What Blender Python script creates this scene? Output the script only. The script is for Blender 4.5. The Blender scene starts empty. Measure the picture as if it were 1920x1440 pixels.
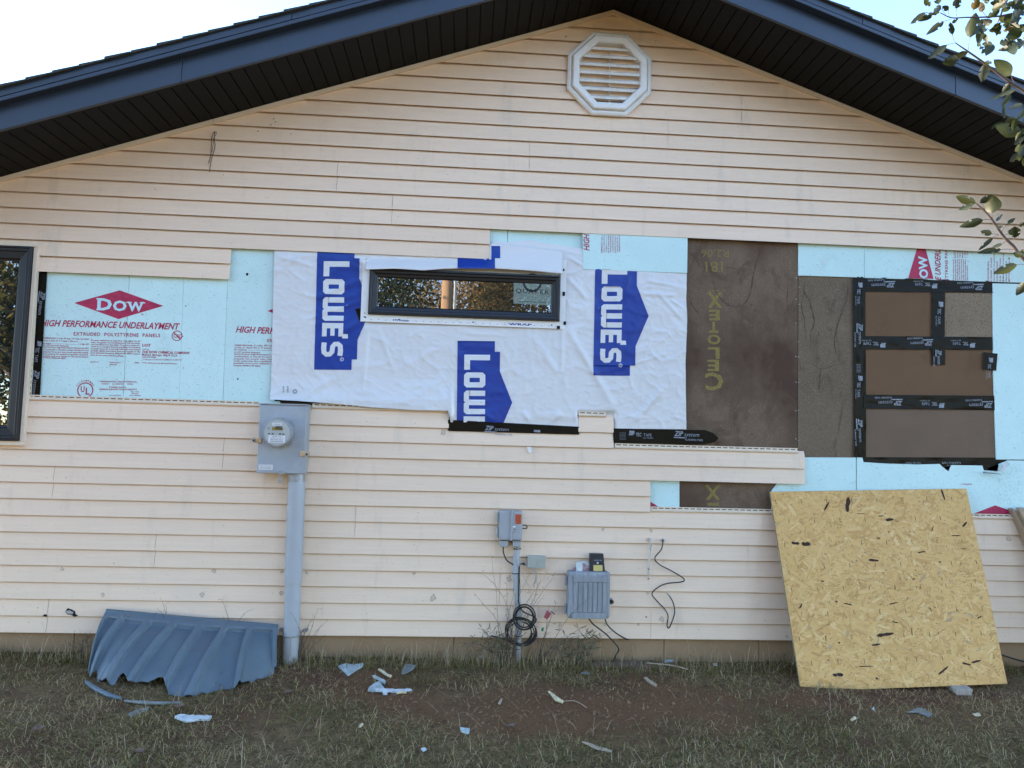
import bpy, bmesh, math, random
import numpy as np
from mathutils import Vector, Matrix, noise

random.seed(7)
RNG = np.random.default_rng(7)
SC = bpy.context.scene
COL = SC.collection

# ------------------------------------------------------------------ camera
FPX, YAW, PITCH, ROLL = 1385.0, 0.06483228, 0.07025948, 0.02777761
CAM = Vector((0.0, -4.796826, 1.280591))
_f = Vector((math.sin(YAW) * math.cos(PITCH), math.cos(YAW) * math.cos(PITCH), math.sin(PITCH)))
_r0 = Vector((math.cos(YAW), -math.sin(YAW), 0))
_u0 = _r0.cross(_f)
_r = _r0 * math.cos(ROLL) + _u0 * math.sin(ROLL)
_u = _u0 * math.cos(ROLL) - _r0 * math.sin(ROLL)
cam_d = bpy.data.cameras.new('camera')
cam_d.sensor_width = 36.0
cam_d.lens = FPX / 1920 * 36.0
cam_d.clip_end = 1000
cam = bpy.data.objects.new('camera', cam_d)
COL.objects.link(cam)
cam.matrix_world = Matrix(((_r.x, _u.x, -_f.x, CAM.x), (_r.y, _u.y, -_f.y, CAM.y), (_r.z, _u.z, -_f.z, CAM.z), (0, 0, 0, 1)))
SC.camera = cam

# ------------------------------------------------------------------ world, sun, exposure
SUN_EL = math.radians(20)
SUN_AZ = math.radians(68)          # from +Y (behind the house) towards -X (left)
w = bpy.data.worlds.new('World')
SC.world = w
w.use_nodes = True
nt = w.node_tree
sky = nt.nodes.new('ShaderNodeTexSky')
sky.sky_type = 'NISHITA'
sky.sun_disc = False
sky.sun_elevation = SUN_EL
sky.sun_rotation = -SUN_AZ
sky.altitude = 2500
sky.air_density = 1.0
sky.dust_density = 0.1
sky.ozone_density = 1.5
bg = nt.nodes['Background']
nt.links.new(sky.outputs[0], bg.inputs[0])
bg.inputs[1].default_value = 0.15
sun_d = bpy.data.lights.new('sun', 'SUN')
sun_d.energy = 4.2
sun_d.angle = math.radians(0.5)
sun_d.color = (1.0, 0.82, 0.60)
sun = bpy.data.objects.new('sun', sun_d)
COL.objects.link(sun)
sdir = Vector((-math.sin(SUN_AZ) * math.cos(SUN_EL), math.cos(SUN_AZ) * math.cos(SUN_EL), math.sin(SUN_EL)))
sun.rotation_euler = sdir.to_track_quat('Z', 'Y').to_euler()
sun.location = (-10, 20, 20)
SC.view_settings.view_transform = 'Standard'
SC.view_settings.look = 'None'
SC.view_settings.exposure = 2.62
SC.view_settings.gamma = 1.0
SC.view_settings.use_curve_mapping = False


# ------------------------------------------------------------------ helpers: unprojection
def ray(px, py):
    return _f * FPX + _r * (px - 960.0) - _u * (py - 720.0)


def P(px, py, Y=0.0):
    d = ray(px, py)
    t = (Y - CAM.y) / d.y
    return CAM + d * t


def gz(x, y):
    yy = min(y, 0.1)
    z = -0.140 - 0.006 * x + 0.07 * max(yy, -1.2) + 0.012 * min(0.0, yy + 1.2)
    k = 1.0 if y > -4 else max(0.0, 1 - (-4 - y) / 20)
    z += k * (0.018 * noise.noise(Vector((x * 1.7, y * 1.7, 3.1))) + 0.010 * noise.noise(Vector((x * 6, y * 6, 8.0))))
    return z


def G(px, py, h=0.0):
    z = -0.15
    d = ray(px, py)
    for _ in range(8):
        t = (z - CAM.z) / d.z
        p = CAM + d * t
        z = gz(p.x, p.y) + h
    return Vector((p.x, p.y, z))


# ------------------------------------------------------------------ helpers: objects
def link(o, parent=None, label=None, category=None, group=None, kind=None):
    COL.objects.link(o)
    if parent is not None:
        o.parent = parent
        if parent.type == 'EMPTY':
            o.matrix_parent_inverse = Matrix.Translation(-parent.location)
    for k, v in (('label', label), ('category', category), ('group', group), ('kind', kind)):
        if v:
            o[k] = v
    return o


def root(name, loc, label, category, group=None):
    o = bpy.data.objects.new(name, None)
    o.location = loc
    o.empty_display_size = 0.1
    return link(o, None, label, category, group)


def mk(name, verts, faces, mats, parent=None, smooth=False, midx=None, **tags):
    me = bpy.data.meshes.new(name)
    me.from_pydata([tuple(v) for v in verts], [], faces)
    if not isinstance(mats, (list, tuple)):
        mats = [mats]
    for m in mats:
        me.materials.append(m)
    if midx is not None:
        me.polygons.foreach_set('material_index', midx)
    if smooth:
        me.polygons.foreach_set('use_smooth', [True] * len(me.polygons))
    me.update()
    o = bpy.data.objects.new(name, me)
    return link(o, parent, **tags)


def mk_bm(name, bm, mat, parent=None, smooth=False, **tags):
    me = bpy.data.meshes.new(name)
    bmesh.ops.recalc_face_normals(bm, faces=bm.faces)
    bm.to_mesh(me)
    bm.free()
    for m in (mat if isinstance(mat, (list, tuple)) else [mat]):
        me.materials.append(m)
    if smooth:
        me.polygons.foreach_set('use_smooth', [True] * len(me.polygons))
    return link(bpy.data.objects.new(name, me), parent, **tags)


def bevel(o, w, seg=2, ang=35):
    m = o.modifiers.new('bevel', 'BEVEL')
    m.width = w
    m.segments = seg
    m.limit_method = 'ANGLE'
    m.angle_limit = math.radians(ang)
    return o


def box(name, x0, x1, y0, y1, z0, z1, mat, parent=None, bev=0.0, **tags):
    v = [(x, y, z) for x in (x0, x1) for y in (y0, y1) for z in (z0, z1)]
    f = [(0, 1, 3, 2), (4, 6, 7, 5), (0, 4, 5, 1), (2, 3, 7, 6), (0, 2, 6, 4), (1, 5, 7, 3)]
    o = mk(name, v, f, mat, parent, **tags)
    if bev:
        bevel(o, bev)
    return o


def prism(name, pts, y0, y1, mat, parent=None, bev=0.0, **tags):
    """polygon pts [(x,z)...] extruded from y0 (front) to y1 (back)"""
    n = len(pts)
    v = [(x, y0, z) for x, z in pts] + [(x, y1, z) for x, z in pts]
    f = [tuple(range(n)), tuple(range(2 * n - 1, n - 1, -1))]
    f += [(i, i + n, (i + 1) % n + n, (i + 1) % n) for i in range(n)]
    bm = bmesh.new()
    vs = [bm.verts.new(p) for p in v]
    for q in f:
        bm.faces.new([vs[i] for i in q])
    if n > 4:
        big = [q for q in bm.faces if len(q.verts) > 4]
        bmesh.ops.triangulate(bm, faces=big)
    o = mk_bm(name, bm, mat, parent, **tags)
    if bev:
        bevel(o, bev)
    return o


def pxprism(name, px, Y, th, mat, parent=None, bev=0.0, **tags):
    pts = [(p.x, p.z) for p in (P(x, y, Y) for x, y in px)]
    return prism(name, pts, Y, Y + th, mat, parent, bev, **tags)


def catmull(pts, n=8):
    pts = [Vector(p) for p in pts]
    if len(pts) < 3:
        return pts
    out = []
    ext = [pts[0] * 2 - pts[1]] + pts + [pts[-1] * 2 - pts[-2]]
    for i in range(1, len(ext) - 2):
        a, b, c, d = ext[i - 1:i + 3]
        for k in range(n):
            t = k / n
            out.append(0.5 * ((2 * b) + (c - a) * t + (2 * a - 5 * b + 4 * c - d) * t * t + (3 * b - a - 3 * c + d) * t ** 3))
    out.append(pts[-1])
    return out


def tube_data(pts, r, sides=8, verts=None, faces=None):
    verts = [] if verts is None else verts
    faces = [] if faces is None else faces
    n = len(pts)
    rs = r if isinstance(r, (list, tuple)) else [r] * n
    base = len(verts)
    up = Vector((0.13, 0.21, 0.97))
    for i, p in enumerate(pts):
        t = (pts[min(i + 1, n - 1)] - pts[max(i - 1, 0)])
        if t.length < 1e-9:
            t = Vector((0, 0, 1))
        t.normalize()
        a = t.cross(up)
        if a.length < 0.1:
            a = t.cross(Vector((1, 0, 0)))
        a.normalize()
        b = t.cross(a)
        for k in range(sides):
            an = 2 * math.pi * k / sides
            verts.append(p + (a * math.cos(an) + b * math.sin(an)) * rs[i])
    for i in range(n - 1):
        for k in range(sides):
            k2 = (k + 1) % sides
            faces.append((base + i * sides + k, base + i * sides + k2, base + (i + 1) * sides + k2, base + (i + 1) * sides + k))
    c0 = len(verts)
    verts.extend(verts[base:base + sides])
    verts.extend(verts[base + (n - 1) * sides:base + n * sides])
    faces.append(tuple(c0 + k for k in range(sides - 1, -1, -1)))
    faces.append(tuple(c0 + sides + k for k in range(sides)))
    return verts, faces


def tube(name, pts, r, mat, parent=None, sides=8, n=8, **tags):
    cp = catmull(pts, n)
    if isinstance(r, (list, tuple)) and len(r) != len(cp):
        rr = []
        for i in range(len(cp)):
            t = i / (len(cp) - 1) * (len(r) - 1)
            k = min(int(t), len(r) - 2)
            rr.append(r[k] * (1 - (t - k)) + r[k + 1] * (t - k))
        r = rr
    v, f = tube_data(cp, r, sides)
    return mk(name, v, f, mat, parent, True, **tags)


def pxtube(name, px, Y, r, mat, parent=None, **kw):
    return tube(name, [P(q[0], q[1], q[2] if len(q) > 2 else Y) for q in px], r, mat, parent, **kw)


# ------------------------------------------------------------------ helpers: text
_tc = {}


def text_geo(s, bold=0.0, shear=0.0, space=1.0):
    key = (s, bold, shear, space)
    if key in _tc:
        return _tc[key]
    c = bpy.data.curves.new('t', 'FONT')
    c.body = s
    c.size = 1
    c.offset = bold
    c.shear = shear
    c.space_character = space
    c.resolution_u = 2
    o = bpy.data.objects.new('t', c)
    me = bpy.data.meshes.new_from_object(o)
    v = np.array([q.co[:2] for q in me.vertices]) if len(me.vertices) else np.zeros((0, 2))
    f = [tuple(q.vertices) for q in me.polygons]
    bpy.data.objects.remove(o)
    bpy.data.curves.remove(c)
    bpy.data.meshes.remove(me)
    _tc[key] = (v, f)
    return v, f


class Print:
    """collects flat print as one mesh; each item lies on a plane of constant Y"""

    def __init__(self):
        self.v, self.f, self.m = [], [], []

    def add(self, v, f, m=0):
        b = len(self.v)
        self.v += [tuple(q) for q in v]
        self.f += [tuple(i + b for i in q) for q in f]
        self.m += [m] * len(f)

    def text(self, s, A, B, h, Y, bold=0.0, shear=0.0, m=0, space=1.0, fit=True):
        v, f = text_geo(s, bold, shear, space)
        if not len(v):
            return
        a, b = P(A[0], A[1], Y), P(B[0], B[1], Y)
        d = b - a
        L = d.length
        d.normalize()
        up = Vector((-d.z, 0, d.x))
        hm = h / FPX * (Y - CAM.y) * 1.0
        x0, x1 = v[:, 0].min(), v[:, 0].max()
        cap = 0.70
        sx = L / (x1 - x0)
        sy = hm / cap
        self.add([a + d * ((q[0] - x0) * sx) + up * (q[1] * sy) for q in v], f, m)

    def poly(self, px, Y, m=0):
        pts = [P(x, y, Y) for x, y in px]
        self.add(pts, [tuple(range(len(pts)))], m)

    def ring(self, c, r, th, Y, m=0, n=28, a0=0, a1=360):
        v, f = [], []
        cc = P(c[0], c[1], Y)
        k = (Y - CAM.y) / FPX
        for i in range(n + 1):
            a = math.radians(a0 + (a1 - a0) * i / n)
            for rr in (r, r - th):
                v.append(cc + Vector((math.cos(a), 0, math.sin(a))) * rr * k)
        f = [(2 * i, 2 * i + 2, 2 * i + 3, 2 * i + 1) for i in range(n)]
        self.add(v, f, m)

    def build(self, name, mats, parent, **tags):
        return mk(name, self.v, self.f, mats, parent, midx=self.m, **tags)


# ------------------------------------------------------------------ materials
def nodes(m):
    return m.node_tree.nodes, m.node_tree.links


def pmat(name, col, rough=0.6, var=0.12, scale=6.0, bump=0.0, bscale=80.0, spec=0.4, stretch=(1, 1, 1), metal=0.0,
         rnd=0.0, detail=6.0, col2=None):
    m = bpy.data.materials.new(name)
    m.use_nodes = True
    N, L = nodes(m)
    b = N['Principled BSDF']
    b.inputs['Roughness'].default_value = rough
    b.inputs['Specular IOR Level'].default_value = spec
    b.inputs['Metallic'].default_value = metal
    tc = N.new('ShaderNodeTexCoord')
    mp = N.new('ShaderNodeMapping')
    mp.inputs['Scale'].default_value = stretch
    L.new(tc.outputs['Object'], mp.inputs['Vector'])
    nz = N.new('ShaderNodeTexNoise')
    nz.inputs['Scale'].default_value = scale
    nz.inputs['Detail'].default_value = detail
    nz.inputs['Roughness'].default_value = 0.6
    L.new(mp.outputs[0], nz.inputs['Vector'])
    rp = N.new('ShaderNodeValToRGB')
    c = np.array(col)
    c2 = np.array(col2) if col2 is not None else np.clip(c * (1 + var), 0, 1)
    c1 = c * (1 - var) if col2 is None else c
    rp.color_ramp.elements[0].position = 0.32
    rp.color_ramp.elements[1].position = 0.68
    rp.color_ramp.elements[0].color = (*c1, 1)
    rp.color_ramp.elements[1].color = (*c2, 1)
    L.new(nz.outputs['Fac'], rp.inputs['Fac'])
    out = rp.outputs['Color']
    if rnd:
        oi = N.new('ShaderNodeObjectInfo')
        mr = N.new('ShaderNodeMapRange')
        mr.inputs['To Min'].default_value = 1 - rnd
        mr.inputs['To Max'].default_value = 1 + rnd
        L.new(oi.outputs['Random'], mr.inputs['Value'])
        mx = N.new('ShaderNodeMix')
        mx.data_type = 'RGBA'
        mx.blend_type = 'MULTIPLY'
        mx.inputs['Factor'].default_value = 1
        L.new(out, mx.inputs['A'])
        L.new(mr.outputs[0], mx.inputs['B'])
        out = mx.outputs['Result']
    L.new(out, b.inputs['Base Color'])
    if bump:
        n2 = N.new('ShaderNodeTexNoise')
        n2.inputs['Scale'].default_value = bscale
        n2.inputs['Detail'].default_value = 4
        L.new(mp.outputs[0], n2.inputs['Vector'])
        bp = N.new('ShaderNodeBump')
        bp.inputs['Strength'].default_value = bump
        bp.inputs['Distance'].default_value = 0.004
        L.new(n2.outputs['Fac'], bp.inputs['Height'])
        L.new(bp.outputs[0], b.inputs['Normal'])
    m['out'] = 1
    return m


def mixin(m, fac_socket, col, mode='MIX'):
    """mix a colour over the current base colour by a factor socket"""
    N, L = nodes(m)
    b = N['Principled BSDF']
    old = b.inputs['Base Color'].links[0].from_socket
    mx = N.new('ShaderNodeMix')
    mx.data_type = 'RGBA'
    mx.blend_type = mode
    L.new(fac_socket, mx.inputs['Factor'])
    L.new(old, mx.inputs['A'])
    mx.inputs['B'].default_value = (*col, 1)
    L.new(mx.outputs['Result'], b.inputs['Base Color'])


def noise_fac(m, scale, lo, hi, stretch=(1, 1, 1), detail=5, rough=0.6, loc=(0, 0, 0), distort=0.0):
    N, L = nodes(m)
    tc = N.new('ShaderNodeTexCoord')
    mp = N.new('ShaderNodeMapping')
    mp.inputs['Scale'].default_value = stretch
    mp.inputs['Location'].default_value = loc
    L.new(tc.outputs['Object'], mp.inputs['Vector'])
    nz = N.new('ShaderNodeTexNoise')
    nz.inputs['Scale'].default_value = scale
    nz.inputs['Detail'].default_value = detail
    nz.inputs['Roughness'].default_value = rough
    nz.inputs['Distortion'].default_value = distort
    L.new(mp.outputs[0], nz.inputs['Vector'])
    mr = N.new('ShaderNodeMapRange')
    mr.inputs['From Min'].default_value = lo
    mr.inputs['From Max'].default_value = hi
    L.new(nz.outputs['Fac'], mr.inputs['Value'])
    return mr.outputs[0]


def island_mat(name, cols, rough=0.7, trans=0.0, spec=0.3):
    m = bpy.data.materials.new(name)
    m.use_nodes = True
    N, L = nodes(m)
    b = N['Principled BSDF']
    b.inputs['Roughness'].default_value = rough
    b.inputs['Specular IOR Level'].default_value = spec
    g = N.new('ShaderNodeNewGeometry')
    rp = N.new('ShaderNodeValToRGB')
    els = rp.color_ramp.elements
    els[0].position, els[1].position = 0, 1
    els[0].color, els[1].color = (*cols[0], 1), (*cols[-1], 1)
    for i, c in enumerate(cols[1:-1]):
        e = els.new((i + 1) / (len(cols) - 1))
        e.color = (*c, 1)
    L.new(g.outputs['Random Per Island'], rp.inputs['Fac'])
    L.new(rp.outputs['Color'], b.inputs['Base Color'])
    if trans:
        t = N.new('ShaderNodeBsdfTranslucent')
        L.new(rp.outputs['Color'], t.inputs['Color'])
        mx = N.new('ShaderNodeMixShader')
        mx.inputs[0].default_value = trans
        L.new(b.outputs[0], mx.inputs[1])
        L.new(t.outputs[0], mx.inputs[2])
        L.new(mx.outputs[0], N['Material Output'].inputs['Surface'])
    return m


M = {}
M['siding'] = pmat('cream_vinyl', (0.82, 0.622, 0.455), 0.5, 0.035, 2.5, 0.25, 14, 0.35, (1.0, 1, 22), rnd=0.025)
mixin(M['siding'], noise_fac(M['siding'], 1.6, 0.60, 0.85, (1, 1, 1.6)), (0.71, 0.58, 0.445))
mixin(M['siding'], noise_fac(M['siding'], 34, 0.72, 0.80, (1, 1, 1.0), 3), (0.56, 0.46, 0.35))
mixin(M['siding'], noise_fac(M['siding'], 3.0, 0.56, 0.80, (2.2, 1, 0.5), 7, 0.65, (5, 0, 2)), (0.63, 0.505, 0.385))
mixin(M['siding'], noise_fac(M['siding'], 90, 0.70, 0.76, (0.6, 1, 1.4), 2), (0.40, 0.31, 0.22))
M['cream'] = pmat('cream_trim', (0.74, 0.60, 0.45), 0.5, 0.04, 8, 0.1, 60)
M['foam'] = pmat('blue_foam', (0.59, 0.78, 0.75), 0.55, 0.03, 5, 0.25, 120, 0.3, rnd=0.03)
mixin(M['foam'], noise_fac(M['foam'], 60, 0.66, 0.74, (0.8, 1, 2.2), 2), (0.28, 0.44, 0.45))
mixin(M['foam'], noise_fac(M['foam'], 9, 0.62, 0.85, (0.6, 1, 0.6), 5), (0.50, 0.62, 0.58))
M['foam_dash'] = pmat('foam_perforation', (0.30, 0.46, 0.47), 0.7, 0.2, 60)
M['foam_core'] = pmat('foam_core', (0.45, 0.68, 0.74), 0.8, 0.05, 30, 0.3, 200)
M['red'] = pmat('red_print', (0.42, 0.018, 0.07), 0.6, 0.2, 30)
mixin(M['red'], noise_fac(M['red'], 300, 0.60, 0.75), (0.42, 0.30, 0.36))
M['print_white'] = pmat('white_print', (0.68, 0.67, 0.66), 0.6, 0.03, 30)
M['foam_print'] = pmat('foam_knockout', (0.50, 0.72, 0.76), 0.6, 0.03, 30)
M['blue'] = pmat('blue_print', (0.009, 0.042, 0.27), 0.32, 0.10, 10, 0.0)
M['tape_print'] = pmat('grey_print', (0.24, 0.26, 0.30), 0.4, 0.25, 60)
M['tape'] = pmat('black_tape', (0.010, 0.008, 0.005), 0.30, 0.3, 8, 0.25, 14, 0.10, (1, 1, 1))
M['black'] = pmat('black_plastic', (0.014, 0.014, 0.016), 0.35, 0.2, 20)
M['rubber'] = pmat('black_rubber', (0.016, 0.016, 0.016), 0.5, 0.2, 20)
M['dark_frame'] = pmat('charcoal_frame', (0.011, 0.012, 0.015), 0.38, 0.1, 20, 0, spec=0.5)
M['fascia'] = pmat('dark_fascia', (0.022, 0.034, 0.056), 0.36, 0.06, 6, 0.03, 20, spec=0.55)
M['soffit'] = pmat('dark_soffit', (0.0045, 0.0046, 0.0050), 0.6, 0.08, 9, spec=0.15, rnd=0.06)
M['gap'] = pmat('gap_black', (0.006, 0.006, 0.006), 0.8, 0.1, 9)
M['shingle'] = pmat('shingle', (0.040, 0.042, 0.038), 0.9, 0.4, 60, 0.6, 200, rnd=0.15)
M['white_pvc'] = pmat('white_vinyl', (0.78, 0.77, 0.74), 0.42, 0.03, 8, 0.03, 40)
mixin(M['white_pvc'], noise_fac(M['white_pvc'], 14, 0.55, 0.85), (0.66, 0.61, 0.52))
M['dirty_white'] = pmat('vent_slat', (0.76, 0.74, 0.70), 0.5, 0.06, 8)
mixin(M['dirty_white'], noise_fac(M['dirty_white'], 12, 0.45, 0.75), (0.60, 0.54, 0.46))
M['concrete'] = pmat('concrete', (0.33, 0.22, 0.125), 0.9, 0.15, 4, 0.5, 60)
mixin(M['concrete'], noise_fac(M['concrete'], 2.0, 0.45, 0.7), (0.25, 0.155, 0.085))
M['fiber'] = pmat('brown_fiberboard', (0.150, 0.094, 0.055), 0.85, 0.14, 2.2, 0.35, 260)
mixin(M['fiber'], noise_fac(M['fiber'], 260, 0.50, 0.72, detail=2), (0.21, 0.165, 0.13))
mixin(M['fiber'], noise_fac(M['fiber'], 1.3, 0.48, 0.64, (1, 1, 0.8), loc=(2.2, 0, 1.4)), (0.075, 0.038, 0.022))
mixin(M['fiber'], noise_fac(M['fiber'], 4.5, 0.52, 0.66, (1, 1, 0.6), 8, 0.7, (7, 0, 3), 1.2), (0.095, 0.058, 0.032))
mixin(M['fiber'], noise_fac(M['fiber'], 6, 0.60, 0.78, (1, 1, 1), 8, 0.7, (1, 0, 8)), (0.19, 0.14, 0.095))
M['fiber_grey'] = pmat('grey_fiberboard', (0.145, 0.098, 0.058), 0.85, 0.14, 2.6, 0.35, 260)
mixin(M['fiber_grey'], noise_fac(M['fiber_grey'], 260, 0.50, 0.72, detail=2), (0.24, 0.19, 0.14))
mixin(M['fiber_grey'], noise_fac(M['fiber_grey'], 5, 0.54, 0.68, (1.4, 1, 0.5), 8, 0.7, (3, 0, 1), 1.5), (0.095, 0.062, 0.036))
mixin(M['fiber_grey'], noise_fac(M['fiber_grey'], 7, 0.60, 0.78, (1, 1, 1), 8, 0.7, (4, 0, 6)), (0.21, 0.165, 0.12))
M['infill'] = pmat('tan_hardboard', (0.140, 0.072, 0.032), 0.8, 0.10, 3, 0.3, 300)
mixin(M['infill'], noise_fac(M['infill'], 300, 0.48, 0.70, detail=2), (0.19, 0.11, 0.055))
mixin(M['infill'], noise_fac(M['infill'], 5, 0.55, 0.75, (1, 1, 1), 7, 0.7, (2, 0, 4)), (0.115, 0.058, 0.027))
M['infill_speck'] = pmat('speckled_board', (0.27, 0.195, 0.125), 0.85, 0.10, 3, 0.4, 300)
mixin(M['infill_speck'], noise_fac(M['infill_speck'], 170, 0.55, 0.62, detail=2), (0.10, 0.075, 0.06))
M['infill_brown'] = pmat('brown_board', (0.145, 0.085, 0.046), 0.85, 0.16, 2, 0.3, 300)
mixin(M['infill_brown'], noise_fac(M['infill_brown'], 300, 0.48, 0.70, detail=2), (0.25, 0.20, 0.165))
M['yellow'] = pmat('yellow_ink', (0.29, 0.22, 0.04), 0.8, 0.3, 90)
mixin(M['yellow'], noise_fac(M['yellow'], 170, 0.40, 0.64), (0.14, 0.10, 0.055))
M['stain_and_shade'] = pmat('water_stain', (0.085, 0.055, 0.034), 0.85, 0.3, 60)  # water stains; also the painted shade in the flange slots
M['wrap'] = pmat('white_wrap', (0.68, 0.67, 0.66), 0.24, 0.02, 4, 0.35, 55, 0.5)


def ridged(m, scale, strength, dist, stretch=(1, 1, 1)):
    N, L = nodes(m)
    b = N['Principled BSDF']
    tc = N.new('ShaderNodeTexCoord')
    mp = N.new('ShaderNodeMapping')
    mp.inputs['Scale'].default_value = stretch
    L.new(tc.outputs['Object'], mp.inputs['Vector'])
    nz = N.new('ShaderNodeTexNoise')
    nz.noise_type = 'RIDGED_MULTIFRACTAL'
    nz.inputs['Scale'].default_value = scale
    nz.inputs['Detail'].default_value = 4
    L.new(mp.outputs[0], nz.inputs['Vector'])
    bp = N.new('ShaderNodeBump')
    bp.inputs['Strength'].default_value = strength
    bp.inputs['Distance'].default_value = dist
    L.new(nz.outputs['Fac'], bp.inputs['Height'])
    if b.inputs['Normal'].links:
        L.new(b.inputs['Normal'].links[0].from_socket, bp.inputs['Normal'])
    L.new(bp.outputs[0], b.inputs['Normal'])


ridged(M['wrap'], 4.0, 0.28, 0.006, (1, 1, 1.5))
ridged(M['blue'], 4.0, 0.28, 0.006, (1, 1, 1.5))
ridged(M['tape'], 7.0, 0.6, 0.006, (1.4, 1, 1.4))
M['meter_box'] = pmat('painted_steel', (0.33, 0.355, 0.38), 0.42, 0.09, 5, 0.05, 30, 0.5)
mixin(M['meter_box'], noise_fac(M['meter_box'], 9, 0.50, 0.75), (0.39, 0.41, 0.42))
M['meter_face'] = pmat('meter_face', (0.42, 0.43, 0.41), 0.35, 0.05, 20)
M['meter_glass'] = pmat('meter_cover', (0.30, 0.32, 0.33), 0.12, 0.05, 20, spec=0.6)
M['lcd'] = pmat('lcd', (0.26, 0.19, 0.055), 0.25, 0.15, 90)
M['brass'] = pmat('latch_tan', (0.62, 0.42, 0.24), 0.5, 0.2, 60)
M['pvc_grey'] = pmat('grey_conduit', (0.38, 0.395, 0.41), 0.45, 0.05, 6, 0.03, 40)
M['steel'] = pmat('galvanised', (0.34, 0.34, 0.34), 0.5, 0.2, 30, metal=0.4)
M['nid'] = pmat('grey_enclosure', (0.34, 0.35, 0.36), 0.5, 0.06, 10, 0.05, 60)
M['ribbed'] = pmat('weathered_grey', (0.25, 0.262, 0.275), 0.6, 0.16, 4, 0.2, 60, stretch=(18, 18, 1.2))
mixin(M['ribbed'], noise_fac(M['ribbed'], 10, 0.52, 0.75, (6, 6, 0.8)), (0.37, 0.38, 0.39))
M['beige_box'] = pmat('beige_box', (0.36, 0.37, 0.32), 0.5, 0.05, 20)
M['orange'] = pmat('orange_label', (0.45, 0.075, 0.025), 0.5, 0.2, 90)
M['yellow_label'] = pmat('yellow_label', (0.55, 0.43, 0.14), 0.6, 0.1, 60)
M['red_tag'] = pmat('red_tag', (0.42, 0.10, 0.12), 0.6, 0.2, 90)
M['green'] = pmat('green_plug', (0.05, 0.25, 0.12), 0.4, 0.2, 60)
M['white_cable'] = pmat('white_cable', (0.55, 0.50, 0.44), 0.55, 0.2, 40)
M['grey_wire'] = pmat('grey_wire', (0.36, 0.34, 0.31), 0.6, 0.3, 60)
M['residue'] = pmat('dried_residue', (0.60, 0.48, 0.355), 0.8, 0.22, 120)
M['residue_rim'] = pmat('residue_rim', (0.47, 0.355, 0.245), 0.8, 0.25, 120)
M['wood_block'] = pmat('weathered_wood', (0.36, 0.32, 0.27), 0.8, 0.18, 5, 0.3, 60, stretch=(14, 1, 1))
M['wood_tan'] = pmat('tan_wood', (0.36, 0.25, 0.16), 0.75, 0.18, 4, 0.2, 60, stretch=(12, 12, 1))
M['wood_dark'] = pmat('dark_wood', (0.15, 0.095, 0.065), 0.85, 0.25, 4, 0.3, 60, stretch=(2, 14, 14))
M['osb'] = pmat('osb_base', (0.58, 0.33, 0.115), 0.75, 0.2, 26, 0.3, 90)
M['osb_edge'] = pmat('osb_edge', (0.28, 0.25, 0.16), 0.85, 0.25, 60, 0.4, 120)
M['osb_strand'] = island_mat('osb_strands', [(0.51, 0.275, 0.085), (0.58, 0.33, 0.108), (0.64, 0.375, 0.13), (0.67, 0.40, 0.145), (0.61, 0.345, 0.115), (0.71, 0.46, 0.185)], 0.7)
M['osb_wide'] = island_mat('osb_wide', [(0.52, 0.285, 0.092), (0.60, 0.345, 0.115), (0.66, 0.395, 0.14), (0.68, 0.41, 0.148), (0.62, 0.355, 0.12), (0.73, 0.48, 0.20), (0.56, 0.31, 0.10)], 0.7)
M['osb_dark'] = island_mat('osb_bark', [(0.020, 0.009, 0.007), (0.045, 0.02, 0.014), (0.085, 0.045, 0.03)], 0.85)
M['osb_grey'] = island_mat('osb_grey', [(0.42, 0.29, 0.15), (0.48, 0.34, 0.18), (0.44, 0.28, 0.14)], 0.8)
M['scrap_blue'] = pmat('scrap_foam', (0.40, 0.47, 0.46), 0.7, 0.22, 30, 0.3, 120)
M['scrap_white'] = pmat('scrap_white', (0.56, 0.60, 0.60), 0.7, 0.15, 30, 0.3, 120)
M['scrap_grey'] = pmat('scrap_plastic', (0.20, 0.22, 0.21), 0.5, 0.15, 30, 0.3, 60)
mixin(M['scrap_blue'], noise_fac(M['scrap_blue'], 40, 0.55, 0.75, detail=6), (0.24, 0.22, 0.18))
mixin(M['scrap_white'], noise_fac(M['scrap_white'], 40, 0.58, 0.78, detail=6), (0.33, 0.29, 0.24))
M['spray_foam'] = pmat('spray_foam', (0.62, 0.54, 0.34), 0.7, 0.15, 40, 0.6, 120)
M['splinter'] = pmat('wood_splinter', (0.42, 0.33, 0.22), 0.75, 0.15, 10, 0.2, 80)
M['dry_leaf'] = pmat('dry_leaf', (0.20, 0.13, 0.085), 0.8, 0.25, 30)
M['trunk'] = pmat('bark', (0.14, 0.105, 0.085), 0.9, 0.3, 8, 0.8, 30, stretch=(4, 4, 1))
M['twig'] = pmat('twig', (0.105, 0.075, 0.065), 0.8, 0.2, 40)
M['pole'] = pmat('pole_wood', (0.46, 0.29, 0.17), 0.85, 0.18, 2, 0.4, 20, stretch=(14, 14, 0.7))
M['room'] = pmat('dark_room', (0.03, 0.03, 0.03), 0.9, 0.1, 3)
M['plain_wall'] = pmat('side_wall', (0.58, 0.50, 0.40), 0.6, 0.05, 4)


def glass_mat():
    m = bpy.data.materials.new('window_glass')
    m.use_nodes = True
    N, L = nodes(m)
    b = N['Principled BSDF']
    b.inputs['Base Color'].default_value = (0.012, 0.016, 0.015, 1)
    b.inputs['Roughness'].default_value = 0.0
    b.inputs['IOR'].default_value = 2.7
    b.inputs['Specular Tint'].default_value = (1, 1, 1, 1)
    return m


M['glass'] = glass_mat()


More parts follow.
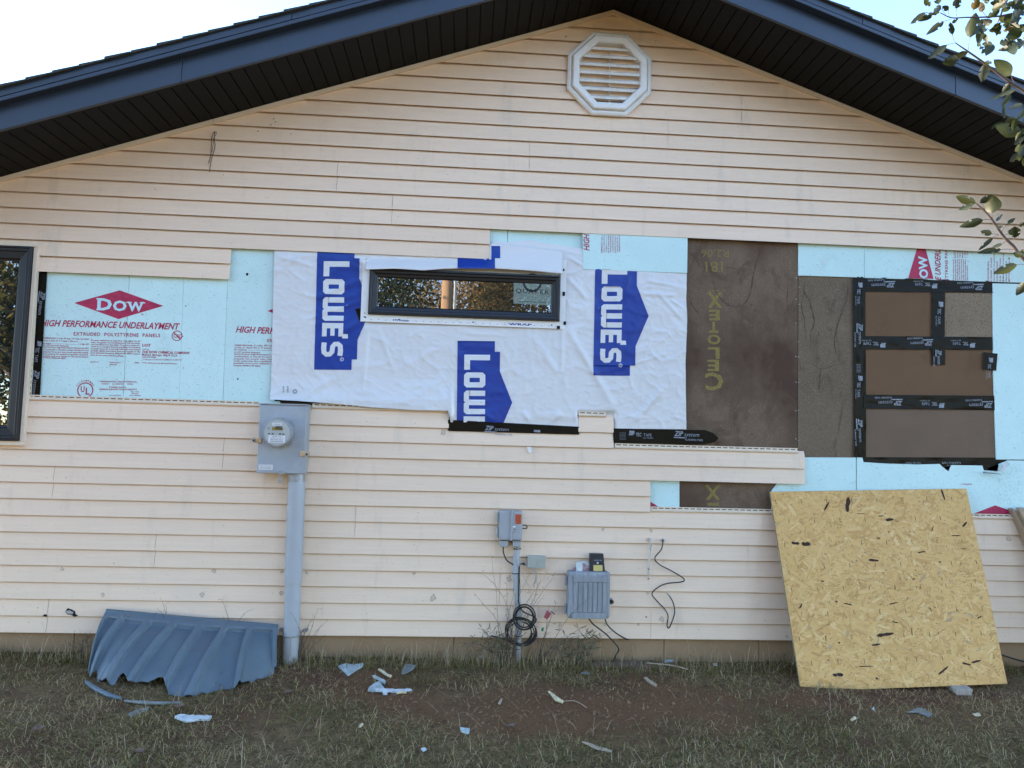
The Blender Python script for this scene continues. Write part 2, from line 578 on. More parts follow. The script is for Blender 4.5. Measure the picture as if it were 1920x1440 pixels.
def cover_mat():
    m = pmat('blue_polycarbonate', (0.185, 0.245, 0.285), 0.35, 0.10, 5, 0.05, 60, 0.5)
    mixin(m, noise_fac(m, 5, 0.5, 0.75), (0.19, 0.245, 0.285))
    mixin(m, noise_fac(m, 14, 0.58, 0.70, (1, 1, 1), 9, 0.75, (1, 2, 3)), (0.24, 0.28, 0.30))
    mixin(m, noise_fac(m, 30, 0.64, 0.72, (0.3, 1, 2), 5, 0.7), (0.10, 0.11, 0.10))
    N, L = nodes(m)
    b = N['Principled BSDF']
    t = N.new('ShaderNodeBsdfTranslucent')
    t.inputs['Color'].default_value = (0.20, 0.29, 0.36, 1)
    mx = N.new('ShaderNodeMixShader')
    mx.inputs[0].default_value = 0.35
    L.new(b.outputs[0], mx.inputs[1])
    L.new(t.outputs[0], mx.inputs[2])
    L.new(mx.outputs[0], N['Material Output'].inputs['Surface'])
    return m


M['cover'] = cover_mat()


def ground_mat():
    m = pmat('soil_and_thatch', (0.155, 0.100, 0.048), 0.95, 0.35, 14, 0.9, 70, 0.1)
    # reddish bare soil patches
    mixin(m, noise_fac(m, 1.4, 0.46, 0.60, (0.7, 1.3, 1), loc=(0.4, 0.3, 0)), (0.125, 0.062, 0.036))
    mixin(m, noise_fac(m, 45, 0.56, 0.70), (0.05, 0.033, 0.02))
    mixin(m, noise_fac(m, 120, 0.62, 0.72), (0.26, 0.18, 0.10))
    # lawn further away from the house
    N, L = nodes(m)
    at_ = N.new('ShaderNodeAttribute')
    at_.attribute_name = 'bare'
    mixin(m, at_.outputs['Fac'], (0.165, 0.085, 0.042))
    mixin(m, noise_fac(m, 60, 0.55, 0.72, detail=4), (0.090, 0.048, 0.025))
    g = N.new('ShaderNodeTexCoord')
    sx = N.new('ShaderNodeSeparateXYZ')
    L.new(g.outputs['Object'], sx.inputs[0])
    mr = N.new('ShaderNodeMapRange')
    mr.inputs['From Min'].default_value = -2.2
    mr.inputs['From Max'].default_value = -4.0
    L.new(sx.outputs['Y'], mr.inputs['Value'])
    mixin(m, mr.outputs[0], (0.14, 0.105, 0.05))
    return m


M['ground'] = ground_mat()
M['grass_green'] = island_mat('grass_green', [(0.085, 0.090, 0.020), (0.14, 0.14, 0.032), (0.20, 0.18, 0.05), (0.27, 0.225, 0.08)], 0.7, 0.25)
M['grass_dry'] = island_mat('grass_dry', [(0.20, 0.135, 0.055), (0.34, 0.24, 0.105), (0.46, 0.34, 0.16), (0.60, 0.47, 0.25)], 0.8, 0.15)
M['straw'] = island_mat('straw', [(0.32, 0.23, 0.12), (0.45, 0.34, 0.19), (0.55, 0.43, 0.26)], 0.75, 0.1)
M['weed_leaf'] = island_mat('weed_leaf', [(0.07, 0.085, 0.04), (0.13, 0.13, 0.07), (0.21, 0.18, 0.11)], 0.75, 0.2)


def leaf_mat(name, c1, c2):
    m = pmat(name, c1, 0.45, 0.0, 18, 0.2, 60, 0.4, col2=c2, rnd=0.25)
    N, L = nodes(m)
    b = N['Principled BSDF']
    t = N.new('ShaderNodeBsdfTranslucent')
    t.inputs['Color'].default_value = (*[min(1, q * 1.6) for q in c2], 1)
    mx = N.new('ShaderNodeMixShader')
    mx.inputs[0].default_value = 0.35
    L.new(b.outputs[0], mx.inputs[1])
    L.new(t.outputs[0], mx.inputs[2])
    L.new(mx.outputs[0], N['Material Output'].inputs['Surface'])
    return m


M['leaf'] = leaf_mat('leaf_green', (0.022, 0.029, 0.007), (0.038, 0.046, 0.011))
M['leaf_dark'] = leaf_mat('leaf_dark', (0.018, 0.022, 0.008), (0.028, 0.033, 0.011))
M['leaf_yellow'] = leaf_mat('leaf_yellow', (0.075, 0.050, 0.008), (0.10, 0.064, 0.010))
M['crown_gold'] = island_mat('crown_gold', [(0.16, 0.10, 0.03), (0.32, 0.20, 0.06), (0.46, 0.31, 0.11), (0.56, 0.42, 0.20)], 0.6, 0.40)
M['crown_green'] = island_mat('crown_green', [(0.04, 0.05, 0.014), (0.10, 0.10, 0.025), (0.20, 0.165, 0.045), (0.32, 0.25, 0.085)], 0.6, 0.40)

# ================================================================== THE GROUND
gx = sorted(set([round(v, 3) for v in np.concatenate([np.arange(-5, 6.01, 0.05), np.array([-200, -120, -70, -40, -25, -16, -10, -7, 8, 11, 17, 26, 42, 72, 120, 200.0])])]))
gy = sorted(set([round(v, 3) for v in np.concatenate([np.arange(-4.2, 0.31, 0.05), np.array([-200, -120, -70, -40, -25, -16, -10, -7, -5.2, 3, 8, 14, 24, 40, 80, 200.0])])]))
gv = [(x, y, gz(x, y)) for y in gy for x in gx]
nx = len(gx)
gf = [(j * nx + i, j * nx + i + 1, (j + 1) * nx + i + 1, (j + 1) * nx + i) for j in range(len(gy) - 1) for i in range(nx - 1)]
GROUND = mk('ground', gv, gf, M['ground'], smooth=True, kind='structure')


def soil(x, y):
    """0..1 how bare the soil is"""
    cx, cy = (x - 0.85) / 1.5, (y + 0.62) / 0.36
    n1 = noise.noise(Vector((x * 2.1, y * 3.1, 0.5))) * 0.75 + 0.35 * noise.noise(Vector((x * 6.1, y * 7.1, 4.5)))
    d = 1.15 - math.sqrt(cx * cx + cy * cy) + n1
    d2 = 0.8 - math.sqrt(((x - 2.6) / 1.0) ** 2 + ((y + 0.75) / 0.3) ** 2) + n1
    return max(0.0, min(1.0, max(d * 1.6, d2 * 0.8)))


_at = GROUND.data.attributes.new('bare', 'FLOAT', 'POINT')
_at.data.foreach_set('value', [soil(x, y) if -4 < y < 0.3 and -5 < x < 6 else 0.0 for x, y, z in gv])

# ================================================================== THE HOUSE
HOUSE = root('house', (0.93, 0.0, -0.15), 'cream sided gable end house with half its siding stripped off', 'house')
PX, PZ, SL = 0.933, 4.196, 0.35          # gable peak and slope
XL, XR, DEP = -5.4, 6.2, 9.0
CP = 0.1016                                # course pitch
YF = 0.053                                 # sheathing plane


def rz(x, dz=0.0):
    return PZ - SL * abs(x - PX) + dz


# body behind the cladding
prism('sheathing', [(XL, -0.02), (XR, -0.02), (XR, rz(XR) - 0.01), (PX, PZ - 0.01), (XL, rz(XL) - 0.01)], YF, YF + 0.02, M['fiber_grey'], HOUSE)
box('side_wall', XL, XL + 0.05, YF + 0.021, DEP, -0.02, rz(XL) - 0.02, M['plain_wall'], HOUSE)
box('side_wall', XR - 0.05, XR, YF + 0.021, DEP, -0.02, rz(XR) - 0.02, M['plain_wall'], HOUSE)
prism('rear_wall', [(XL, -0.02), (XR, -0.02), (XR, rz(XR) - 0.02), (PX, PZ - 0.02), (XL, rz(XL) - 0.02)], DEP + 0.001, DEP + 0.05, M['plain_wall'], HOUSE)
# foundation in blocks as poured sections with control joints
fx = [XL, -2.35, P(640 + 632 / 3, 1210, 0.03).x, 1.35, P(1423, 1220, 0.03).x, 3.6, XR]
for a, b in zip(fx[:-1], fx[1:]):
    box('foundation', a + 0.002, b - 0.002, 0.030, 0.25, -0.6, 0.004, M['concrete'], HOUSE, 0.003)


def clip(poly, a, b, c):
    """keep a*x + b*z <= c"""
    out = []
    for i in range(len(poly)):
        p, q = poly[i], poly[(i + 1) % len(poly)]
        dp, dq = a * p[0] + b * p[1] - c, a * q[0] + b * q[1] - c
        if dp <= 0:
            out.append(p)
        if (dp < 0 < dq) or (dq < 0 < dp):
            t = dp / (dp - dq)
            out.append((p[0] + (q[0] - p[0]) * t, p[1] + (q[1] - p[1]) * t))
    return out


RTRIM = 0.030


def rake_clip(poly):
    poly = clip(poly, -SL, 1, PZ - RTRIM + 0.012 - SL * PX)
    if poly:
        poly = clip(poly, SL, 1, PZ - RTRIM + 0.012 + SL * PX)
    return poly


def course_y(z, k):
    t = max(0.0, (z - k * CP) / CP)
    return 0.0125 * t / 0.90 if t <= 0.90 else 0.0125 + 0.0135 * min(1.0, (t - 0.90) / 0.10)


def panel(k, x0, x1, rows=(0, 1), dy=0.0, tongue=False, tags=None, cuts=None):
    """double lap vinyl panel whose lower butt is course line k; cuts: {row: (x0,x1)} overrides"""
    V, F = [], []

    def add(poly, yf):
        b = len(V)
        V.extend((x, yf(z), z) for x, z in poly)
        F.append(tuple(range(b, b + len(poly))))
    def sag(x, kk):
        return (0.0016 * noise.noise(Vector((x * 0.9, kk * 3.7, 2.0))) + 0.0007 * noise.noise(Vector((x * 4.1, kk * 5.3, 6.0))),
                0.0022 * noise.noise(Vector((x * 1.1, kk * 7.1, 9.0))))
    for r in rows:
        kk = k + r
        segs = (cuts or {}).get(r, [(x0, x1)])
        for a, bb in segs:
            za, zb = kk * CP, (kk + 1) * CP + (0.014 if kk < 41 else 0.002)
            n = max(1, int((bb - a) / 0.22))
            for q in range(n):
                sa, sb = a + (bb - a) * q / n, a + (bb - a) * (q + 1) / n
                # the face bows a little between nails, and its butt line sags
                zm = kk * CP + 0.90 * CP
                top_ = rake_clip([(sa, zm), (sb, zm), (sb, zb), (sa, zb)])
                if len(top_) >= 3:
                    b = len(V)
                    V.extend((x, course_y(z, kk) + dy + sag(x, kk)[1] * 0.12, z) for x, z in top_)
                    F.append(tuple(range(b, b + len(top_))))
                poly = rake_clip([(sa, za), (sb, za), (sb, zm), (sa, zm)])
                if len(poly) < 3:
                    continue
                b = len(V)
                for x, z in poly:
                    dz_, dy_ = sag(x, kk)
                    low = 1.0 if abs(z - za) < 1e-6 else 0.0
                    V.append((x, course_y(z, kk) + dy + dy_ * (0.4 + 0.6 * low) * (1 if low else 0.3), z + dz_ * low))
                F.append(tuple(range(b, b + len(poly))))
                lip = [p for p in poly if abs(p[1] - za) < 1e-6]
                if len(lip) >= 2:
                    lx0, lx1 = min(p[0] for p in lip), max(p[0] for p in lip)
                    b = len(V)
                    for x, yy_, zz_ in ((lx0, 0.0, 0.0), (lx1, 0.0, 0.0), (lx1, 0.0055, 0.001), (lx0, 0.0055, 0.001)):
                        dz_, dy_ = sag(x, kk)
                        V.append((x, yy_ + dy + dy_, za + zz_ + dz_))
                    F.append((b, b + 3, b + 2, b + 1))
            if tongue:
                poly = rake_clip([(bb, za + 0.001), (bb + 0.03, za + 0.001), (bb + 0.03, zb), (bb, zb)])
                if len(poly) >= 3:
                    add(poly, lambda z: course_y(z, kk) + dy + 0.005)
    if F:
        return mk('siding_panel', V, F, M['siding'], HOUSE)


def X(px, py, Y=0.0):
    return P(px, py, Y).x


def run(k, a, b, seams, **kw):
    """a row of panels from a to b, broken at seams"""
    xs = [a] + sorted(seams) + [b]
    for i, (p, q) in enumerate(zip(xs[:-1], xs[1:])):
        last = i == len(xs) - 2
        panel(k, p + (0.0012 if i else 0), q - (0 if last else 0.0012), dy=-0.0012 * (i % 2), tongue=not last, **kw)


# upper field
run(40, XL, XR, [])
run(38, XL, XR, [])
run(36, XL, XR, [])
run(34, XL, XR, [X(1391, 205)])
run(32, XL, XR, [X(1253, 250)])
run(30, XL, XR, [X(993, 295)])
run(28, XL, XR, [X(632, 330), X(1675, 385)])
run(26, XL, XR, [X(735, 395), X(1769, 440)])
run(24, XL, X(918.5, 455), [])
panel(22, X(62, 490), X(431.5, 495), cuts={1: [(XL, X(431.5, 495))]})
# lower field
xw = X(42, 800)
x843 = X(842, 785)
panel(12, xw, X(1151, 825), cuts={0: [(xw, X(1151, 825))], 1: [(xw, x843), (X(1085, 792), X(1151, 792))]})
run(10, XL, X(1510, 875), [X(418, 850)])
run(8, XL, X(1220, 925), [X(99, 905)])
run(6, XL, XR, [X(666, 975)])
run(4, XL, XR, [X(290, 1035), X(1403, 1055)])
run(2, XL, XR, [X(937.5, 1100)])
run(0, XL, XR, [X(88, 1155), X(1009, 1165), X(1221, 1170)])


def flange(xa, xb, k, bare=True):
    """slotted nailing hem above the top course of a panel"""
    z0 = k * CP
    V, F = [], []

    def q(x0, x1, za, zb, ya, yb):
        b = len(V)
        V.extend([(x0, ya, za), (x1, ya, za), (x1, yb, zb), (x0, yb, zb)])
        F.append((b, b + 1, b + 2, b + 3))
    # lock channel roll
    prof = [(0.025, z0), (0.004, z0 + 0.002), (0.002, z0 + 0.008), (0.004, z0 + 0.013), (0.0095, z0 + 0.0145)]
    for (ya, za), (yb, zb) in zip(prof[:-1], prof[1:]):
        q(xa, xb, za, zb, ya, yb)
    q(xa, xb, z0 + 0.0145, z0 + 0.020, 0.0095, 0.0095)
    x = xa
    while x < xb - 0.01:
        e = min(x + 0.012, xb)
        q(x, e, z0 + 0.020, z0 + 0.026, 0.0095, 0.0095)
        x += 0.042
    q(xa, xb, z0 + 0.026, z0 + 0.033, 0.0095, 0.0095)
    o = mk('nailing_flange', V, F, M['cream'], HOUSE)
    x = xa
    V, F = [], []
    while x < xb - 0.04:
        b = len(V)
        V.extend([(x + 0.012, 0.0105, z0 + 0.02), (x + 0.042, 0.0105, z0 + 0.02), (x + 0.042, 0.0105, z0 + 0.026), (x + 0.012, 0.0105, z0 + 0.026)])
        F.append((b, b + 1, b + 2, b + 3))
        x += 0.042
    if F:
        mk('slot_shade', V, F, M['stain_and_shade'], o)  # dark strips that paint the shade inside the nail slots


flange(xw, X(485, 755), 14)
flange(X(585, 765), x843, 14)
flange(X(1085, 780), X(1137, 780), 14)
flange(X(1153, 835), X(1497, 848), 12)
flange(X(1221, 950), X(1460, 955), 8)
flange(X(1815, 965), X(1935, 972), 8)
# short vinyl tab left hanging under course 12
pxprism('vinyl_tab', [(988, 838), (996, 838), (998, 846), (994, 850), (990, 847)], -0.004, 0.002, M['white_pvc'], HOUSE, 0.0006)


# ---- rake trim, soffit, fascia, roof
def sloped(name, side, xa, xb, z0, z1, y0, y1, mat, bev=0.0):
    """bar following the roof slope; xa,xb distances from the peak"""
    V = []
    for d in (xa, xb):
        x = PX + side * d
        for y in (y0, y1):
            for z in (z0, z1):
                V.append((x, y, PZ - SL * d + z))
    F = [(0, 1, 3, 2), (4, 6, 7, 5), (0, 4, 5, 1), (2, 3, 7, 6), (0, 2, 6, 4), (1, 5, 7, 3)]
    o = mk(name, V, F, mat, HOUSE)
    if bev:
        bevel(o, bev)
    return o


EL, ER = PX - XL + 0.45, XR - PX + 0.45
OV = 0.52
# J channel under the soffit
jl, jr = PX - X(401, 226), X(1826, 300) - PX
for side, seams in ((-1, [0.0, jl, EL]), (1, [0.0, jr, ER])):
    for a, b in zip(seams[:-1], seams[1:]):
        sloped('rake_trim', side, a + (0.0 if a == 0 else 0.0015), b, -RTRIM, -0.001, -0.012, 0.012, M['cream'], 0.003)
        sloped('rake_trim_lip', side, a + (0.0 if a == 0 else 0.0015), b, -RTRIM - 0.004, -RTRIM + 0.004, -0.016, -0.0125, M['cream'])
for side, E_ in ((-1, EL), (1, ER)):
    sloped('soffit_backing', side, 0, E_, 0.013, 0.02, -OV, 0.03, M['gap'])
    sloped('soffit_channel', side, 0, E_, -0.003, 0.012, -OV + 0.002, -OV + 0.030, M['soffit'])
    fb_ = 2.62 if side < 0 else 2.05
    sloped('fascia', side, 0, fb_ - 0.0012, -0.012, 0.150, -OV - 0.022, -OV - 0.001, M['fascia'], 0.002)
    sloped('fascia', side, fb_ + 0.0012, E_, -0.012, 0.150, -OV - 0.0235, -OV - 0.001, M['fascia'], 0.002)
    sloped('rake_molding', side, 0, E_, 0.128, 0.153, -OV - 0.074, -OV - 0.0225, M['fascia'], 0.003)
    sloped('drip_edge', side, 0, fb_ - 0.62, 0.160, 0.204, -OV - 0.066, -OV - 0.0225, M['fascia'], 0.002)
    sloped('drip_edge', side, fb_ - 0.618, E_, 0.160, 0.204, -OV - 0.0675, -OV - 0.0225, M['fascia'], 0.002)
    sloped('roof_deck', side, 0, E_, 0.150, 0.203, -OV - 0.020, DEP + 0.4, M['room'])
# soffit boards share one mesh per side
SD = 0.0813
for side, E_ in ((-1, EL), (1, ER)):
    t = 0.0035
    V = []
    for d in (t, SD - t):
        for y in (-OV + 0.031, 0.026):
            for z in (0.0, 0.011):
                V.append((side * d, y, -SL * d + z))
    F = [(0, 1, 3, 2), (4, 6, 7, 5), (0, 4, 5, 1), (2, 3, 7, 6), (0, 2, 6, 4), (1, 5, 7, 3)]
    me = bpy.data.meshes.new('soffit_board')
    me.from_pydata(V, [], F)
    me.materials.append(M['soffit'])
    off = 0.012 if side < 0 else 0.03
    for i in range(int(E_ / SD)):
        o = bpy.data.objects.new('soffit_board', me)
        d = i * SD + off
        o.location = (PX + side * d, 0, PZ - SL * d)
        link(o, HOUSE)
# shingle courses: wedge strips, each lapping the one below
for side, E_ in ((-1, EL), (1, ER)):
    n = int((E_ + 0.05) / 0.14)
    o0 = 0.044
    for i in range(n + 1):
        d0, d1 = max(0.0, i * 0.14 - 0.10 + o0), i * 0.14 + 0.14 - 0.10 + o0
        jy = random.uniform(-0.004, 0.004)
        V = []
        for d, za, zb in ((d0, 0.2045, 0.212), (d1, 0.2045, 0.221)):
            x = PX + side * d
            for y in (-OV - 0.085 + jy, DEP + 0.45):
                V += [(x, y, PZ - SL * d + za), (x, y, PZ - SL * d + zb)]
        F = [(0, 1, 3, 2), (4, 6, 7, 5), (0, 4, 5, 1), (2, 3, 7, 6), (0, 2, 6, 4), (1, 5, 7, 3)]
        mk('shingle_course', V, F, M['shingle'], HOUSE)

# ---- octagonal gable vent
vc = P(1143, 138.3, -0.02)


def octo(hw, cx=vc.x, cz=vc.z):
    r = hw / math.cos(math.pi / 8)
    return [(cx + r * math.cos(math.pi / 8 + i * math.pi / 4), cz + r * math.sin(math.pi / 8 + i * math.pi / 4)) for i in range(8)]


def octring(name, prof, mat, parent):
    """prof: list of (half width, y)"""
    V, F = [], []
    for hw, y in prof:
        V += [(x, y, z) for x, z in octo(hw)]
    for j in range(len(prof) - 1):
        for i in range(8):
            a, b = j * 8 + i, j * 8 + (i + 1) % 8
            F.append((a, b, b + 8, a + 8))
    return mk(name, V, F, mat, parent)


VENT = octring('gable_vent', [(0.286, 0.006), (0.286, -0.018), (0.272, -0.026), (0.262, -0.026), (0.260, -0.016), (0.256, -0.016), (0.254, -0.040), (0.246, -0.046), (0.216, -0.044), (0.206, -0.036), (0.206, 0.030)], M['white_pvc'], HOUSE)
bevel(VENT, 0.002)
VENT['label'] = 'white octagonal louvred vent high in the gable'
mk('vent_screen', [(x, 0.028, z) for x, z in octo(0.205)], [tuple(range(8))], M['gap'], VENT)
for i in range(8):
    zc = vc.z + 0.170 - i * 0.0566

    def half(z):
        dz = abs(z - vc.z)
        r = 0.205
        lim = r * math.tan(math.pi / 8)
        return r if dz <= lim else max(0.02, r - (dz - lim))
    V = []
    prof = [(-0.030, zc - 0.011), (-0.030, zc + 0.006), (-0.026, zc + 0.009), (0.024, zc + 0.046), (0.024, zc + 0.040), (-0.024, zc - 0.011)]
    for sgn in (-1, 1):
        for y, z in prof:
            zz = min(max(z, vc.z - 0.2045), vc.z + 0.2045)
            V.append((vc.x + sgn * (half(zz) - 0.001), y, zz))
    F = [(j, (j + 1) % 6, (j + 1) % 6 + 6, j + 6) for j in range(6)]
    mk('slat', V, F, M['dirty_white'], VENT)
    box('slat_pin', vc.x - 0.003, vc.x + 0.003, -0.022, 0.01, zc - 0.022, zc - 0.0112, M['dirty_white'], VENT)


# ---- windows
def frame_window(name, px, Y0, prof, glass_in, mat, parent, glassY):
    """px corner list TL TR BR BL at plane Y0; prof list of (inset, y) from outside to glass"""
    c = [P(x, y, Y0) for x, y in px]
    cx = sum((q.x for q in c)) / 4
    x0, x1 = (c[0].x + c[3].x) / 2, (c[1].x + c[2].x) / 2
    z1, z0 = (c[0].z + c[1].z) / 2, (c[2].z + c[3].z) / 2
    V, F = [], []
    for ins, y in prof:
        V += [(x0 + ins, y, z0 + ins), (x1 - ins, y, z0 + ins), (x1 - ins, y, z1 - ins), (x0 + ins, y, z1 - ins)]
    for j in range(len(prof) - 1):
        for i in range(4):
            a, b = j * 4 + i, j * 4 + (i + 1) % 4
            F.append((a, b, b + 4, a + 4))
    o = mk(name, V, F, mat, parent)
    bevel(o, 0.0015)
    g = prof[-1][0]
    mk('pane', [(x0 + g, glassY, z0 + g), (x1 - g, glassY, z0 + g), (x1 - g, glassY, z1 - g), (x0 + g, glassY, z1 - g)], [(0, 1, 2, 3)], M['glass'], o)
    return o, (x0, x1, z0, z1)


WIN, wr = frame_window('window', [(693, 504), (1051, 515), (1049.5, 603), (690, 588)], -0.02,
                       [(0.0, 0.012), (0.0, -0.024), (0.012, -0.026), (0.016, -0.018), (0.030, -0.016), (0.034, -0.006), (0.050, -0.002), (0.058, 0.006)], 0.05, M['dark_frame'], HOUSE, 0.004)
WIN['label'] = 'narrow black framed window in white house wrap reflecting trees and a pole'
wx0, wx1, wz0, wz1 = wr
# white nail fin round the new window
fin = 0.048
for nm, a, b, c, d in (('nail_fin', wx0 - fin, wx0 - 0.001, wz0 - fin, wz1 + 0.05), ('nail_fin', wx1 + 0.001, wx1 + fin * 0.8, wz0 - fin, wz1 + 0.11),
                       ('nail_fin', wx0 - 0.0005, wx1 + 0.0005, wz0 - fin, wz0 - 0.001)):
    o = box(nm, a, b, -0.006, -0.003, c, d, M['white_pvc'], WIN, 0.001)
# fin slots and nail heads
n = 26
for i in range(n):
    x = wx0 + 0.02 + (wx1 - wx0 - 0.04) * i / (n - 1)
    box('fin_slot', x - 0.006, x + 0.006, -0.0068, -0.0062, wz0 - 0.034, wz0 - 0.031, M['steel'], WIN)
for x in (wx0 + 0.20, wx0 + 0.68, wx1 - 0.05):
    bm = bmesh.new()
    bmesh.ops.create_uvsphere(bm, u_segments=8, v_segments=5, radius=0.005)
    for v in bm.verts:
        v.co = Vector((v.co.x + x, v.co.y * 0.5 - 0.0075, v.co.z + wz0 - 0.026))
    mk_bm('nail_head', bm, M['black'], WIN, True)
for (px_, py_, w_, h_) in ((1057, 551, 5, 8), (1059, 606, 5, 7), (1047, 614, 6, 6), (1057, 506, 3, 4)):
    p = P(px_, py_, -0.008)
    box('tape_patch', p.x - w_ * 0.0017, p.x + w_ * 0.0017, -0.0095, -0.0085, p.z - h_ * 0.0017, p.z + h_ * 0.0017, M['tape'], WIN)
pr = Print()
# paper sticker on the glass with its printed name
st = [(963, 513), (1034, 515), (1033, 573), (963, 569)]
stick = bpy.data.materials.new('sticker_film')
stick.use_nodes = True
_N, _L = nodes(stick)
_tr = _N.new('ShaderNodeBsdfTransparent')
_mx = _N.new('ShaderNodeMixShader')
_N['Principled BSDF'].inputs['Base Color'].default_value = (0.42, 0.55, 0.47, 1)
_N['Principled BSDF'].inputs['Roughness'].default_value = 0.4
_mx.inputs[0].default_value = 0.38
_L.new(_tr.outputs[0], _mx.inputs[1])
_L.new(_N['Principled BSDF'].outputs[0], _mx.inputs[2])
_L.new(_mx.outputs[0], _N['Material Output'].inputs['Surface'])
pr.poly(st, 0.003, 0)
pr.text('QUAKER', (967, 549), (1029, 552), 9, 0.002, 0.0, 0, 1, 1.15)
pr.ring((998, 530), 18, 4, 0.002, 1)
pr.text('WINDOWS & DOORS', (973, 566), (1024, 568), 2.2, 0.002, 0.0, 0, 1)
pr.build('glass_sticker', [stick, M['dark_frame']], WIN)
# small print under the window
pr = Print()
pr.text('HOUSE', (737, 601), (766, 603), 3, -0.0072, 0.02)
pr.text('WRAP', (953, 609), (997, 611), 4, -0.0072, 0.02)
pr.build('printed_text', [M['blue']], WIN, kind='stuff')

# large window at the left edge of the wall
LW, lr = frame_window('window', [(-330, 447), (61, 462), (36, 822), (-330, 822)], -0.03,
                      [(0.0, 0.010), (0.0, -0.040), (0.010, -0.042), (0.014, -0.034), (0.030, -0.034), (0.034, -0.026), (0.075, -0.022), (0.082, -0.008), (0.092, -0.006)], 0.09, M['dark_frame'], HOUSE, -0.008)
LW['label'] = 'large charcoal framed window cut by the left edge of the picture'
lx0, lx1, lz0, lz1 = lr
box('window_trim', lx0 - 0.03, lx1 + 0.022, -0.030, 0.010, lz1 + 0.002, lz1 + 0.026, M['cream'], LW, 0.002)
box('window_trim', lx0 - 0.03, lx1 + 0.026, -0.026, 0.010, lz0 - 0.028, lz0 - 0.002, M['cream'], LW, 0.002)
box('window_trim', lx1 + 0.001, lx1 + 0.026, -0.022, 0.010, lz0 - 0.0015, lz1 + 0.0015, M['cream'], LW, 0.002)

# ---- sheathing boards
FOAM_Y = 0.027


def foam(px, Y=FOAM_Y, th=0.009, **tags):
    return pxprism('foam_board', px, Y, th, M['foam'], HOUSE, 0.0015, **tags)


# left sheet, folded every two feet
f1 = foam([(80, 470), (244.5, 470), (230, 756), (68, 750)], label='light blue foam board beside the left window with red print')
f2 = foam([(245.2, 470), (346, 470), (335, 760), (230.7, 756)])
f3 = foam([(346.3, 470), (429, 470), (417, 762), (335.3, 760)])
f4 = foam([(429.7, 455), (525, 455), (525, 765), (417.7, 762)])
foam([(500, 424), (951.5, 424), (951.5, 520), (500, 520)], FOAM_Y + 0.001, 0.008)
foam([(952.5, 425), (1120, 425), (1120, 520), (952.5, 520)], FOAM_Y + 0.001, 0.008)
ftop = pxprism('foam_board', [(1092.5, 434), (1289.5, 439), (1288.5, 512), (1093, 505)], 0.0035, 0.009, M['foam'], HOUSE, 0.0015, label='loose foam board scrap lapping over the white wrap')
foam([(1497, 450), (1620.4, 452), (1620.4, 520.5), (1497, 516.5)])
fr = foam([(1621, 452), (2080, 465), (2080, 535), (1621, 521)], label='foam board strip with sideways red print above the boarded window')
foam([(1861, 531), (2080, 537), (2080, 863), (1868, 861.5), (1862.5, 700)])
foam([(1494, 857.5), (1605, 858), (1605, 1010), (1447, 1010), (1447, 920)], FOAM_Y, 0.008)
fb = foam([(1606.5, 858), (1617, 858), (1619, 866.5), (1660, 869.5), (1720, 871), (1762, 870), (1768, 876), (1778, 884), (1784, 872), (1842, 873), (1845, 882), (1871, 884), (1873, 870), (1890, 863.2), (2080, 866), (2080, 1010), (1606.5, 1010)], FOAM_Y, 0.008)
fs = foam([(1215, 895), (1274, 897), (1274, 955), (1215, 955)])
# curled foam flap and torn corner at the lower right
pxprism('torn_flap', [(1871, 880), (1888, 864), (1894, 870), (1880, 886)], -0.012, 0.004, M['scrap_white'], HOUSE, 0.001)
pxprism('torn_flap', [(1845, 884), (1868, 887), (1880, 890), (1846, 887)], -0.006, 0.010, M['scrap_grey'], HOUSE, 0.001)
# brown fibreboard
fa = pxprism('fibreboard', [(1285, 436), (1496.3, 440), (1495, 862), (1284, 858)], 0.0365, 0.012, M['fiber'], HOUSE, 0.001, label='dark brown fibreboard with upside-down yellow lettering')
fg = pxprism('fibreboard', [(1497.2, 446), (1612, 446), (1612, 866), (1495.8, 866)], 0.0365, 0.012, M['fiber_grey'], HOUSE, 0.001, label='grey brown fibreboard with water stains beside the boarded window')
fc = pxprism('fibreboard', [(1270, 880), (1500, 880), (1500, 985), (1270, 985)], 0.0365, 0.012, M['fiber'], HOUSE, 0.001)
# boards closing the old window opening
pxprism('infill_board', [(1618, 543), (1750, 543), (1750, 633), (1618, 633)], 0.0335, 0.012, M['infill'], HOUSE, 0.001, label='orange brown hardboard square at the upper left of the boarded window')
pxprism('infill_board', [(1766, 543), (1864, 543), (1864, 634), (1766, 634)], 0.0335, 0.012, M['infill_speck'], HOUSE, 0.001, label='pale speckled board at the upper right of the boarded window')
pxprism('infill_board', [(1618, 652), (1866, 652), (1866, 745), (1618, 745)], 0.0335, 0.012, M['infill'], HOUSE, 0.001)
pxprism('infill_board', [(1618, 763), (1872, 763), (1872, 866), (1622, 866)], 0.0335, 0.012, M['infill_brown'], HOUSE, 0.001)
pxprism('opening_shade', [(1600, 525), (1880, 525), (1880, 880), (1600, 880)], 0.0490, 0.002, M['gap'], HOUSE)  # black sheet painting the shade of the opening behind the boards
for q, e in (((1495, 520), 0), ((1495, 560), 0), ((1494, 605), 0), ((1494, 668), 0), ((1494, 716), 0), ((1494, 770), 0), ((1494, 823), 0), ((1501, 538), 0), ((1500, 570), 0), ((1499, 640), 0), ((1499, 669), 0), ((1499, 717), 0), ((1499, 769), 0), ((1499, 826), 0)):
    p = P(q[0], q[1], 0.021)
    bm = bmesh.new()
    bmesh.ops.create_uvsphere(bm, u_segments=8, v_segments=5, radius=0.0042)
    for v in bm.verts:
        v.co = Vector((v.co.x + p.x, v.co.y * 0.4 + 0.0356, v.co.z + p.z))
    mk_bm('nail_head', bm, M['steel'], HOUSE, True)

# ---- red print on the foam
ZO = (70, 520, 6.26)


